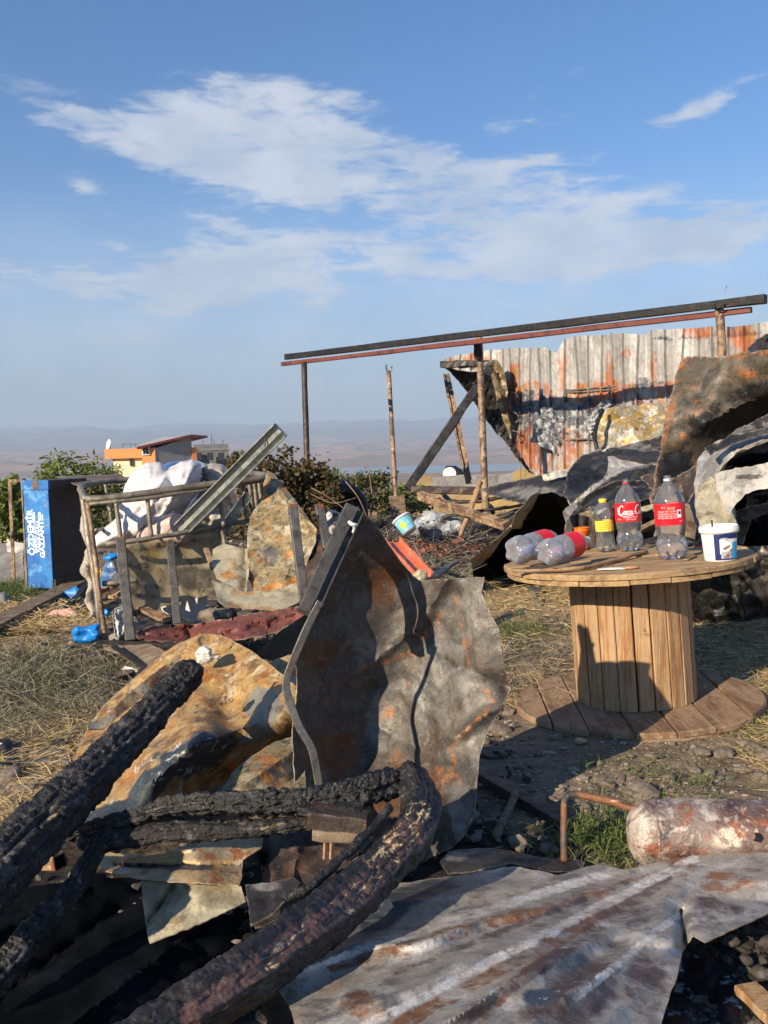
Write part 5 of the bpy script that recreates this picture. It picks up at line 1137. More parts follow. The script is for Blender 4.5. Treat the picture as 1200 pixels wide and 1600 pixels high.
# stick and scraps on the spool top
a, b_, c_ = ontop(800, 897, .010), ontop(905, 893, .012), ontop(1010, 866, .012)
mb = MB(); sweep(mb, [a, ontop(850, 896, .010), b_, ontop(960, 880, .012), c_], circ(.0085, 8), n=30, wob=.006, smooth=True, scale=[.8, 1, 1.25, .9]); tag(mb.build('branch', 'wood_stick'), 'knobbly dry branch lying across the spool top', 'branch')
h = thing('onion_scrap', ontop(972, 889), 'pale peeled scrap with a brown onion skin end on the spool top', 'scrap')
mb = MB(); blob(mb, ontop(988, 889, .006), (.030, .016, .007), 3, .12, 1.5, 3, rot=.2); mb.build('skin', 'skin_brown', h)
mb = MB(); blob(mb, ontop(958, 890, .004), (.060, .022, .004), 3, .25, 1.5, 7, rot=.1); mb.build('peel', 'plastic_white', h)
bar('wood_splinter', ontop(1072, 876, .004), ontop(1086, 870, .004), rect(.02, .004), 'wood_grey', 'thin wood splinter in front of the black strapped tool', 'splinter', n=5)

# torn strips and bent edges sticking out of the heap
for i, (o_, c_, mt, l) in enumerate([
    ([(905, 782), (930, 765), (960, 752), (1022, 748), (1024, 754), (965, 760), (935, 775), (910, 792)], [(905, 785, 6.6), (1022, 750, 7.0), (960, 756, 6.7)], 'ash_panel', 'bright torn strip across the broad black sheet'),
    ([(880, 798), (896, 784), (904, 790), (892, 806), (884, 816)], [(880, 798, 6.4), (904, 790, 6.5), (884, 816, 6.3)], 'white_burnt', 'small curled bright scrap left of the yellow labelled bottle'),
    ([(1000, 745), (1030, 738), (1036, 760), (1030, 800), (1022, 808), (1024, 770)], [(1000, 745, 6.6), (1036, 760, 6.3), (1022, 808, 6.2)], 'brown_burnt', 'brown torn flange standing above the middle bottle'),
    ([(1100, 700), (1140, 682), (1200, 668), (1260, 662), (1255, 670), (1200, 678), (1145, 694), (1108, 712)], [(1100, 700, 5.0), (1260, 664, 4.9), (1145, 694, 4.95)], 'soot_metal', 'thin sooty rib above the curling pale panel'),
    ([(1150, 800), (1170, 790), (1200, 786), (1260, 782), (1260, 792), (1200, 800), (1175, 812), (1162, 850), (1154, 850)], [(1150, 800, 5.0), (1260, 785, 4.9), (1155, 850, 5.0)], 'soot_metal', 'bent sooty edge inside the black hollow at the right'),
    ([(846, 742), (870, 735), (905, 728), (938, 706), (950, 700), (940, 716), (910, 738), (875, 746), (850, 752)], [(846, 745, 8.6), (945, 703, 8.3), (905, 730, 8.4)], 'ash_panel', 'pale bent edge along the top of the flat grey sheet')]):
    S_('torn_strip', o_, c_, mt, l, step=3.5, seed=140 + i, amp=.02, rag=2)
# ------------------------------------------------------------------ blue locker and what stands round it
dL = 7.45
F0 = P(45, 912, dL); F0[2] = .06; aL = R_(20)
uL = np.array([cos(aL), -sin(aL) * -1, 0.]); uL = np.array([cos(aL), sin(aL) * -1, 0.]); nL = np.array([-sin(aL), -cos(aL), 0.])
uL = np.array([cos(aL), -sin(aL), 0.])
wL, hL, depL = .262, .90, .46
loc = thing('blue_locker', F0 + [0, 0, -.06], 'narrow blue metal cabinet with white stencilled lettering and dark side', 'cabinet')
def LP(u, v, w_=0.0): return F0 + uL * u + np.array([0, 0, v]) - nL * w_
mb = MB(); box(mb, LP(wL / 2, hL / 2, depL / 2 + .006), uL * wL / 2, nL * depL / 2, (0, 0, hL / 2 - .002)); mb.build('cabinet_body', 'locker_side', loc)
mb = MB(); box(mb, LP(wL / 2, hL / 2 - .035, -.004), uL * (wL / 2 - .006), nL * .008, (0, 0, hL / 2 - .045)); x_, y_ = proj(mb.verts())
dr_ = mb.build('door', 'blue_paint', loc)
mb = MB(); box(mb, LP(wL / 2, hL - .038, -.006), uL * (wL / 2 + .003), nL * .012, (0, 0, .038)); mb.build('top_rail', 'blue_paint', loc)
mb = MB(); box(mb, LP(wL * .52, hL - .038, -.0195), uL * .028, nL * .0012, (0, 0, .036)); tag(mb.build('rust_patch', 'roof_rust', loc))
mb = MB(); box(mb, LP(-.006, hL / 2, .0), uL * .006, nL * .016, (0, 0, hL / 2)); mb.build('edge_strip', 'rust_pipe', loc)
mb = MB(); box(mb, LP(wL + .006, .05, depL / 2), uL * .006, nL * depL / 2, (0, 0, .035)); mb.build('side_rail', 'brown_burnt', loc)
def stencil(s, u, v0, size, sx, bold):
    v, f = text2d(s, size, bold=bold, sx=sx)
    vs = np.array([LP(u - b_, v0 + a_, -.0135) for a_, b_, _c in v]); mb = MB(); mb.add(vs, f, False); dr_['_org'] = loc['_org']; mb.build('lettering', 'stencil_white', dr_)
stencil('ÖZDEMİR', .064, .47, .084, 1.0, .0022)
stencil('DAMPERLİ ADİLYAMAN', .105, .47, .034, .92, .001)
stencil('PULLUK /GULLA', .135, .44, .036, 1.0, .0015)
stencil('GAZİANTEP', .172, .45, .066, 1.03, .0025)
sheet('roof_sheet', [(85, 745), (188, 741), (200, 748), (200, 757), (126, 760), (118, 758), (105, 751)], [(85, 745, 8.2), (188, 741, 8.6), (200, 757, 7.6), (118, 759, 7.2)], 'roof_rust', 'rusty brown sheet lying over the blue cabinet like a roof', 'metal sheet', step=4, amp=.012, seed=51)
h = thing('steel_gate_frame', G(22, 925), 'thin rusty steel frame left of the blue cabinet', 'frame')
bar('post', P(15.5, 752, 7.7), P(22, 912, 7.7), rect(.028, .028), 'rust_pipe', parent=h, n=8, wob=.003)
bar('post', P(37.5, 750, 7.55), P(42, 916, 7.5), rect(.028, .028), 'cage_tube', parent=h, n=8, wob=.003)
bar('rail', P(15, 752, 7.7), P(38, 750, 7.55), rect(.028, .028), 'rust_pipe', parent=h, n=4)
mb = MB(); blob(mb, P(19, 835, 7.68), .03, 2, .3, 2); mb.build('clamp', 'cage_tube', h)
# behind the left posts
sheet('tarp', [(-40, 852), (0, 848), (20, 850), (36, 856), (38, 915), (0, 925), (-40, 930)], [(-40, 852, 9), (38, 856, 8.8), (0, 925, 8.2)], 'concrete', 'dull grey tarp wall behind the left posts', 'tarp', step=6, amp=.03, seed=52)
sheet('plastic_sack', [(10, 850), (18, 846), (36, 850), (36, 866), (12, 862)], [(20, 855, 8.15)], 'bag_white', 'white and red plastic sack above the grey tarp', 'sack', step=4, amp=.03, seed=53)
pillow('grey_block', [(0, 925), (8, 924), (30, 960), (28, 968), (-30, 972), (-30, 925)], [(0, 0, 6.9)], .12, 'concrete', 'smooth grey slab end at the left edge of the yard', 'slab', step=5, amp=.004, seed=4, edge=14)
# planks on the straw
def ground_bar(name, p0, p1, prof, mat, label, cat, lift=.03, lift2=None, **k):
    a = G(*p0) + [0, 0, lift]; b_ = G(*p1) + [0, 0, lift if lift2 is None else lift2]
    return bar(name, a, b_, prof, mat, label, cat, **k)
ground_bar('wooden_plank', (-40, 1003), (133, 921), rect(.16, .035), 'wood_grey', 'long weathered plank lying on the straw below the blue cabinet', 'plank', lift=.05, lift2=.09, n=14, wob=.008)
ground_bar('dark_plank', (38, 950), (110, 925), rect(.10, .02), 'char', 'short black board beside the long weathered plank', 'board', n=8, wob=.01)
ground_bar('dark_plank', (70, 930), (128, 922), rect(.05, .03), 'brown_burnt', 'thin brown batten behind the long weathered plank', 'batten', n=8, wob=.01)
ground_bar('dark_plank', (100, 962), (150, 930), rect(.05, .04), 'char', 'charred stick leaning by the foot of the cage', 'stick', lift2=.15, n=8, wob=.01)
ground_bar('dark_plank', (115, 968), (155, 940), rect(.04, .03), 'brown_burnt', 'splintered brown stick beside the cage foot', 'stick', lift2=.12, n=8, wob=.01)
pillow('cloth', [(70, 962), (85, 952), (110, 950), (128, 960), (130, 970), (100, 975), (75, 972)], [(0, 0, D(100, 968) - .05)], .05, 'cloth_pink', 'crumpled pink and cream cloth on the straw', 'cloth', step=4, amp=.05, nscale=9, seed=5)
pillow('cloth', [(-30, 972), (0, 968), (18, 975), (10, 985), (-30, 990)], [(0, 0, D(0, 982) - .05)], .03, 'cloth_dark', 'dark red cloth under the plank at the left edge', 'cloth', step=4, amp=.03, seed=6)
pillow('plastic_sack', [(100, 925), (118, 915), (132, 925), (130, 938), (105, 940)], [(0, 0, 7.0)], .04, 'plastic_blue', 'dark blue plastic scrap in the shade under the blue cabinet', 'sack', step=4, amp=.03, seed=7)

# ------------------------------------------------------------------ tank cage
cage = thing('tank_cage', G(270, 1000), 'bent tubular steel cage of a liquid tank, full of plastic bags', 'cage')
def tube(name, pts, r0=.013, mat='cage_tube', n_=None, wob=.004, seed=0, parent=None):
    mb = MB(); sweep(mb, [P(*q_) for q_ in pts], circ(r0, 8), n=n_ or max(6, 5 * len(pts)), wob=wob, smooth=True, seed=seed); return mb.build(name, mat, parent or cage)
tube('top_rail', [(134, 780, 5.2), (180, 777, 5.22), (270, 765, 5.35), (350, 754, 5.5), (408, 748, 5.62), (416, 745, 5.7), (405, 741, 5.9), (380, 738, 6.3), (365, 738, 6.5)], .021)
tube('top_rail', [(140, 787, 5.19), (200, 782, 5.22), (300, 768, 5.4), (409, 751, 5.63)], .012, seed=3)
tube('top_rail', [(134, 780, 5.2), (127, 768, 5.4), (127, 760, 5.8), (140, 757, 6.0), (190, 750, 6.2), (240, 748, 6.3)], .020, seed=5)
tube('side_rail', [(135, 786, 5.4), (150, 778, 5.9), (190, 774, 6.1), (240, 770, 6.3)], .014, seed=6)
tube('mid_rail', [(165, 850, 5.2), (250, 839, 5.3), (330, 824, 5.5), (400, 812, 5.65)], .015, seed=7)
tube('mid_rail', [(150, 828, 5.5), (170, 826, 5.9), (200, 822, 6.1)], .012, seed=8)
tube('low_rail', [(160, 913, 5.2), (190, 909, 5.22), (215, 906, 5.25)], .016, seed=9)
tube('low_rail', [(160, 948, 5.25), (185, 946, 5.3)], .014, seed=10)
for i, (x0, y0, x1, y1, d) in enumerate([(181, 782, 189, 846, 5.21), (230, 776, 237, 838, 5.28), (341, 760, 350, 822, 5.45), (346, 822, 352, 856, 5.5), (380, 757, 386, 812, 5.6), (165, 757, 172, 800, 5.95), (173, 800, 176, 826, 5.9)]):
    tube('upright', [(x0, y0, d), ((x0 + x1) / 2, (y0 + y1) / 2, d), (x1, y1, d)], .013, seed=20 + i)
for i, (x0, y0, x1, y1, d) in enumerate([(378, 742, 384, 800, 6.2), (388, 748, 396, 812, 5.9), (396, 746, 404, 815, 5.8), (404, 745, 410, 812, 5.75)]):
    tube('upright', [(x0, y0, d), (x1, y1, d)], .012, seed=30 + i)
tube('corner_post', [(128, 766, 5.35), (133, 800, 5.3), (140, 850, 5.25), (148, 900, 5.22), (154, 950, 5.2), (158, 1004, 5.2)], .020, seed=40)
tube('corner_post', [(136, 786, 5.2), (145, 840, 5.18), (152, 900, 5.16), (158, 950, 5.16), (166, 1000, 5.16), (172, 1060, 5.1), (178, 1092, 5.05)], .014, 'rust_pipe', seed=41)
mb = MB(); sweep(mb, [P(x, y, 5.3) for x, y in ((131, 800), (135, 830), (139, 860), (137, 885), (142, 910), (141, 940), (146, 958))], circ(.028, 10), n=50, scale=[.5, 1, .7, 1.1, .8, 1, .6], wob=.03, smooth=True)
tag(mb.build('melted_strip', 'melted_plastic', cage), 'pale melted plastic frozen on the corner post')
# things in the cage
pillow('bulk_bag', [(232, 722), (250, 722), (262, 732), (280, 722), (300, 718), (314, 724), (316, 745), (306, 772), (286, 800), (268, 830), (250, 848), (180, 858), (148, 856), (146, 838), (168, 822), (184, 806), (190, 780), (196, 755), (208, 735)],
       [(0, 0, 5.75)], .30, 'bag_white', 'large crumpled white woven bag in the left of the cage', 'bag', step=3, amp=.04, nscale=10, seed=3, edge=75, sharp=True, creases=[(275, 728, 165, 848, -.05, 9), (262, 735, 205, 850, -.06, 8), (285, 740, 240, 842, -.05, 8), (300, 730, 262, 820, -.06, 9), (235, 730, 190, 820, -.04, 8), (290, 745, 215, 800, .06, 10), (225, 760, 160, 840, .05, 9), (310, 745, 255, 780, -.05, 6)])
pillow('bulk_bag', [(232, 735), (265, 722), (300, 717), (318, 724), (322, 745), (310, 770), (296, 775), (285, 750), (262, 742), (240, 745)], [(0, 0, 5.95)], .12, 'film_clear', 'clear plastic film bunched on top of the white bag', 'film', step=3, amp=.03, nscale=14, seed=5, edge=25, sharp=True, creases=[(240, 738, 310, 728, -.05, 5), (262, 742, 318, 745, -.05, 5), (300, 722, 296, 772, -.05, 5)])
pillow('plastic_sack', [(210, 852), (215, 830), (250, 805), (270, 798), (290, 805), (300, 830), (290, 850)], [(0, 0, 5.5)], .08, 'bag_pink', 'dusky pink sack below the white bag', 'sack', step=5, amp=.04, nscale=5, seed=6, edge=20)
pillow('plastic_sack', [(316, 732), (330, 724), (348, 726), (360, 740), (366, 770), (372, 800), (368, 830), (330, 836), (290, 838), (278, 815), (290, 790), (306, 770), (318, 752)], [(0, 0, 6.05)], .26, 'bag_brown', 'brown stained clear sack behind the metal channel', 'sack', step=3, amp=.03, nscale=13, seed=7, edge=40, sharp=True, creases=[(325, 730, 300, 830, -.05, 7), (350, 735, 340, 830, -.06, 8), (365, 770, 300, 800, -.05, 6), (335, 745, 365, 800, .05, 7), (290, 800, 365, 825, -.05, 6)])
pillow('plastic_sack', [(290, 835), (300, 812), (320, 800), (345, 798), (358, 810), (356, 836), (320, 842)], [(0, 0, 5.75)], .10, 'bag_brown', 'small creased brown sack low behind the cage rail', 'sack', step=4, amp=.06, nscale=8, seed=8, edge=20, sharp=True)
def uchan(w, h, t=.006): a = w / 2; return [(-a, -h / 2), (a, -h / 2), (a, h / 2), (a - t, h / 2), (a - t, -h / 2 + t), (.012, -h / 2 + t), (.012, h * .2), (-.012, h * .2), (-.012, -h / 2 + t), (-a + t, -h / 2 + t), (-a + t, h / 2), (-a, h / 2)]
bar('metal_channel', P(268, 842, 5.45), P(438, 672, 5.2), uchan(.10, .06), 'galvanised', 'long pale galvanised channel jutting up to the right out of the cage', 'channel', up=(.3, -1, .25), n=6, split=30)
bar('metal_channel', P(340, 838, 5.62), P(388, 772, 5.62), chan(.06, .045), 'galvanised', 'short galvanised channel by the right end of the cage', 'channel', up=(.4, -1, .2), n=4)
mb = MB(); sweep(mb, [P(357, 668, 5.2), P(358, 660, 5.2)], circ(.004, 4), n=3)
bar('nail', P(414, 698, 5.2), P(414, 684, 5.2), circ(.004, 5), 'wire_grey', 'thin wire sticking up from the galvanised channel', 'wire', n=3)
sheet('cage_side_sheet', [(188, 852), (235, 846), (290, 838), (340, 828), (346, 850), (340, 870), (348, 920), (345, 926), (300, 936), (245, 950), (200, 955), (190, 900)],
      [(188, 852, 5.32), (340, 828, 5.6), (345, 926, 5.6), (200, 955, 5.35), (265, 890, 5.5)], 'dusty_panel', 'dull translucent looking panel with yellow and grey stains behind the cage bars', 'panel', step=6, amp=.010, seed=61, rag=.5, masks={'m1': [(225, 875, 40, 28)], 'm2': [(310, 905, 60, 24), (230, 925, 40, 18)]}, creases=[(195, 856, 345, 836, -.02, 3)])
pillow('plastic_container', [(148, 930), (152, 900), (165, 880), (178, 868), (192, 872), (192, 900), (186, 925), (168, 935)], [(0, 0, 5.6)], .10, 'film_clear', 'crushed clear plastic container inside the cage corner', 'container', step=4, amp=.05, nscale=9, seed=9, edge=18, sharp=True)
pillow('plastic_sack', [(160, 872), (172, 864), (184, 864), (184, 872), (170, 878)], [(0, 0, 5.5)], .03, 'plastic_blue', 'bright blue plastic edge over the clear container', 'sack', step=3, amp=.02, seed=10, edge=8)
h_ = bar('plastic_scrap', P(154, 910, 5.3), P(159, 888, 5.3), rect(.03, .012), 'plastic_yellow', 'small yellow plastic piece in the cage corner', 'plastic scrap', n=6, wob=.004)
pillow('plastic_scrap', [(112, 986), (118, 978), (132, 980), (142, 976), (156, 974), (157, 990), (152, 1003), (128, 1006), (114, 1002)], [(0, 0, 5.05)], .05, 'plastic_blue', 'torn bright blue plastic piece hooked at the foot of the cage', 'plastic scrap', step=3, amp=.035, nscale=10, seed=11, edge=10)
pillow('plastic_scrap', [(160, 960), (162, 945), (174, 942), (176, 952), (170, 964)], [(0, 0, 5.3)], .03, 'plastic_blue', 'small dark blue plastic scrap inside the cage foot', 'plastic scrap', step=3, amp=.02, nscale=10, seed=12, edge=8)
for i, (a, b_, mt, l) in enumerate([((160, 926, 5.4), (180, 915, 5.4), 'brick_red', 'broken reddish board piece in the cage corner'), ((172, 935, 5.35), (192, 925, 5.4), 'wood_new', 'pale broken board piece in the cage corner'), ((165, 945, 5.3), (190, 938, 5.35), 'wood_grey', 'grey broken board piece in the cage corner'),
                                     ((200, 938, 5.5), (262, 968, 5.2), 'rust_pipe', 'rusty ragged strip slanting under the stained panel'), ((205, 955, 5.4), (262, 975, 5.2), 'soot_metal', 'dark flat bar under the rusty ragged strip')]):
    bar('board_piece', P(*a), P(*b_), rect(.07, .02), mt, l, 'board', n=8, wob=.015, seed=i)
pillow('plaster_lump', [(176, 975), (178, 950), (195, 945), (208, 955), (206, 985), (190, 998), (180, 995)], [(0, 0, 5.3)], .06, 'ash_white', 'whitish plaster lump at the foot of the first grey post', 'plaster', step=4, amp=.04, nscale=9, seed=13, edge=12)
sheet('white_board', [(250, 945), (325, 928), (318, 975), (262, 985)], [(285, 955, 5.75)], 'white_paint', 'plain white board behind the second grey post', 'board', step=6, amp=.005, seed=62, rag=.3)
pillow('rubble_block', [(308, 968), (312, 955), (330, 950), (355, 950), (366, 956), (366, 972), (330, 978)], [(0, 0, 5.5)], .10, 'stone', 'rounded pale block under the folded tan sheet', 'stone block', step=4, amp=.03, seed=14, edge=12)
pillow('rubble_block', [(367, 968), (368, 955), (400, 950), (408, 960), (400, 972)], [(0, 0, 5.5)], .08, 'stone_dark', 'grey block right of the rounded pale block', 'stone block', step=4, amp=.03, seed=15, edge=12)
sheet('soot_sheet', [(205, 975), (262, 960), (300, 970), (330, 975), (300, 990), (215, 1000)], [(205, 975, 5.35), (330, 975, 5.2), (215, 1000, 5.0)], 'soot_metal', 'flat sooty sheet behind the crumpled red iron', 'metal sheet', step=5, amp=.02, seed=63)

# tan scorched sheets at the right end of the cage
def S_(name, outline, ctrl, mat, label, **k):
    return sheet(name, outline, ctrl, mat, label, 'metal sheet', **k)
S_('tan_sheet', [(416, 736), (424, 738), (445, 760), (470, 795), (495, 828), (493, 850), (480, 880), (478, 905), (440, 918), (420, 925), (398, 925), (388, 905), (386, 860), (387, 825), (394, 800), (410, 780), (412, 760)],
   [(420, 738, 5.6), (495, 828, 5.2), (478, 905, 5.1), (398, 925, 5.1), (387, 830, 5.3), (440, 850, 5.25)], 'olive_burnt', 'tall pointed tan and black scorched sheet standing at the right of the cage', step=5, amp=.02, seed=64, masks={'m1': [('L', 388, 900, 400, 925, 12), ('L', 400, 925, 478, 905, 9), (415, 770, 10, 20)], 'm2': [(425, 870, 18, 22), (425, 770, 12, 14)]}, creases=[(416, 740, 495, 830, -.06, 5), (440, 905, 470, 880, -.03, 4)])
S_('tan_sheet', [(333, 858), (350, 850), (370, 855), (388, 858), (390, 880), (386, 920), (384, 928), (360, 915), (338, 905), (332, 885)], [(333, 858, 5.35), (388, 858, 5.3), (384, 928, 5.0), (338, 905, 5.1)], 'pale_burnt', 'pale cream sheet with a rusty lower edge beside the stained panel', step=5, amp=.02, seed=65, masks={'m1': [(358, 900, 22, 9)]}, creases=[(384, 858, 384, 925, .05, 4)])
S_('tan_sheet', [(332, 908), (360, 915), (384, 926), (398, 924), (420, 925), (478, 906), (484, 915), (476, 935), (450, 950), (430, 954), (395, 952), (352, 948), (342, 940)], [(332, 908, 5.05), (384, 926, 5.05), (484, 910, 5.05), (430, 954, 4.8), (352, 948, 4.85)], 'pale_burnt', 'folded tan sheet lying below the pointed scorched sheet', step=5, amp=.02, seed=66, masks={'m1': [(380, 925, 30, 8), ('L', 345, 944, 430, 954, 5)]}, creases=[(345, 915, 440, 925, -.04, 6), (440, 920, 480, 925, .06, 12)])
bar('tan_strip', P(322, 858, 5.4), P(333, 888, 5.2), rect(.03, .02), 'wood_stick', 'narrow wooden strip at the left edge of the cream sheet', 'strip', n=6)
S_('dark_sheet', [(478, 852), (494, 836), (505, 835), (520, 850), (525, 870), (510, 900), (490, 960), (478, 950), (476, 900)], [(478, 852, 5.3), (525, 860, 5.0), (485, 950, 4.6)], 'brown_burnt', 'dark curled sheet in the gap right of the third grey post', step=5, amp=.05, seed=67)
S_('dark_sheet', [(400, 1020), (440, 985), (470, 965), (492, 950), (500, 968), (480, 1000), (466, 1030), (440, 1040)], [(400, 1020, 4.2), (492, 950, 4.3), (450, 1035, 3.9)], 'black_sheet', 'black flap below the crumpled red iron', step=5, amp=.03, seed=68)
S_('red_sheet', [(213, 985), (240, 978), (300, 975), (345, 968), (400, 958), (450, 950), (478, 944), (482, 960), (455, 975), (430, 990), (385, 998), (330, 1006), (280, 1004), (215, 1000)],
   [(213, 985, 5.0), (345, 968, 4.9), (478, 944, 4.7), (430, 990, 4.45), (280, 1004, 4.75), (215, 1000, 4.8)], 'red_iron', 'crumpled brick red iron sheet lying across the foot of the grey posts', step=4, amp=.06, nscale=5, seed=69, rag=3, creases=[(290, 978, 300, 1000, .12, 5), (350, 985, 470, 955, -.08, 7), (395, 975, 420, 985, .1, 5)])
# grey square posts
for a, b_, w_, l in [((188, 840, 4.95), (204, 1000, 4.85), .052, 'first grey square post from the left, in front of the cage'), ((266, 848, 5.0), (277, 974, 4.95), .045, 'second grey square post from the left, before the stained panel'),
                     ((457, 790, 4.55), (476, 944, 4.4), .045, 'third grey square post, rusty topped, before the pointed tan sheet'), ((499, 790, 4.7), (512, 858, 4.6), .045, 'short grey square post just left of the leaning channels')]:
    bar('steel_post', P(*a), P(*b_), rect(w_, w_, .004), 'grey_steel', l, 'post', n=10, wob=.002, up=(.25, -1, 0), masks={'m1': [(a[0], a[1] - 8, 22, 14), (512, 858, 12, 12)]}, group='grey square posts by the cage')
# black bar and strips under the cage
bar('black_bar', P(155, 1004, 4.9), P(300, 1009, 4.5), rect(.03, .022), 'black_steel', 'thin black bar along the bottom of the cage', 'bar', n=10, wob=.004)
sheet('wooden_strip', [(160, 1004), (230, 1005), (262, 1020), (285, 1035), (282, 1062), (262, 1066), (225, 1045), (190, 1022), (162, 1014)], [(160, 1004, 4.9), (285, 1035, 4.1), (225, 1045, 4.3), (230, 1005, 4.7)], 'wood_grey', 'bowed brown board below the black bar', 'board', step=5, amp=.01, seed=70, masks={}, thick=.01)
bar('metal_trim', P(178, 1010, 4.7), P(262, 1066, 4.05), rect(.03, .012), 'black_steel', 'dark trim along the lower edge of the bowed brown board', 'trim', n=8)
h = thing('rusty_tin', P(192, 1092, 4.4), 'dull brown tin standing under the bowed board', 'tin')
mb = MB(); c0 = P(194, 1092, 4.4); lathe(mb, [(0, 0), (.062, 0), (.064, .01), (.064, .12), (.068, .122), (.068, .13), (.060, .13), (.058, .01)], c0, (-.1, 0, 1), 24); mb.build('tin_body', 'brown_burnt', h)
mb = MB(); lathe(mb, [(.065, .06), (.0665, .062), (.065, .064)], c0, (-.1, 0, 1), 24); mb.build('tin_rib', 'brown_burnt', h)
sheet('plastic_sack', [(186, 1052), (196, 1040), (215, 1046), (214, 1062), (195, 1064)], [(200, 1050, 4.5)], 'bag_white', 'white and pink plastic scrap between the tin and the bowed board', 'sack', step=4, amp=.02, seed=71)
pillow('earth_clod', [(150, 1050), (155, 1025), (168, 1022), (178, 1050), (172, 1095), (155, 1098), (142, 1080)], [(0, 0, 4.9)], .08, 'stone_dark', 'dark lump of earth and ash at the foot of the cage', 'clod', step=4, amp=.06, seed=16, edge=12)
# hoses
for i, (pts, r0, mt, l) in enumerate([
    ([(-20, 1160, 3.55), (20, 1165, 3.5), (60, 1175, 3.45), (115, 1150, 3.6)], .012, 'hose_grey', 'uppermost grey hose curving through the grass at the left edge'),
    ([(25, 1180, 3.45), (60, 1172, 3.5), (100, 1165, 3.55), (125, 1140, 3.7)], .014, 'hose_grey', 'grey hose bending up beside the charred log'),
    ([(30, 1185, 3.4), (70, 1178, 3.42), (118, 1176, 3.45)], .013, 'hose_grey', 'middle pale hose of the bundle on the grass'),
    ([(28, 1196, 3.35), (70, 1190, 3.38), (112, 1192, 3.4)], .012, 'hose_grey', 'lowest pale hose of the bundle on the grass'),
    ([(-20, 1168, 3.45), (8, 1162, 3.45), (20, 1180, 3.42), (10, 1198, 3.38), (-20, 1195, 3.35)], .02, 'hose_black', 'black hose looped at the left edge'),
    ([(8, 1165, 3.44), (14, 1185, 3.4), (28, 1198, 3.36)], .018, 'hose_black', 'short black hose end pointing down at the left edge')]):
    mb = MB(); zs_ = [(x, y, min(d, D(x, y, .02) if y > 1100 else d)) for x, y, d in pts]; sweep(mb, [P(*q_) for q_ in zs_], circ(r0, 9), n=26, smooth=True, wob=.003, seed=i); tag(mb.build('hose', mt), l, 'hose')

# ------------------------------------------------------------------ foreground sheets
S_('scorched_sheet', [(317, 990), (345, 992), (385, 1012), (425, 1040), (462, 1072), (472, 1110), (466, 1142), (440, 1160), (400, 1190), (350, 1222), (300, 1255), (240, 1275), (180, 1292), (120, 1300), (70, 1300), (75, 1250), (110, 1200), (135, 1140), (160, 1105), (215, 1055), (270, 1010)],
   [(317, 990, 3.35), (425, 1040, 3.05), (472, 1110, 2.75), (135, 1140, 3.1), (110, 1220, 2.75), (80, 1290, 2.55), (300, 1080, 3.05), (250, 1130, 2.95), (350, 1120, 2.95), (250, 1190, 2.62), (330, 1150, 2.66), (440, 1125, 2.68), (340, 1200, 2.80), (280, 1240, 2.66), (200, 1280, 2.5), (440, 1160, 2.76)],
   'tan_burnt', 'large mustard and brown scorched sheet propped behind the charred logs', step=5, amp=.014, nscale=6, seed=81, rag=1.5,
   masks={'m1': [(300, 1180, 80, 32, -25), (235, 1225, 60, 26, -40), (180, 1270, 60, 20, -20)], 'm2': [(412, 1105, 32, 34), (400, 1150, 40, 12, -20)], 'm3': [(300, 1190, 90, 40, -25), ('L', 190, 1215, 330, 1140, 8)]},
   creases=[(235, 1225, 300, 1165, -0.06, 17.1), (300, 1165, 400, 1130, -0.07, 19.0), (150, 1115, 317, 992, -0.03, 11.4), (230, 1120, 400, 1090, 0.025, 15.2), (120, 1250, 190, 1180, 0.06, 26.6), (430, 1060, 395, 1140, 0.02, 15.2), (330, 1000, 290, 1100, 0.015, 15.2), (340, 1240, 460, 1150, 0.09, 26.6)])
S_('scorched_sheet', [(464, 1150), (430, 1160), (395, 1180), (365, 1205), (345, 1238), (350, 1262), (480, 1268), (475, 1180)], [(464, 1150, 2.75), (345, 1240, 2.5), (480, 1265, 2.4), (400, 1200, 2.55)], 'olive_burnt', 'folded mustard sheet corner under the large scorched sheet', step=4, amp=.012, seed=82, masks={'m2': [(445, 1200, 40, 20)]}, creases=[(360, 1240, 470, 1165, -0.05, 18.0), (400, 1255, 460, 1215, 0.03, 10.8)])
S_('scorched_sheet', [(420, 1035), (462, 1020), (474, 1040), (470, 1095), (460, 1072)], [(420, 1035, 3.3), (474, 1060, 3.2), (460, 1030, 3.3)], 'yellow_iron', 'sliver of yellow sheet left of the big blue grey sheet', step=4, amp=.01, seed=83)
for (c, r0, s_, l) in (((325, 1022, 3.12), [(305, 1020), (312, 1012), (322, 1008), (332, 1014), (330, 1022), (345, 1024), (338, 1032), (322, 1038), (308, 1036)], 3, 'white ash flake on top of the mustard sheet'), ((290, 1075, 2.75), [(280, 1085), (285, 1074), (297, 1066), (302, 1075), (298, 1088), (286, 1092)], 4, 'white ash lump behind the end of the upper charred log')):
    pillow('ash_flake', r0, [(0, 0, c[2])], .02, 'ash_white', l, 'ash', step=2.5, amp=.02, nscale=16, seed=s_, edge=6, rag=2)
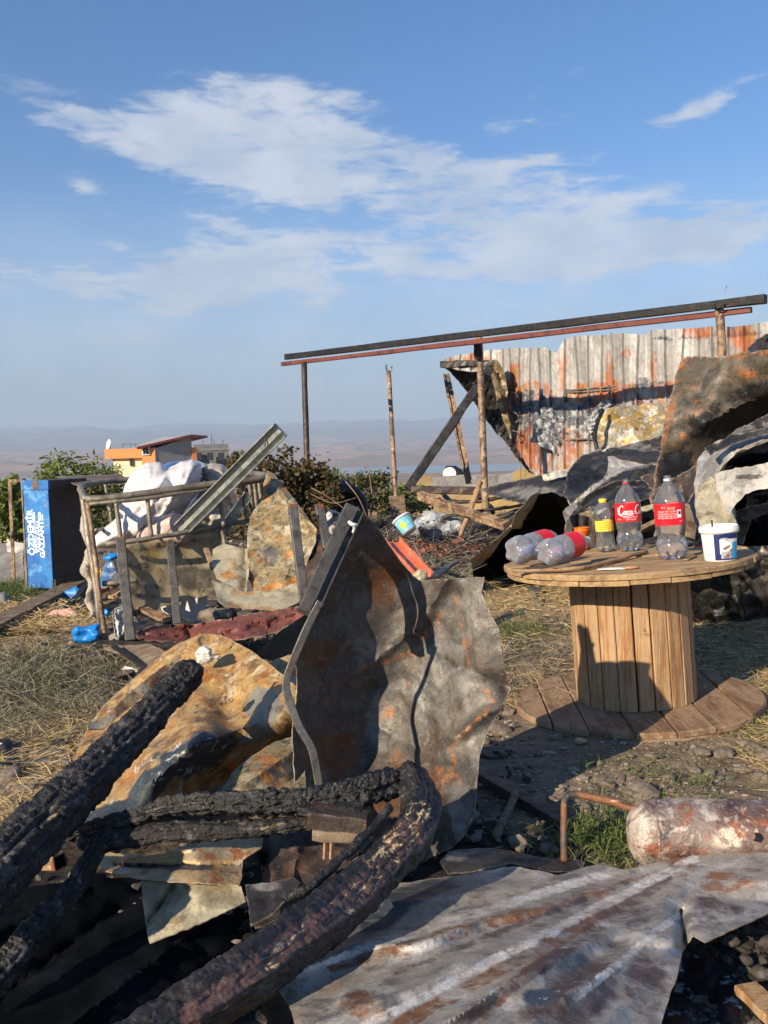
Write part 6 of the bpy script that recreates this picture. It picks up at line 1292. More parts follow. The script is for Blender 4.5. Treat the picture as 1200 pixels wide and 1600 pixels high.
# the big blue grey sheet
S_('standing_sheet', [(562, 797), (580, 812), (592, 828), (612, 858), (630, 882), (645, 900), (656, 908), (690, 904), (757, 902), (752, 925), (765, 955), (780, 985), (783, 1015), (790, 1050), (797, 1078), (787, 1100), (763, 1140), (750, 1180), (745, 1230), (742, 1272), (727, 1305), (702, 1328), (640, 1352), (600, 1350), (560, 1330), (500, 1310), (468, 1290), (460, 1210), (456, 1140), (464, 1070), (461, 1022), (478, 975), (508, 905), (540, 832)],
   [(562, 797, 2.72), (600, 880, 2.84), (656, 908, 2.88), (757, 903, 2.76), (797, 1078, 2.72), (750, 1000, 2.73), (700, 1080, 2.77), (640, 1010, 2.90), (560, 920, 2.84), (640, 1120, 2.86), (500, 930, 2.70), (461, 1022, 2.60), (480, 1060, 2.68), (456, 1150, 2.56), (500, 1120, 2.76), (560, 1090, 2.88), (540, 1200, 2.78), (620, 1240, 2.70), (742, 1272, 2.50), (700, 1328, 2.44), (620, 1350, 2.48), (470, 1290, 2.44), (745, 1180, 2.66), (540, 1000, 2.80)],
   'blue_iron', 'tall buckled blue grey metal sheet with orange rust veins, standing at the centre', step=5, amp=.010, nscale=4.5, seed=91, rag=1.2,
   masks={'m1': [('L', 715, 935, 735, 1040, 7), ('L', 735, 1040, 770, 1095, 6), ('L', 690, 960, 640, 1020, 8), ('L', 650, 1020, 560, 1045, 7), ('L', 640, 1060, 648, 1140, 7), (600, 1110, 24, 34), ('L', 770, 1100, 710, 1160, 7), (690, 1215, 46, 28), ('L', 700, 1150, 720, 1240, 8), (622, 1190, 20, 26), ('L', 560, 1000, 470, 1010, 5), (620, 1310, 40, 12), (750, 975, 10, 10)],
          'm2': [(600, 900, 40, 70), (625, 880, 16, 40), (520, 1180, 60, 50), (500, 1020, 40, 30), (610, 1270, 60, 30), (660, 1230, 40, 40)], 'm3': [(690, 1060, 70, 90), (740, 960, 40, 60), (560, 1010, 40, 18), (720, 1260, 26, 50), (600, 1130, 40, 60)]},
   creases=[(560, 1050, 650, 985, -.03, 9), (650, 985, 700, 905, -.035, 9), (790, 1072, 690, 1030, .03, 9), (785, 1100, 700, 1160, -.03, 9), (700, 1160, 690, 1290, -.02, 14), (560, 1120, 690, 1190, .015, 12), (700, 1270, 715, 1320, -.06, 9), (640, 1340, 700, 1270, .03, 8), (510, 960, 560, 1050, .02, 16)])
# leaning channels and bent flange
h = thing('leaning_channel', P(470, 962, 2.5), 'grey steel channel leaning on the blue grey sheet, kinked into a thin strip below', 'channel')
bar('channel_web', P(551, 793, 2.75), P(478, 958, 2.50), rect(.050, .022, .003), 'grey_steel', parent=h, n=10, up=(.2, -1, .3), wob=.001)
bar('channel_rib', P(561, 800, 2.73), P(490, 955, 2.47), chan(.026, .024, .004), 'grey_steel', parent=h, n=10, up=(.2, -1, .3), wob=.001, masks={'m1': [(563, 798, 9, 9)]})
bar('bent_strip', P(501, 940, 2.46), P(499, 1228, 2.38), rect(.022, .007, .002), 'grey_steel', parent=h, n=40, up=(.3, -1, .1), wob=.001, mid=[P(478, 985, 2.45), P(455, 1040, 2.45), P(447, 1068, 2.44), P(452, 1095, 2.42), P(470, 1140, 2.40), P(488, 1172, 2.39)])
mb = MB(); sweep(mb, [P(545, 815, 2.66), P(550, 819, 2.64), P(557, 820, 2.65)], circ(.006, 6), n=8, wob=.002, smooth=True); sweep(mb, [P(552, 819, 2.64), P(553, 826, 2.65), P(551, 832, 2.66)], circ(.005, 6), n=8, wob=.002, smooth=True)
h2 = thing('white_tie', P(551, 820, 2.65), 'knotted white strip of cloth round the leaning grey channel', 'tie'); mb.build('knot', 'plastic_white', h2)
# coral strip behind the big sheet
bar('coral_channel', P(612, 850, 3.75), P(662, 905, 3.35), chan(.075, .03, .006), 'coral_paint', 'coral painted metal channel behind the top of the big sheet', 'channel', n=10, up=(.2, -.8, .8), wob=.004)
pillow('torn_bracket', [(640, 900), (655, 888), (668, 893), (668, 905), (655, 914), (642, 910)], [(0, 0, 3.3)], .02, 'pale_burnt', 'torn pale metal end of the coral channel', 'bracket', step=3, amp=.015, nscale=14, seed=31, edge=8)
bar('grey_stick', P(664, 912, 3.4), P(712, 878, 4.4), rect(.03, .015), 'grey_steel', 'flat grey stick on the straw behind the big sheet', 'stick', n=8, wob=.006)
# ------------------------------------------------------------------ charred logs
def log(name, pts, radii, label, mat='char', seed=0, n1=200, n2=56, crack=.016, cell=(9, 26), flat=1.0, masks=None, alli=1.0, endcut=True, sq=.25):
    path = resample(PA(pts), n1); T = np.gradient(path, axis=0); T /= np.linalg.norm(T, axis=1)[:, None]
    L = np.r_[0, np.cumsum(np.linalg.norm(np.diff(path, axis=0), axis=1))]
    rad = np.interp(np.linspace(0, 1, n1), np.linspace(0, 1, len(radii)), radii)
    rad = rad * .88 * (1 + .07 * pn(np.c_[L * 4, L * 0 + seed, L * 0])); sq = .50
    vs = []; par = []
    for i in range(n1):
        s = np.cross(T[i], (0, 0, 1)); s /= np.linalg.norm(s); u = np.cross(s, T[i])
        for j in range(n2):
            a = 2 * pi * j / n2
            k = 1 - sq * (1 - max(abs(cos(a)), abs(sin(a))) * 1.0) * 1.0
            k = (1 - sq) + sq / max(abs(cos(a)), abs(sin(a))) * .92
            if j == 0: r1_, r2_ = .35 + .25 * sin(L[i] * 1.5 + seed), 0
            s_2, u_2 = s * cos(r1_) + u * sin(r1_), -s * sin(r1_) + u * cos(r1_)
            vs.append(path[i] + (s_2 * cos(a) + u_2 * sin(a) * flat) * rad[i] * k); par.append((L[i], a * rad[i]))
    vs = np.array(vs); par = np.array(par); ctr = np.repeat(path, n2, 0); dirv = vs - ctr; r0 = np.linalg.norm(dirv, axis=1); dirv /= r0[:, None]
    a_ = par[:, 1] / np.repeat(rad, n2); cell = (cell[0] * .62, cell[1] * .62); crack = crack * .95;
    q_ = np.c_[par[:, 0] * cell[0] * 1.0, np.cos(a_) * np.repeat(rad, n2) * cell[1], np.sin(a_) * np.repeat(rad, n2) * cell[1]] + seed
    wq = q_ + .25 * np.stack([fbm(q_ * 1.3, 2), fbm(q_ * 1.3 + 20, 2), fbm(q_ * 1.3 + 40, 2)], 1)
    f1, f2 = voro(wq); f1b, f2b = voro(wq * 2.3 + 7)
    ca_, sa_ = np.cos(a_) * 2.0, np.sin(a_) * 2.0; Lq = par[:, 0]
    lg = np.clip(1 - np.abs(pn(np.c_[ca_ * 1.1 + seed, sa_ * 1.1, Lq * 2.2])) / .085, 0, 1)
    lg2 = np.clip(1 - np.abs(pn(np.c_[ca_ * 2.3 + seed + 9, sa_ * 2.3, Lq * 5])) / .09, 0, 1) * .6
    tr = np.clip(1 - np.abs(pn(np.c_[ca_ * .55 + seed + 20, sa_ * .55 + .3 * pn(np.c_[ca_, sa_, Lq * 9]), Lq * 15])) / .10, 0, 1) * np.clip(.4 + 1.4 * pn(np.c_[ca_ * .8 + 4, sa_ * .8, Lq * 3 + seed]), 0, 1)
    vor = np.clip(1 - f2 / .20, 0, 1) * .45
    cr = np.maximum.reduce([lg, lg2, tr, vor]); crb = np.clip(1 - f2b / .25, 0, 1)
    gr = fbm(np.c_[par[:, 0] * 5, np.cos(a_) * 5, np.sin(a_) * 5] + seed, 4)
    disp = alli * (-crack * cr - crack * .22 * crb) + .11 * np.repeat(rad, n2) * gr + .0030 * fbm(vs * 60, 3) * alli + .003 * ridge(np.c_[par[:, 0] * 6, np.cos(a_) * 3, np.sin(a_) * 3] + seed + 60, 3)
    end = np.minimum(par[:, 0], L[-1] - par[:, 0]) / (np.repeat(rad, n2) * .8); disp -= np.where(end < 1, (1 - np.sqrt(np.clip(1 - (1 - end) ** 2, 0, 1))) * r0 * .75, 0)
    w = ctr + dirv * np.maximum(r0 + disp, r0 * .12)[:, None]
    fs = [(i * n2 + j, i * n2 + (j + 1) % n2, (i + 1) * n2 + (j + 1) % n2, (i + 1) * n2 + j) for i in range(n1 - 1) for j in range(n2)] + [tuple(range(n2))[::-1], tuple(range((n1 - 1) * n2, n1 * n2))]
    mb = MB(); mb.add(w, fs, True); x_, y_ = proj(w); mk = masks_of(np.c_[x_, y_], {**{'m1': [], 'm2': [], 'm3': []}, **(masks or {})})
    mk['m2'] = mk['m2'] * np.clip((cr - .12) * 3, 0, 1)
    return tag(mb.build(name, mat, attrs=mk), label, 'log')
log('charred_log', [(306, 1040, 2.66), (268, 1080, 2.56), (222, 1130, 2.42), (160, 1195, 2.24), (92, 1262, 2.06), (10, 1345, 1.88), (-90, 1440, 1.68)], [.048, .052, .056, .060, .064, .070, .075],
    'long thick charred log slanting up from the left edge with a pale ashy crust', 'char_ashy', seed=3, n1=330, n2=72, crack=.014, cell=(11, 20), flat=.9,
    masks={'m1': [(270, 1075, 40, 24), (180, 1160, 40, 40), ('L', 0, 1330, 120, 1240, 9)], 'm2': [('L', 150, 1140, 240, 1060, 10), ('L', 110, 1190, 160, 1130, 12), ('L', 0, 1350, 110, 1250, 6)]})
sheet('bark_strip', [(262, 1035), (280, 1022), (284, 1028), (240, 1072), (200, 1108), (160, 1140), (138, 1142), (136, 1132), (165, 1118), (215, 1072)], [(262, 1035, 2.62), (200, 1100, 2.44), (138, 1140, 2.3)], 'yellow_iron', 'thin yellowish folded metal edge along the top of the long charred log', 'metal strip', step=4, amp=.01, seed=101)
h = None
log('charred_log', [(82, 1308, 2.16), (130, 1300, 2.14), (190, 1282, 2.13), (260, 1262, 2.13), (330, 1255, 2.13), (420, 1254, 2.14), (500, 1250, 2.16), (560, 1238, 2.20), (622, 1220, 2.27)], [.018, .024, .022, .028, .034, .036, .038, .044, .046],
    'knobbly black charred log lying level across the foreground', 'char', seed=13, n1=330, n2=56, crack=.018, cell=(20, 26), masks={})
log('charred_plank', [(120, 1318, 2.13), (180, 1312, 2.12), (260, 1300, 2.11), (350, 1298, 2.11), (430, 1290, 2.12), (495, 1284, 2.14)], [.024, .032, .032, .028, .026, .022], 'brown black charred plank just under the level log', 'char_ashy', seed=23, n1=240, n2=44, crack=.010, cell=(8, 24), flat=.8, masks={'m1': [(260, 1300, 60, 14)], 'm2': [(150, 1310, 40, 12), (400, 1290, 80, 10)]})
log('charred_log', [(636, 1202, 2.30), (650, 1228, 2.23), (658, 1260, 2.16), (645, 1305, 2.06), (600, 1352, 1.96), (540, 1408, 1.84), (470, 1465, 1.70), (400, 1515, 1.60), (320, 1565, 1.52), (230, 1625, 1.44), (160, 1670, 1.38)],
    [.040, .048, .052, .054, .056, .058, .058, .056, .054, .052, .050, .050], 'bent charred trunk with cream cracks curving from the centre down to the bottom edge', 'char_split', seed=33, n1=460, n2=90, crack=.008, cell=(13, 15), flat=.95, alli=1.0,
    masks={'m1': [('L', 560, 1400, 300, 1585, 22), ('L', 640, 1300, 560, 1400, 30)], 'm2': [('L', 655, 1270, 560, 1400, 26), ('L', 560, 1400, 420, 1500, 22)], 'm3': [(440, 1475, 34, 16, -35), (595, 1245, 12, 12)]})
bar('charred_strip', P(610, 1262, 2.05), P(440, 1405, 1.78), circ(.010, 8), 'char', 'thin black charred strip running along the bent trunk', 'strip', n=40, wob=.010, smooth=True, mid=[P(560, 1320, 1.94), P(500, 1370, 1.84)])
log('charred_log', [(215, 1300, 2.12), (165, 1312, 2.11), (138, 1350, 2.05), (112, 1392, 1.98), (70, 1435, 1.90), (20, 1500, 1.80), (-40, 1570, 1.70)], [.018, .024, .024, .026, .032, .034, .036], 'thin charred branch dropping to the lower left corner', 'char_ashy', seed=43, n1=260, n2=44, crack=.010, cell=(9, 26), masks={'m1': [(110, 1400, 40, 30)], 'm2': [(120, 1370, 22, 18), (150, 1320, 30, 12)]})
for a, b_, mt, l, w_ in [((484, 1276, 2.10), (572, 1286, 2.08), 'brown_burnt', 'brown charred block under the right end of the level log', .045), ((490, 1300, 2.09), (566, 1303, 2.08), 'wood_grey', 'scorched board end below the brown block', .026), ((470, 1262, 2.13), (566, 1268, 2.11), 'char', 'flat charred lath between the level log and the brown block', .02)]:
    bar('charred_block', P(*a), P(*b_), rect(.05, w_), mt, l, 'block', n=12, wob=.006)
for x, l in ((509, 'left pale peg under the scorched board end'), (519, 'right pale peg under the scorched board end')):
    bar('peg', P(x, 1306, 2.12), P(x - 2, 1342, 2.12), rect(.007, .007), 'wood_stick', l, 'peg', n=3)
# square tube end
mb = MB(); a = P(40, 1345, 2.13); b_ = P(94, 1346, 2.06); t_ = .003
sweep(mb, [a, b_], rect(.034, .034, .003), n=4); h = thing('square_tube', a, 'open end of a rusty square tube between the charred logs', 'tube'); mb.build('tube_wall', 'rust_pipe', h)
mb = MB(); dd_ = (b_ - a) / np.linalg.norm(b_ - a); sd = np.cross(dd_, [0, 0, 1]); sd /= np.linalg.norm(sd); uu = np.cross(sd, dd_)
mb.add([b_ + dd_ * .0008 + sd * i * .013 + uu * j * .013 for i, j in ((-1, -1), (1, -1), (1, 1), (-1, 1))], [(0, 1, 2, 3)], False); mb.build('tube_bore', 'black_sheet', h)  # flat black face painted as the dark of the hollow tube

# ------------------------------------------------------------------ sheets under the logs
S_('yellow_sheet', [(150, 1342), (170, 1332), (225, 1338), (262, 1332), (300, 1318), (350, 1308), (412, 1300), (408, 1325), (380, 1345), (378, 1368), (374, 1384), (330, 1382), (270, 1378), (215, 1372), (165, 1362)], [(150, 1342, 2.22), (412, 1300, 2.3), (374, 1384, 2.05), (215, 1372, 2.08), (300, 1340, 2.15)], 'yellow_iron', 'yellow and grey scorched metal strip below the level log', step=4, amp=.012, seed=102, masks={'m1': [('L', 190, 1352, 330, 1356, 6)]}, creases=[(180, 1352, 378, 1352, .03, 5), (200, 1340, 300, 1328, -.02, 4)])
S_('yellow_sheet', [(219, 1376), (270, 1380), (330, 1384), (376, 1386), (384, 1410), (340, 1432), (290, 1452), (233, 1474), (226, 1430)], [(219, 1376, 2.12), (376, 1386, 2.10), (233, 1474, 1.98), (384, 1410, 2.06)], 'pale_burnt', 'pale yellow triangular plate hanging over the black sheets', step=4, amp=.014, seed=103, masks={'m1': []}, creases=[(232, 1440, 275, 1382, .04, 6)])
S_('brown_sheet', [(376, 1350), (385, 1330), (412, 1300), (470, 1290), (520, 1296), (560, 1305), (560, 1340), (520, 1380), (470, 1410), (430, 1440), (400, 1452), (392, 1420), (384, 1400), (412, 1390), (410, 1350)], [(376, 1350, 2.2), (520, 1300, 2.3), (560, 1330, 2.2), (400, 1452, 1.95), (450, 1360, 2.2)], 'brown_burnt', 'dark brown curled metal sheet between the yellow strip and the bent trunk', step=4, amp=.02, seed=104, creases=[(412, 1340, 410, 1400, .06, 7), (470, 1300, 450, 1420, -.03, 9)])
S_('brown_sheet', [(384, 1384), (420, 1380), (458, 1372), (470, 1378), (455, 1400), (425, 1430), (392, 1448)], [(384, 1384, 2.05), (470, 1376, 2.0), (392, 1448, 1.9)], 'soot_metal', 'grey metal flap beside the pale triangular plate', step=4, amp=.012, seed=105, masks={'m1': [(420, 1385, 30, 12)]})
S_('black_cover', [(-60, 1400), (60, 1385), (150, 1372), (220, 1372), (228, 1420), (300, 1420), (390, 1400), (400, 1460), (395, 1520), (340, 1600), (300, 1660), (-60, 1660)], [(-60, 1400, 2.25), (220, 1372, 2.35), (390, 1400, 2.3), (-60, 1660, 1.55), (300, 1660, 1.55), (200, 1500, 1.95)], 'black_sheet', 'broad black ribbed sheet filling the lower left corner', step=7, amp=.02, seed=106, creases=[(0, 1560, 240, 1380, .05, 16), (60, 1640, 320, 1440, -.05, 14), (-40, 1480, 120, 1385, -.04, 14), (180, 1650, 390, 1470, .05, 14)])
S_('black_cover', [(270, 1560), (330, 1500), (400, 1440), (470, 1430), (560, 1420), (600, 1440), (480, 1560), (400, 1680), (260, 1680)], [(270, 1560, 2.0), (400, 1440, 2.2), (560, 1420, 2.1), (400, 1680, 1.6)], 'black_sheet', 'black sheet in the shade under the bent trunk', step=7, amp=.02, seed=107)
def fan(v):                                     # folds radiating from the sheet's pinched end
    dx, dy = 1165 - v[:, 0], v[:, 1] - 1335; dist = np.hypot(dx, dy); a = np.degrees(np.arctan2(dy, np.maximum(dx, 1)))
    a = a + 1.6 * fbm(np.c_[v / 160, v[:, 0] * 0 + 3], 2)
    u = np.interp(a, [-5, 1, 8, 15, 22, 29, 38, 50, 66, 90], [-1, 0, 1, 2, 3, 4, 5, 6, 7, 8]); p_ = np.abs(u - np.floor(u) - .5) * 2
    k = np.array([.5, .9, .7, 1.1, .7, 1.0, .6, .35, .15, .1, .1])[np.clip(np.round(u).astype(int) + 1, 0, 10)]
    return -.044 * k * p_ ** 2.0 * np.clip(dist / 420, 0, 1.2) * np.clip((a + 4) / 8, .2, 1)
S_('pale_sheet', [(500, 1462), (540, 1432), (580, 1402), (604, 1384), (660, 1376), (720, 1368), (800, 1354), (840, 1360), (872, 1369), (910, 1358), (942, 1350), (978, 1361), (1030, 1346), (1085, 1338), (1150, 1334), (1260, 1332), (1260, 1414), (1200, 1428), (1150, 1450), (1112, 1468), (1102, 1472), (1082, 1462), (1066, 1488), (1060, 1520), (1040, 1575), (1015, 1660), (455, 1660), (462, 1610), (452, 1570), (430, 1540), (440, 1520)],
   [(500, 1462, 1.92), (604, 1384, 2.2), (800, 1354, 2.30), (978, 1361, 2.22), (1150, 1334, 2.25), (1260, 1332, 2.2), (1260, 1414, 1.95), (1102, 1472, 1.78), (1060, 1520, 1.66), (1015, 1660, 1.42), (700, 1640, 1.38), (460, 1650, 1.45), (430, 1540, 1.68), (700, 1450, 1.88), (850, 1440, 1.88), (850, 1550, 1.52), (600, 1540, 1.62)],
   'white_burnt', 'huge pale crumpled metal sheet with rust and purple stains and painted light and dark folds at the lower right', step=5, amp=.006, nscale=4.5, seed=108, rag=1.5, extra=fan,
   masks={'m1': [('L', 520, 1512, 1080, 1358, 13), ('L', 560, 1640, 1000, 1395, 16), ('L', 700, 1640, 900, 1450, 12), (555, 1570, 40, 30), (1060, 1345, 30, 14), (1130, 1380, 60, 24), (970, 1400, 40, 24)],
          'm4': [('L', 1085, 1342, 540, 1620, 10), ('L', 960, 1362, 450, 1520, 10), ('L', 1060, 1430, 900, 1560, 8), (660, 1480, 60, 14, -22)], 'm2': [(900, 1560, 110, 60, -35), (960, 1450, 70, 44, -30), (1010, 1540, 50, 60), ('L', 1040, 1375, 660, 1640, 14), ('L', 980, 1380, 620, 1520, 7), (1120, 1420, 60, 24), (760, 1630, 80, 30)], 'm3': [(640, 1400, 110, 22, -15), (600, 1430, 60, 26, -30), (880, 1500, 50, 24), (850, 1560, 40, 20)]},  # m4 paints lit crests; m2 lines paint shaded flanks among purple stains
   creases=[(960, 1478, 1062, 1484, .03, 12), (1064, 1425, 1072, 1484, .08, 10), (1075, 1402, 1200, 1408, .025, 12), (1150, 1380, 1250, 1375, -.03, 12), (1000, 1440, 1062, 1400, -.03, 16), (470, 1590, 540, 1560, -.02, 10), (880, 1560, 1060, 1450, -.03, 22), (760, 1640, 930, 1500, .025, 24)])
S_('thin_strip', [(688, 1348), (700, 1332), (735, 1326), (770, 1326), (810, 1334), (850, 1342), (890, 1342), (915, 1348), (905, 1362), (860, 1362), (800, 1350), (740, 1362), (700, 1366)], [(688, 1348, 2.42), (770, 1326, 2.5), (915, 1348, 2.42), (740, 1362, 2.32)], 'soot_metal', 'low dark curved metal strip behind the pale crumpled sheet', step=4, amp=.01, seed=109, masks={'m1': [(715, 1340, 24, 10)]})
# lower right corner, its shade put into dark colours and a widened cover
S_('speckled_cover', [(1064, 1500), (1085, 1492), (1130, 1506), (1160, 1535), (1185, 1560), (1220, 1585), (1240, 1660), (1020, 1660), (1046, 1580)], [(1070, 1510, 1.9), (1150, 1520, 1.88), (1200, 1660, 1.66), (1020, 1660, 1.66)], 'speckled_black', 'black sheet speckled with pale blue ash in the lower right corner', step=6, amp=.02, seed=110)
bar('wood_offcut', P(1163, 1545, 1.82), P(1215, 1590, 1.72), rect(.05, .02), 'wood_new', 'yellow brown offcut at the lower right edge', 'offcut', n=6, wob=.004)
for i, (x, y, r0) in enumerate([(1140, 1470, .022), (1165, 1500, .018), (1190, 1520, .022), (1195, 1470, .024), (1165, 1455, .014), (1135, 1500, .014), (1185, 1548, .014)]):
    mb = MB(); blob(mb, G(x, y, .02), (r0, r0 * .8, r0 * .6), 3, .18, 1.4, i * 3, rot=i); tag(mb.build('stone', 'stone_dark'), 'stone coloured dark for shade, in the rubble under the pale crumpled sheet', 'stone', 'stones in the shaded lower right corner')

# ------------------------------------------------------------------ rusty tank, bent pipe, planks by the spool
mb = MB(); A0, A1_ = P(978, 1298, 2.42), P(1330, 1225, 2.30); axT = (A1_ - A0) / np.linalg.norm(A1_ - A0); A0[2] = .098; A1_[2] = .112
h = thing('rusty_tank', (A0 + A1_) / 2 - [0, 0, .1], 'dented cylindrical tank of peeling white and rust lying at the right edge', 'tank')
axT = (A1_ - A0); LT = np.linalg.norm(axT); axT /= LT; r0 = .092
prof = [(0.0, 0), (r0 * .4, .004), (r0 * .75, .018), (r0 * .93, .04), (r0, .07)] + [(r0, .07 + (LT - .1) * k / 16) for k in range(1, 17)]
lathe(mb, prof, A0, axT, 48); vs = mb.v[0]; cc = A0 + ((vs - A0) @ axT)[:, None] * axT; dv = vs - cc
mb.v[0] = cc + dv * (1 + .07 * fbm(vs * 6, 3) - .25 * np.exp(-((vs - P(1120, 1275, 2.25)) ** 2).sum(1) / .004))[:, None]; x_, y_ = proj(mb.v[0])
mb.build('tank_body', 'tank_metal', h, attrs=masks_of(np.c_[x_, y_], {'m1': [('L', 985, 1260, 1000, 1340, 28), (1090, 1245, 70, 14), (1140, 1310, 50, 20)]}))
mb = MB(); c0 = P(1173, 1306, 2.24); sweep(mb, [c0, c0 + (CAM - c0) * .006], circ(.012, 6), n=3); mb.build('bolt', 'rust_bright', h)
mb = MB(); lathe(mb, [(r0 * 1.01, 0), (r0 * 1.03, .003), (r0 * 1.01, .006)], A0 + axT * .075, axT, 48); mb.build('weld_seam', 'tank_metal', h)
mb = MB(); pts = [(882, 1345, 2.42), (881, 1300, 2.44), (880, 1262, 2.46), (884, 1246, 2.47), (900, 1240, 2.47), (950, 1250, 2.44), (985, 1262, 2.42), (1020, 1260, 2.40)]
sweep(mb, [P(*q_) for q_ in pts], circ(.0095, 10), n=60, smooth=True, wob=.003); x_, y_ = proj(mb.verts())
tag(mb.build('bent_pipe', 'rust_bright', attrs=masks_of(np.c_[x_, y_], {'m1': [(881, 1320, 14, 36), (890, 1245, 18, 14)]})), 'thin rusty pipe bent into a hook, ending at the rusty tank', 'pipe')
ground_bar('charred_plank', (740, 1225), (890, 1300), rect(.06, .03), 'char', 'black plank in the shade right of the big sheet', 'plank', lift=.05, lift2=.02, n=14, wob=.006)
ground_bar('wooden_peg', (776, 1318), (806, 1262), circ(.014, 8), 'wood_grey', 'short grey stick leaning on the black plank', 'stick', lift=.02, lift2=.05, n=8, wob=.004, smooth=True)
mb = MB(); sweep(mb, [G(787, 1018, .01), G(796, 1005, .02), G(812, 990, .015), G(832, 978, .01)], circ(.004, 5), n=14); tag(mb.build('cord', 'plastic_white'), 'thin white cord on the ground left of the spool', 'cord')
mb = MB(); sweep(mb, [G(985, 1215, .012), G(1010, 1195, .012), G(1035, 1188, .01)], circ(.005, 5), n=12, wob=.004); tag(mb.build('twig', 'wood_stick'), 'pale twig on the stones in front of the spool', 'twig')
mb = MB(); blob(mb, G(907, 1158, .015), (.022, .016, .012), 3, .35, 2, 4); tag(mb.build('dry_leaf', 'straw'), 'curled dry leaf under the front rim of the spool', 'leaf')

# ------------------------------------------------------------------ stones one can tell apart
g = np.random.default_rng(12); PROTO = []
for k in range(5):
    v, f = ico(3); mb = MB(); w = v * (1 + .24 * fbm(v * 1.1 + k * 9, 3) + .12 * ridge(v * 1.3 + k * 5, 2) - .06 + .04 * fbm(v * 5 + k, 2))[:, None] * [1, .78, .5]; mb.add(w, f, True)
    me_o = mb.build('stone', 'stone', origin=(0, 0, 0)); PROTO.append(me_o.data); bpy.data.objects.remove(me_o)
def stone(px, py, r0, label, group, z=None, mat=None):
    o = bpy.data.objects.new('stone', PROTO[g.integers(0, 5)]); COL.objects.link(o); c0 = G(px, py, .0)
    o.location = (c0[0], c0[1], gz_(c0[0], c0[1]) + r0 * .22 if z is None else z); o.scale = (r0, r0 * g.uniform(.8, 1.1), r0 * g.uniform(.7, 1.1)); o.rotation_euler = (g.uniform(-.3, .3), g.uniform(-.3, .3), g.uniform(0, 6.28)); o['_org'] = list(map(float, c0))
    tag(o, label, 'stone', group)
for px, py, r0 in [(795, 1110, .035), (783, 1140, .05), (770, 1175, .055), (797, 1172, .022), (765, 1120, .04), (752, 1205, .03), (760, 1160, .03)]:
    stone(px, py, r0, 'rounded grey stone piled against the right edge of the big sheet', 'stones against the big standing sheet')
for px, py, r0 in [(1097, 1182, .045), (1130, 1182, .042), (1175, 1175, .05), (1195, 1190, .04), (1160, 1205, .03), (1085, 1205, .026), (1110, 1210, .022), (1190, 1215, .04)]:
    stone(px, py, r0, 'flat pale stone in the sunlit straw below the spool', 'stones in the sunlit straw')
for px, py, r0 in [(1000, 1245, .085), (1020, 1190, .04), (975, 1205, .028), (968, 1222, .032), (950, 1232, .035), (990, 1225, .03), (868, 1152, .035), (1000, 1160, .028), (935, 1195, .024), (858, 1328, .045), (915, 1270, .035), (840, 1180, .03), (1010, 1280, .03), (830, 1150, .022), (810, 1200, .025), (890, 1205, .02), (1045, 1225, .03), (780, 1245, .028), (940, 1290, .028), (985, 1185, .022), (880, 1235, .02), (825, 1240, .03), (862, 1252, .02), (1050, 1170, .02)]:
    stone(px, py, r0 * .8, 'grey stone in the shaded dirt between the spool and the rusty tank', 'stones in the shaded dirt')
for px, py, r0 in [(820, 952, .04), (842, 948, .03), (60, 1010, .04), (18, 1218, .05), (40, 1240, .04), (60, 1128, .05), (100, 1120, .03)]:
    stone(px, py, r0, 'lone stone half sunk in the straw of the yard', 'lone stones in the straw')

# ------------------------------------------------------------------ what nobody could count
def ground_pts(n_, seed, pxr, pyr, dens=None):
    """random ground points inside a stretch of ground given by its corners in the picture"""
    g_ = np.random.default_rng(seed); px = g_.uniform(*pxr, n_); py = g_.uniform(*pyr, n_)
    dr = _f[None] + _r[None] * ((px - CX) / F_PX)[:, None] + _u[None] * ((CY - py) / F_PX)[:, None]
    t_ = -CAM[2] / dr[:, 2]; p_ = CAM + dr * t_[:, None]
    if dens is not None: k = g_.random(n_) < dens(p_, px, py); p_ = p_[k]
    p_[:, 2] = height(p_[:, 0:1], p_[:, 1:2])[:, 0]
    return p_, g_
def blades(name, p_, g_, L, w, mat, lie=1.0, lift=.0, bend=.4, persp=True):
    n_ = len(p_); a = g_.uniform(0, 2 * pi, n_); L = L * g_.uniform(.4, 1.3, n_); up = np.abs(g_.normal(size=n_)) * (1 - lie) * 2 + g_.uniform(0, .12, n_)
    dr = np.c_[np.cos(a), np.sin(a), up]; dr /= np.linalg.norm(dr, axis=1)[:, None]; sd = np.c_[-np.sin(a), np.cos(a), g_.normal(size=n_) * .5]; sd /= np.linalg.norm(sd, axis=1)[:, None]
    d = np.linalg.norm(p_ - CAM, axis=1); w = w * g_.uniform(.6, 1.3, n_) * (np.clip(d / 3.5, 1, 3) if persp else 1)
    side = np.cross(dr, [0, 0, 1]); side /= np.linalg.norm(side, axis=1)[:, None]; b_ = g_.normal(size=n_) * bend * L
    base = p_ + np.c_[np.zeros((n_, 2)), g_.uniform(0, .02, n_) + lift]
    pts = [base, base + dr * (L * .5)[:, None] + side * (b_ * .25)[:, None], base + dr * L[:, None] + side * b_[:, None] - np.c_[np.zeros((n_, 2)), up * L * .35 * (1 - lie)]]
    V_ = np.stack([pts[0] - sd * w[:, None] / 2, pts[0] + sd * w[:, None] / 2, pts[1] + sd * w[:, None] / 2, pts[1] - sd * w[:, None] / 2, pts[2] + sd * w[:, None] / 5, pts[2] - sd * w[:, None] / 5], 1).reshape(-1, 3)
    k = np.arange(n_)[:, None] * 6; F_ = np.concatenate([k + [0, 1, 2, 3], k + [3, 2, 4, 5]])
    return tag(fast_mesh(name, V_, F_, mat, False), kind='stuff')
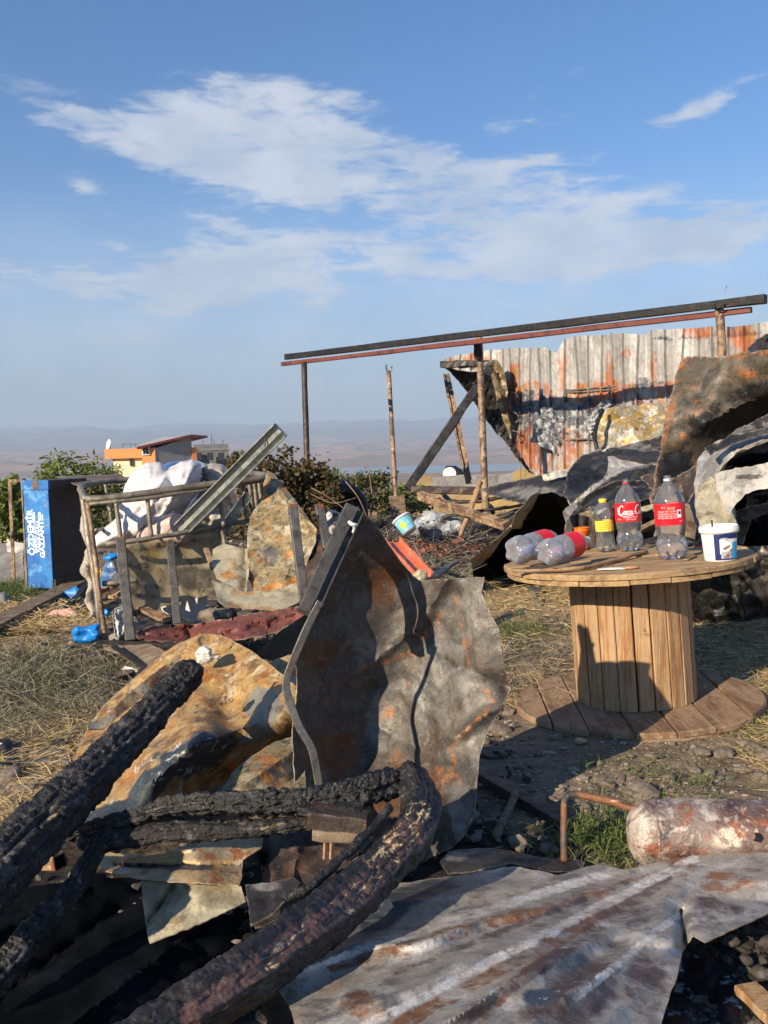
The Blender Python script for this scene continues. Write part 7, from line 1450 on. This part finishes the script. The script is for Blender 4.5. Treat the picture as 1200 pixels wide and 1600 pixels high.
def G2(p_, cx, cy, sx, sy): return np.exp(-((p_[:, 0] - cx) / sx) ** 2 - ((p_[:, 1] - cy) / sy) ** 2)
def nz(p_, s, k=0): return fbm(np.c_[p_[:, :2] * s, np.full(len(p_), k)], 3)
p1, g1 = ground_pts(26000, 1, (-60, 250), (950, 1300), lambda p_, x, y: np.clip(.55 + nz(p_, 1.5) - .7 * G2(p_, -1.75, 4.6, .9, .55), 0, 1))
blades('straw', p1, g1, .10, .0028, 'straw', lie=.92)
p1, g1 = ground_pts(7000, 41, (-60, 160), (945, 992)); blades('straw', p1, g1, .12, .004, 'straw', lie=.9, lift=.01)
p1, g1 = ground_pts(17000, 2, (-60, 260), (985, 1180), lambda p_, x, y: np.clip(.9 * G2(p_, -1.8, 4.5, 1.1, .75) + .3 * nz(p_, 2), 0, 1))
blades('hay', p1, g1, .14, .0032, 'hay_grey', lie=.75, bend=.7)
p1, g1 = ground_pts(30000, 3, (700, 1280), (912, 1260), lambda p_, x, y: np.clip(.35 + .7 * nz(p_, 1.6, 3) + .6 * G2(p_, 1.2, 6.5, 1.2, .8) + .8 * G2(p_, 2.1, 3.9, .8, 1.3) - .9 * G2(p_, .75, 3.1, .6, .6), 0, 1))
blades('straw', p1, g1, .085, .0026, 'straw', lie=.93)
p1, g1 = ground_pts(9000, 4, (620, 1000), (830, 915), lambda p_, x, y: np.clip(.55 + nz(p_, .9, 5), 0, 1) * (p_[:, 1] < 10.5))
blades('straw', p1, g1, .14, .004, 'hay_grey', lie=.9)
p1, g1 = ground_pts(6000, 5, (740, 1250), (960, 1110), lambda p_, x, y: np.clip(.4 + nz(p_, 2, 7), 0, 1))
blades('hay', p1, g1, .12, .003, 'hay_grey', lie=.8)
def tuft(name, px, py, sx, sy, n_, L, seed, label_lie=.2, mat='grass_green'):
    c_ = G(px, py); g_ = np.random.default_rng(seed); p_ = np.c_[c_[0] + g_.normal(size=n_) * sx, c_[1] + g_.normal(size=n_) * sy, np.zeros(n_)]; p_[:, 2] = height(p_[:, 0:1], p_[:, 1:2])[:, 0]
    blades(name, p_, g_, L, .0035, mat, lie=label_lie, persp=False)
tuft('grass', 930, 1320, .09, .07, 600, .06, 1); tuft('grass', 975, 1305, .08, .08, 500, .06, 2); tuft('grass', 800, 990, .14, .16, 900, .06, 3, .5); tuft('grass', 1180, 1120, .2, .3, 1500, .05, 4, .5)
tuft('grass', 0, 1060, .25, .3, 1800, .09, 5, .4); tuft('grass', 110, 1075, .2, .3, 1400, .08, 6, .5); tuft('grass', 20, 930, .3, .25, 1800, .20, 7, .15); tuft('grass', 95, 925, .15, .15, 500, .15, 8, .2, 'hay_grey')
tuft('grass', 800, 800, .7, .8, 1500, .16, 9, .3); tuft('grass', 650, 812, .5, .8, 800, .18, 10, .3, 'hay_grey'); tuft('grass', 1040, 1235, .15, .2, 500, .05, 11, .5)
def shards(name, p_, g_, r0, mat, flat=.5, rmax=3.0):
    n_ = len(p_); v, f = ico(1); v = v * [1, 1, 1]; K = len(v); s = r0 * (g_.pareto(3., n_) * .6 + .5).clip(.4, rmax)
    th_ = g_.uniform(0, 2 * pi, n_); jit = 1 + g_.normal(size=(n_, K, 1)) * .22; asp = np.stack([g_.uniform(.7, 1.6, n_), g_.uniform(.6, 1., n_), g_.uniform(.4, .8, n_) * flat * 1.6], 1)
    w = v[None] * jit * asp[:, None] * s[:, None, None]; c_, s_ = np.cos(th_)[:, None], np.sin(th_)[:, None]
    w = np.stack([w[..., 0] * c_ - w[..., 1] * s_, w[..., 0] * s_ + w[..., 1] * c_, w[..., 2]], -1) + (p_ + np.c_[np.zeros((n_, 2)), s * .15])[:, None]
    F_ = (np.array(f)[None] + (np.arange(n_) * K)[:, None, None]).reshape(-1, 3)
    return tag(fast_mesh(name, w.reshape(-1, 3), F_, mat, False), kind='stuff')
p1, g1 = ground_pts(5200, 21, (700, 1260), (960, 1400), lambda p_, x, y: np.clip(.45 + nz(p_, 2.2, 9) + .8 * G2(p_, .8, 3.1, .7, .6), 0, 1)); shards('gravel', p1, g1, .0075, 'gravel_mix')
p1, g1 = ground_pts(1500, 22, (-60, 240), (960, 1300)); shards('gravel', p1, g1, .009, 'gravel_mix')
p1, g1 = ground_pts(2600, 23, (1040, 1260), (1400, 1640)); shards('burnt_rubble', p1, g1, .008, 'rubble_shaded')  # this rubble's colour is darkened to stand for shade
g1 = np.random.default_rng(24); n_ = 6500; p1 = np.c_[g1.normal(size=n_) * 1.9 + 1.0, g1.normal(size=n_) * 1.5 + 10.6, np.zeros(n_)]; p1[:, 2] = height(p1[:, 0:1], p1[:, 1:2])[:, 0]; shards('burnt_rubble', p1, g1, .035, 'rubble_mix', .7)
n_ = 260; p1 = np.c_[g1.normal(size=n_) * .32 + .55, g1.normal(size=n_) * .35 + 9.9, np.full(n_, .04)]; shards('brick_rubble', p1, g1, .035, 'brick_red', .9)
n_ = 1600; p1 = np.c_[g1.uniform(-1.9, -.6, n_), g1.uniform(4.9, 6.6, n_), np.full(n_, .03)]; shards('burnt_rubble', p1, g1, .022, 'rubble_mix', .7)
n_ = 1500; p1 = np.c_[g1.uniform(-1.1, .5, n_), g1.uniform(1.9, 4.6, n_), np.full(n_, .01)]; shards('burnt_rubble', p1, g1, .014, 'rubble_mix', .7)
p1 = np.c_[g1.normal(size=1800) * 1.0 + 1.1, g1.normal(size=1800) * 1.4 + 10.6, np.full(1800, .05)]; blades('burnt_sticks', p1, g1, .35, .012, 'rubble_mix', lie=.8, persp=False)
n_ = 3000; p1 = np.c_[g1.uniform(-1.0, 2.6, n_), g1.uniform(12.5, 15.5, n_), np.zeros(n_)]; p1[:, 2] = height(p1[:, 0:1], p1[:, 1:2])[:, 0]; blades('dry_weeds', p1, g1, .28, .010, 'hay_grey', lie=.4, persp=False)
for o in list(bpy.data.objects):
    if '_org' in o: del o['_org']
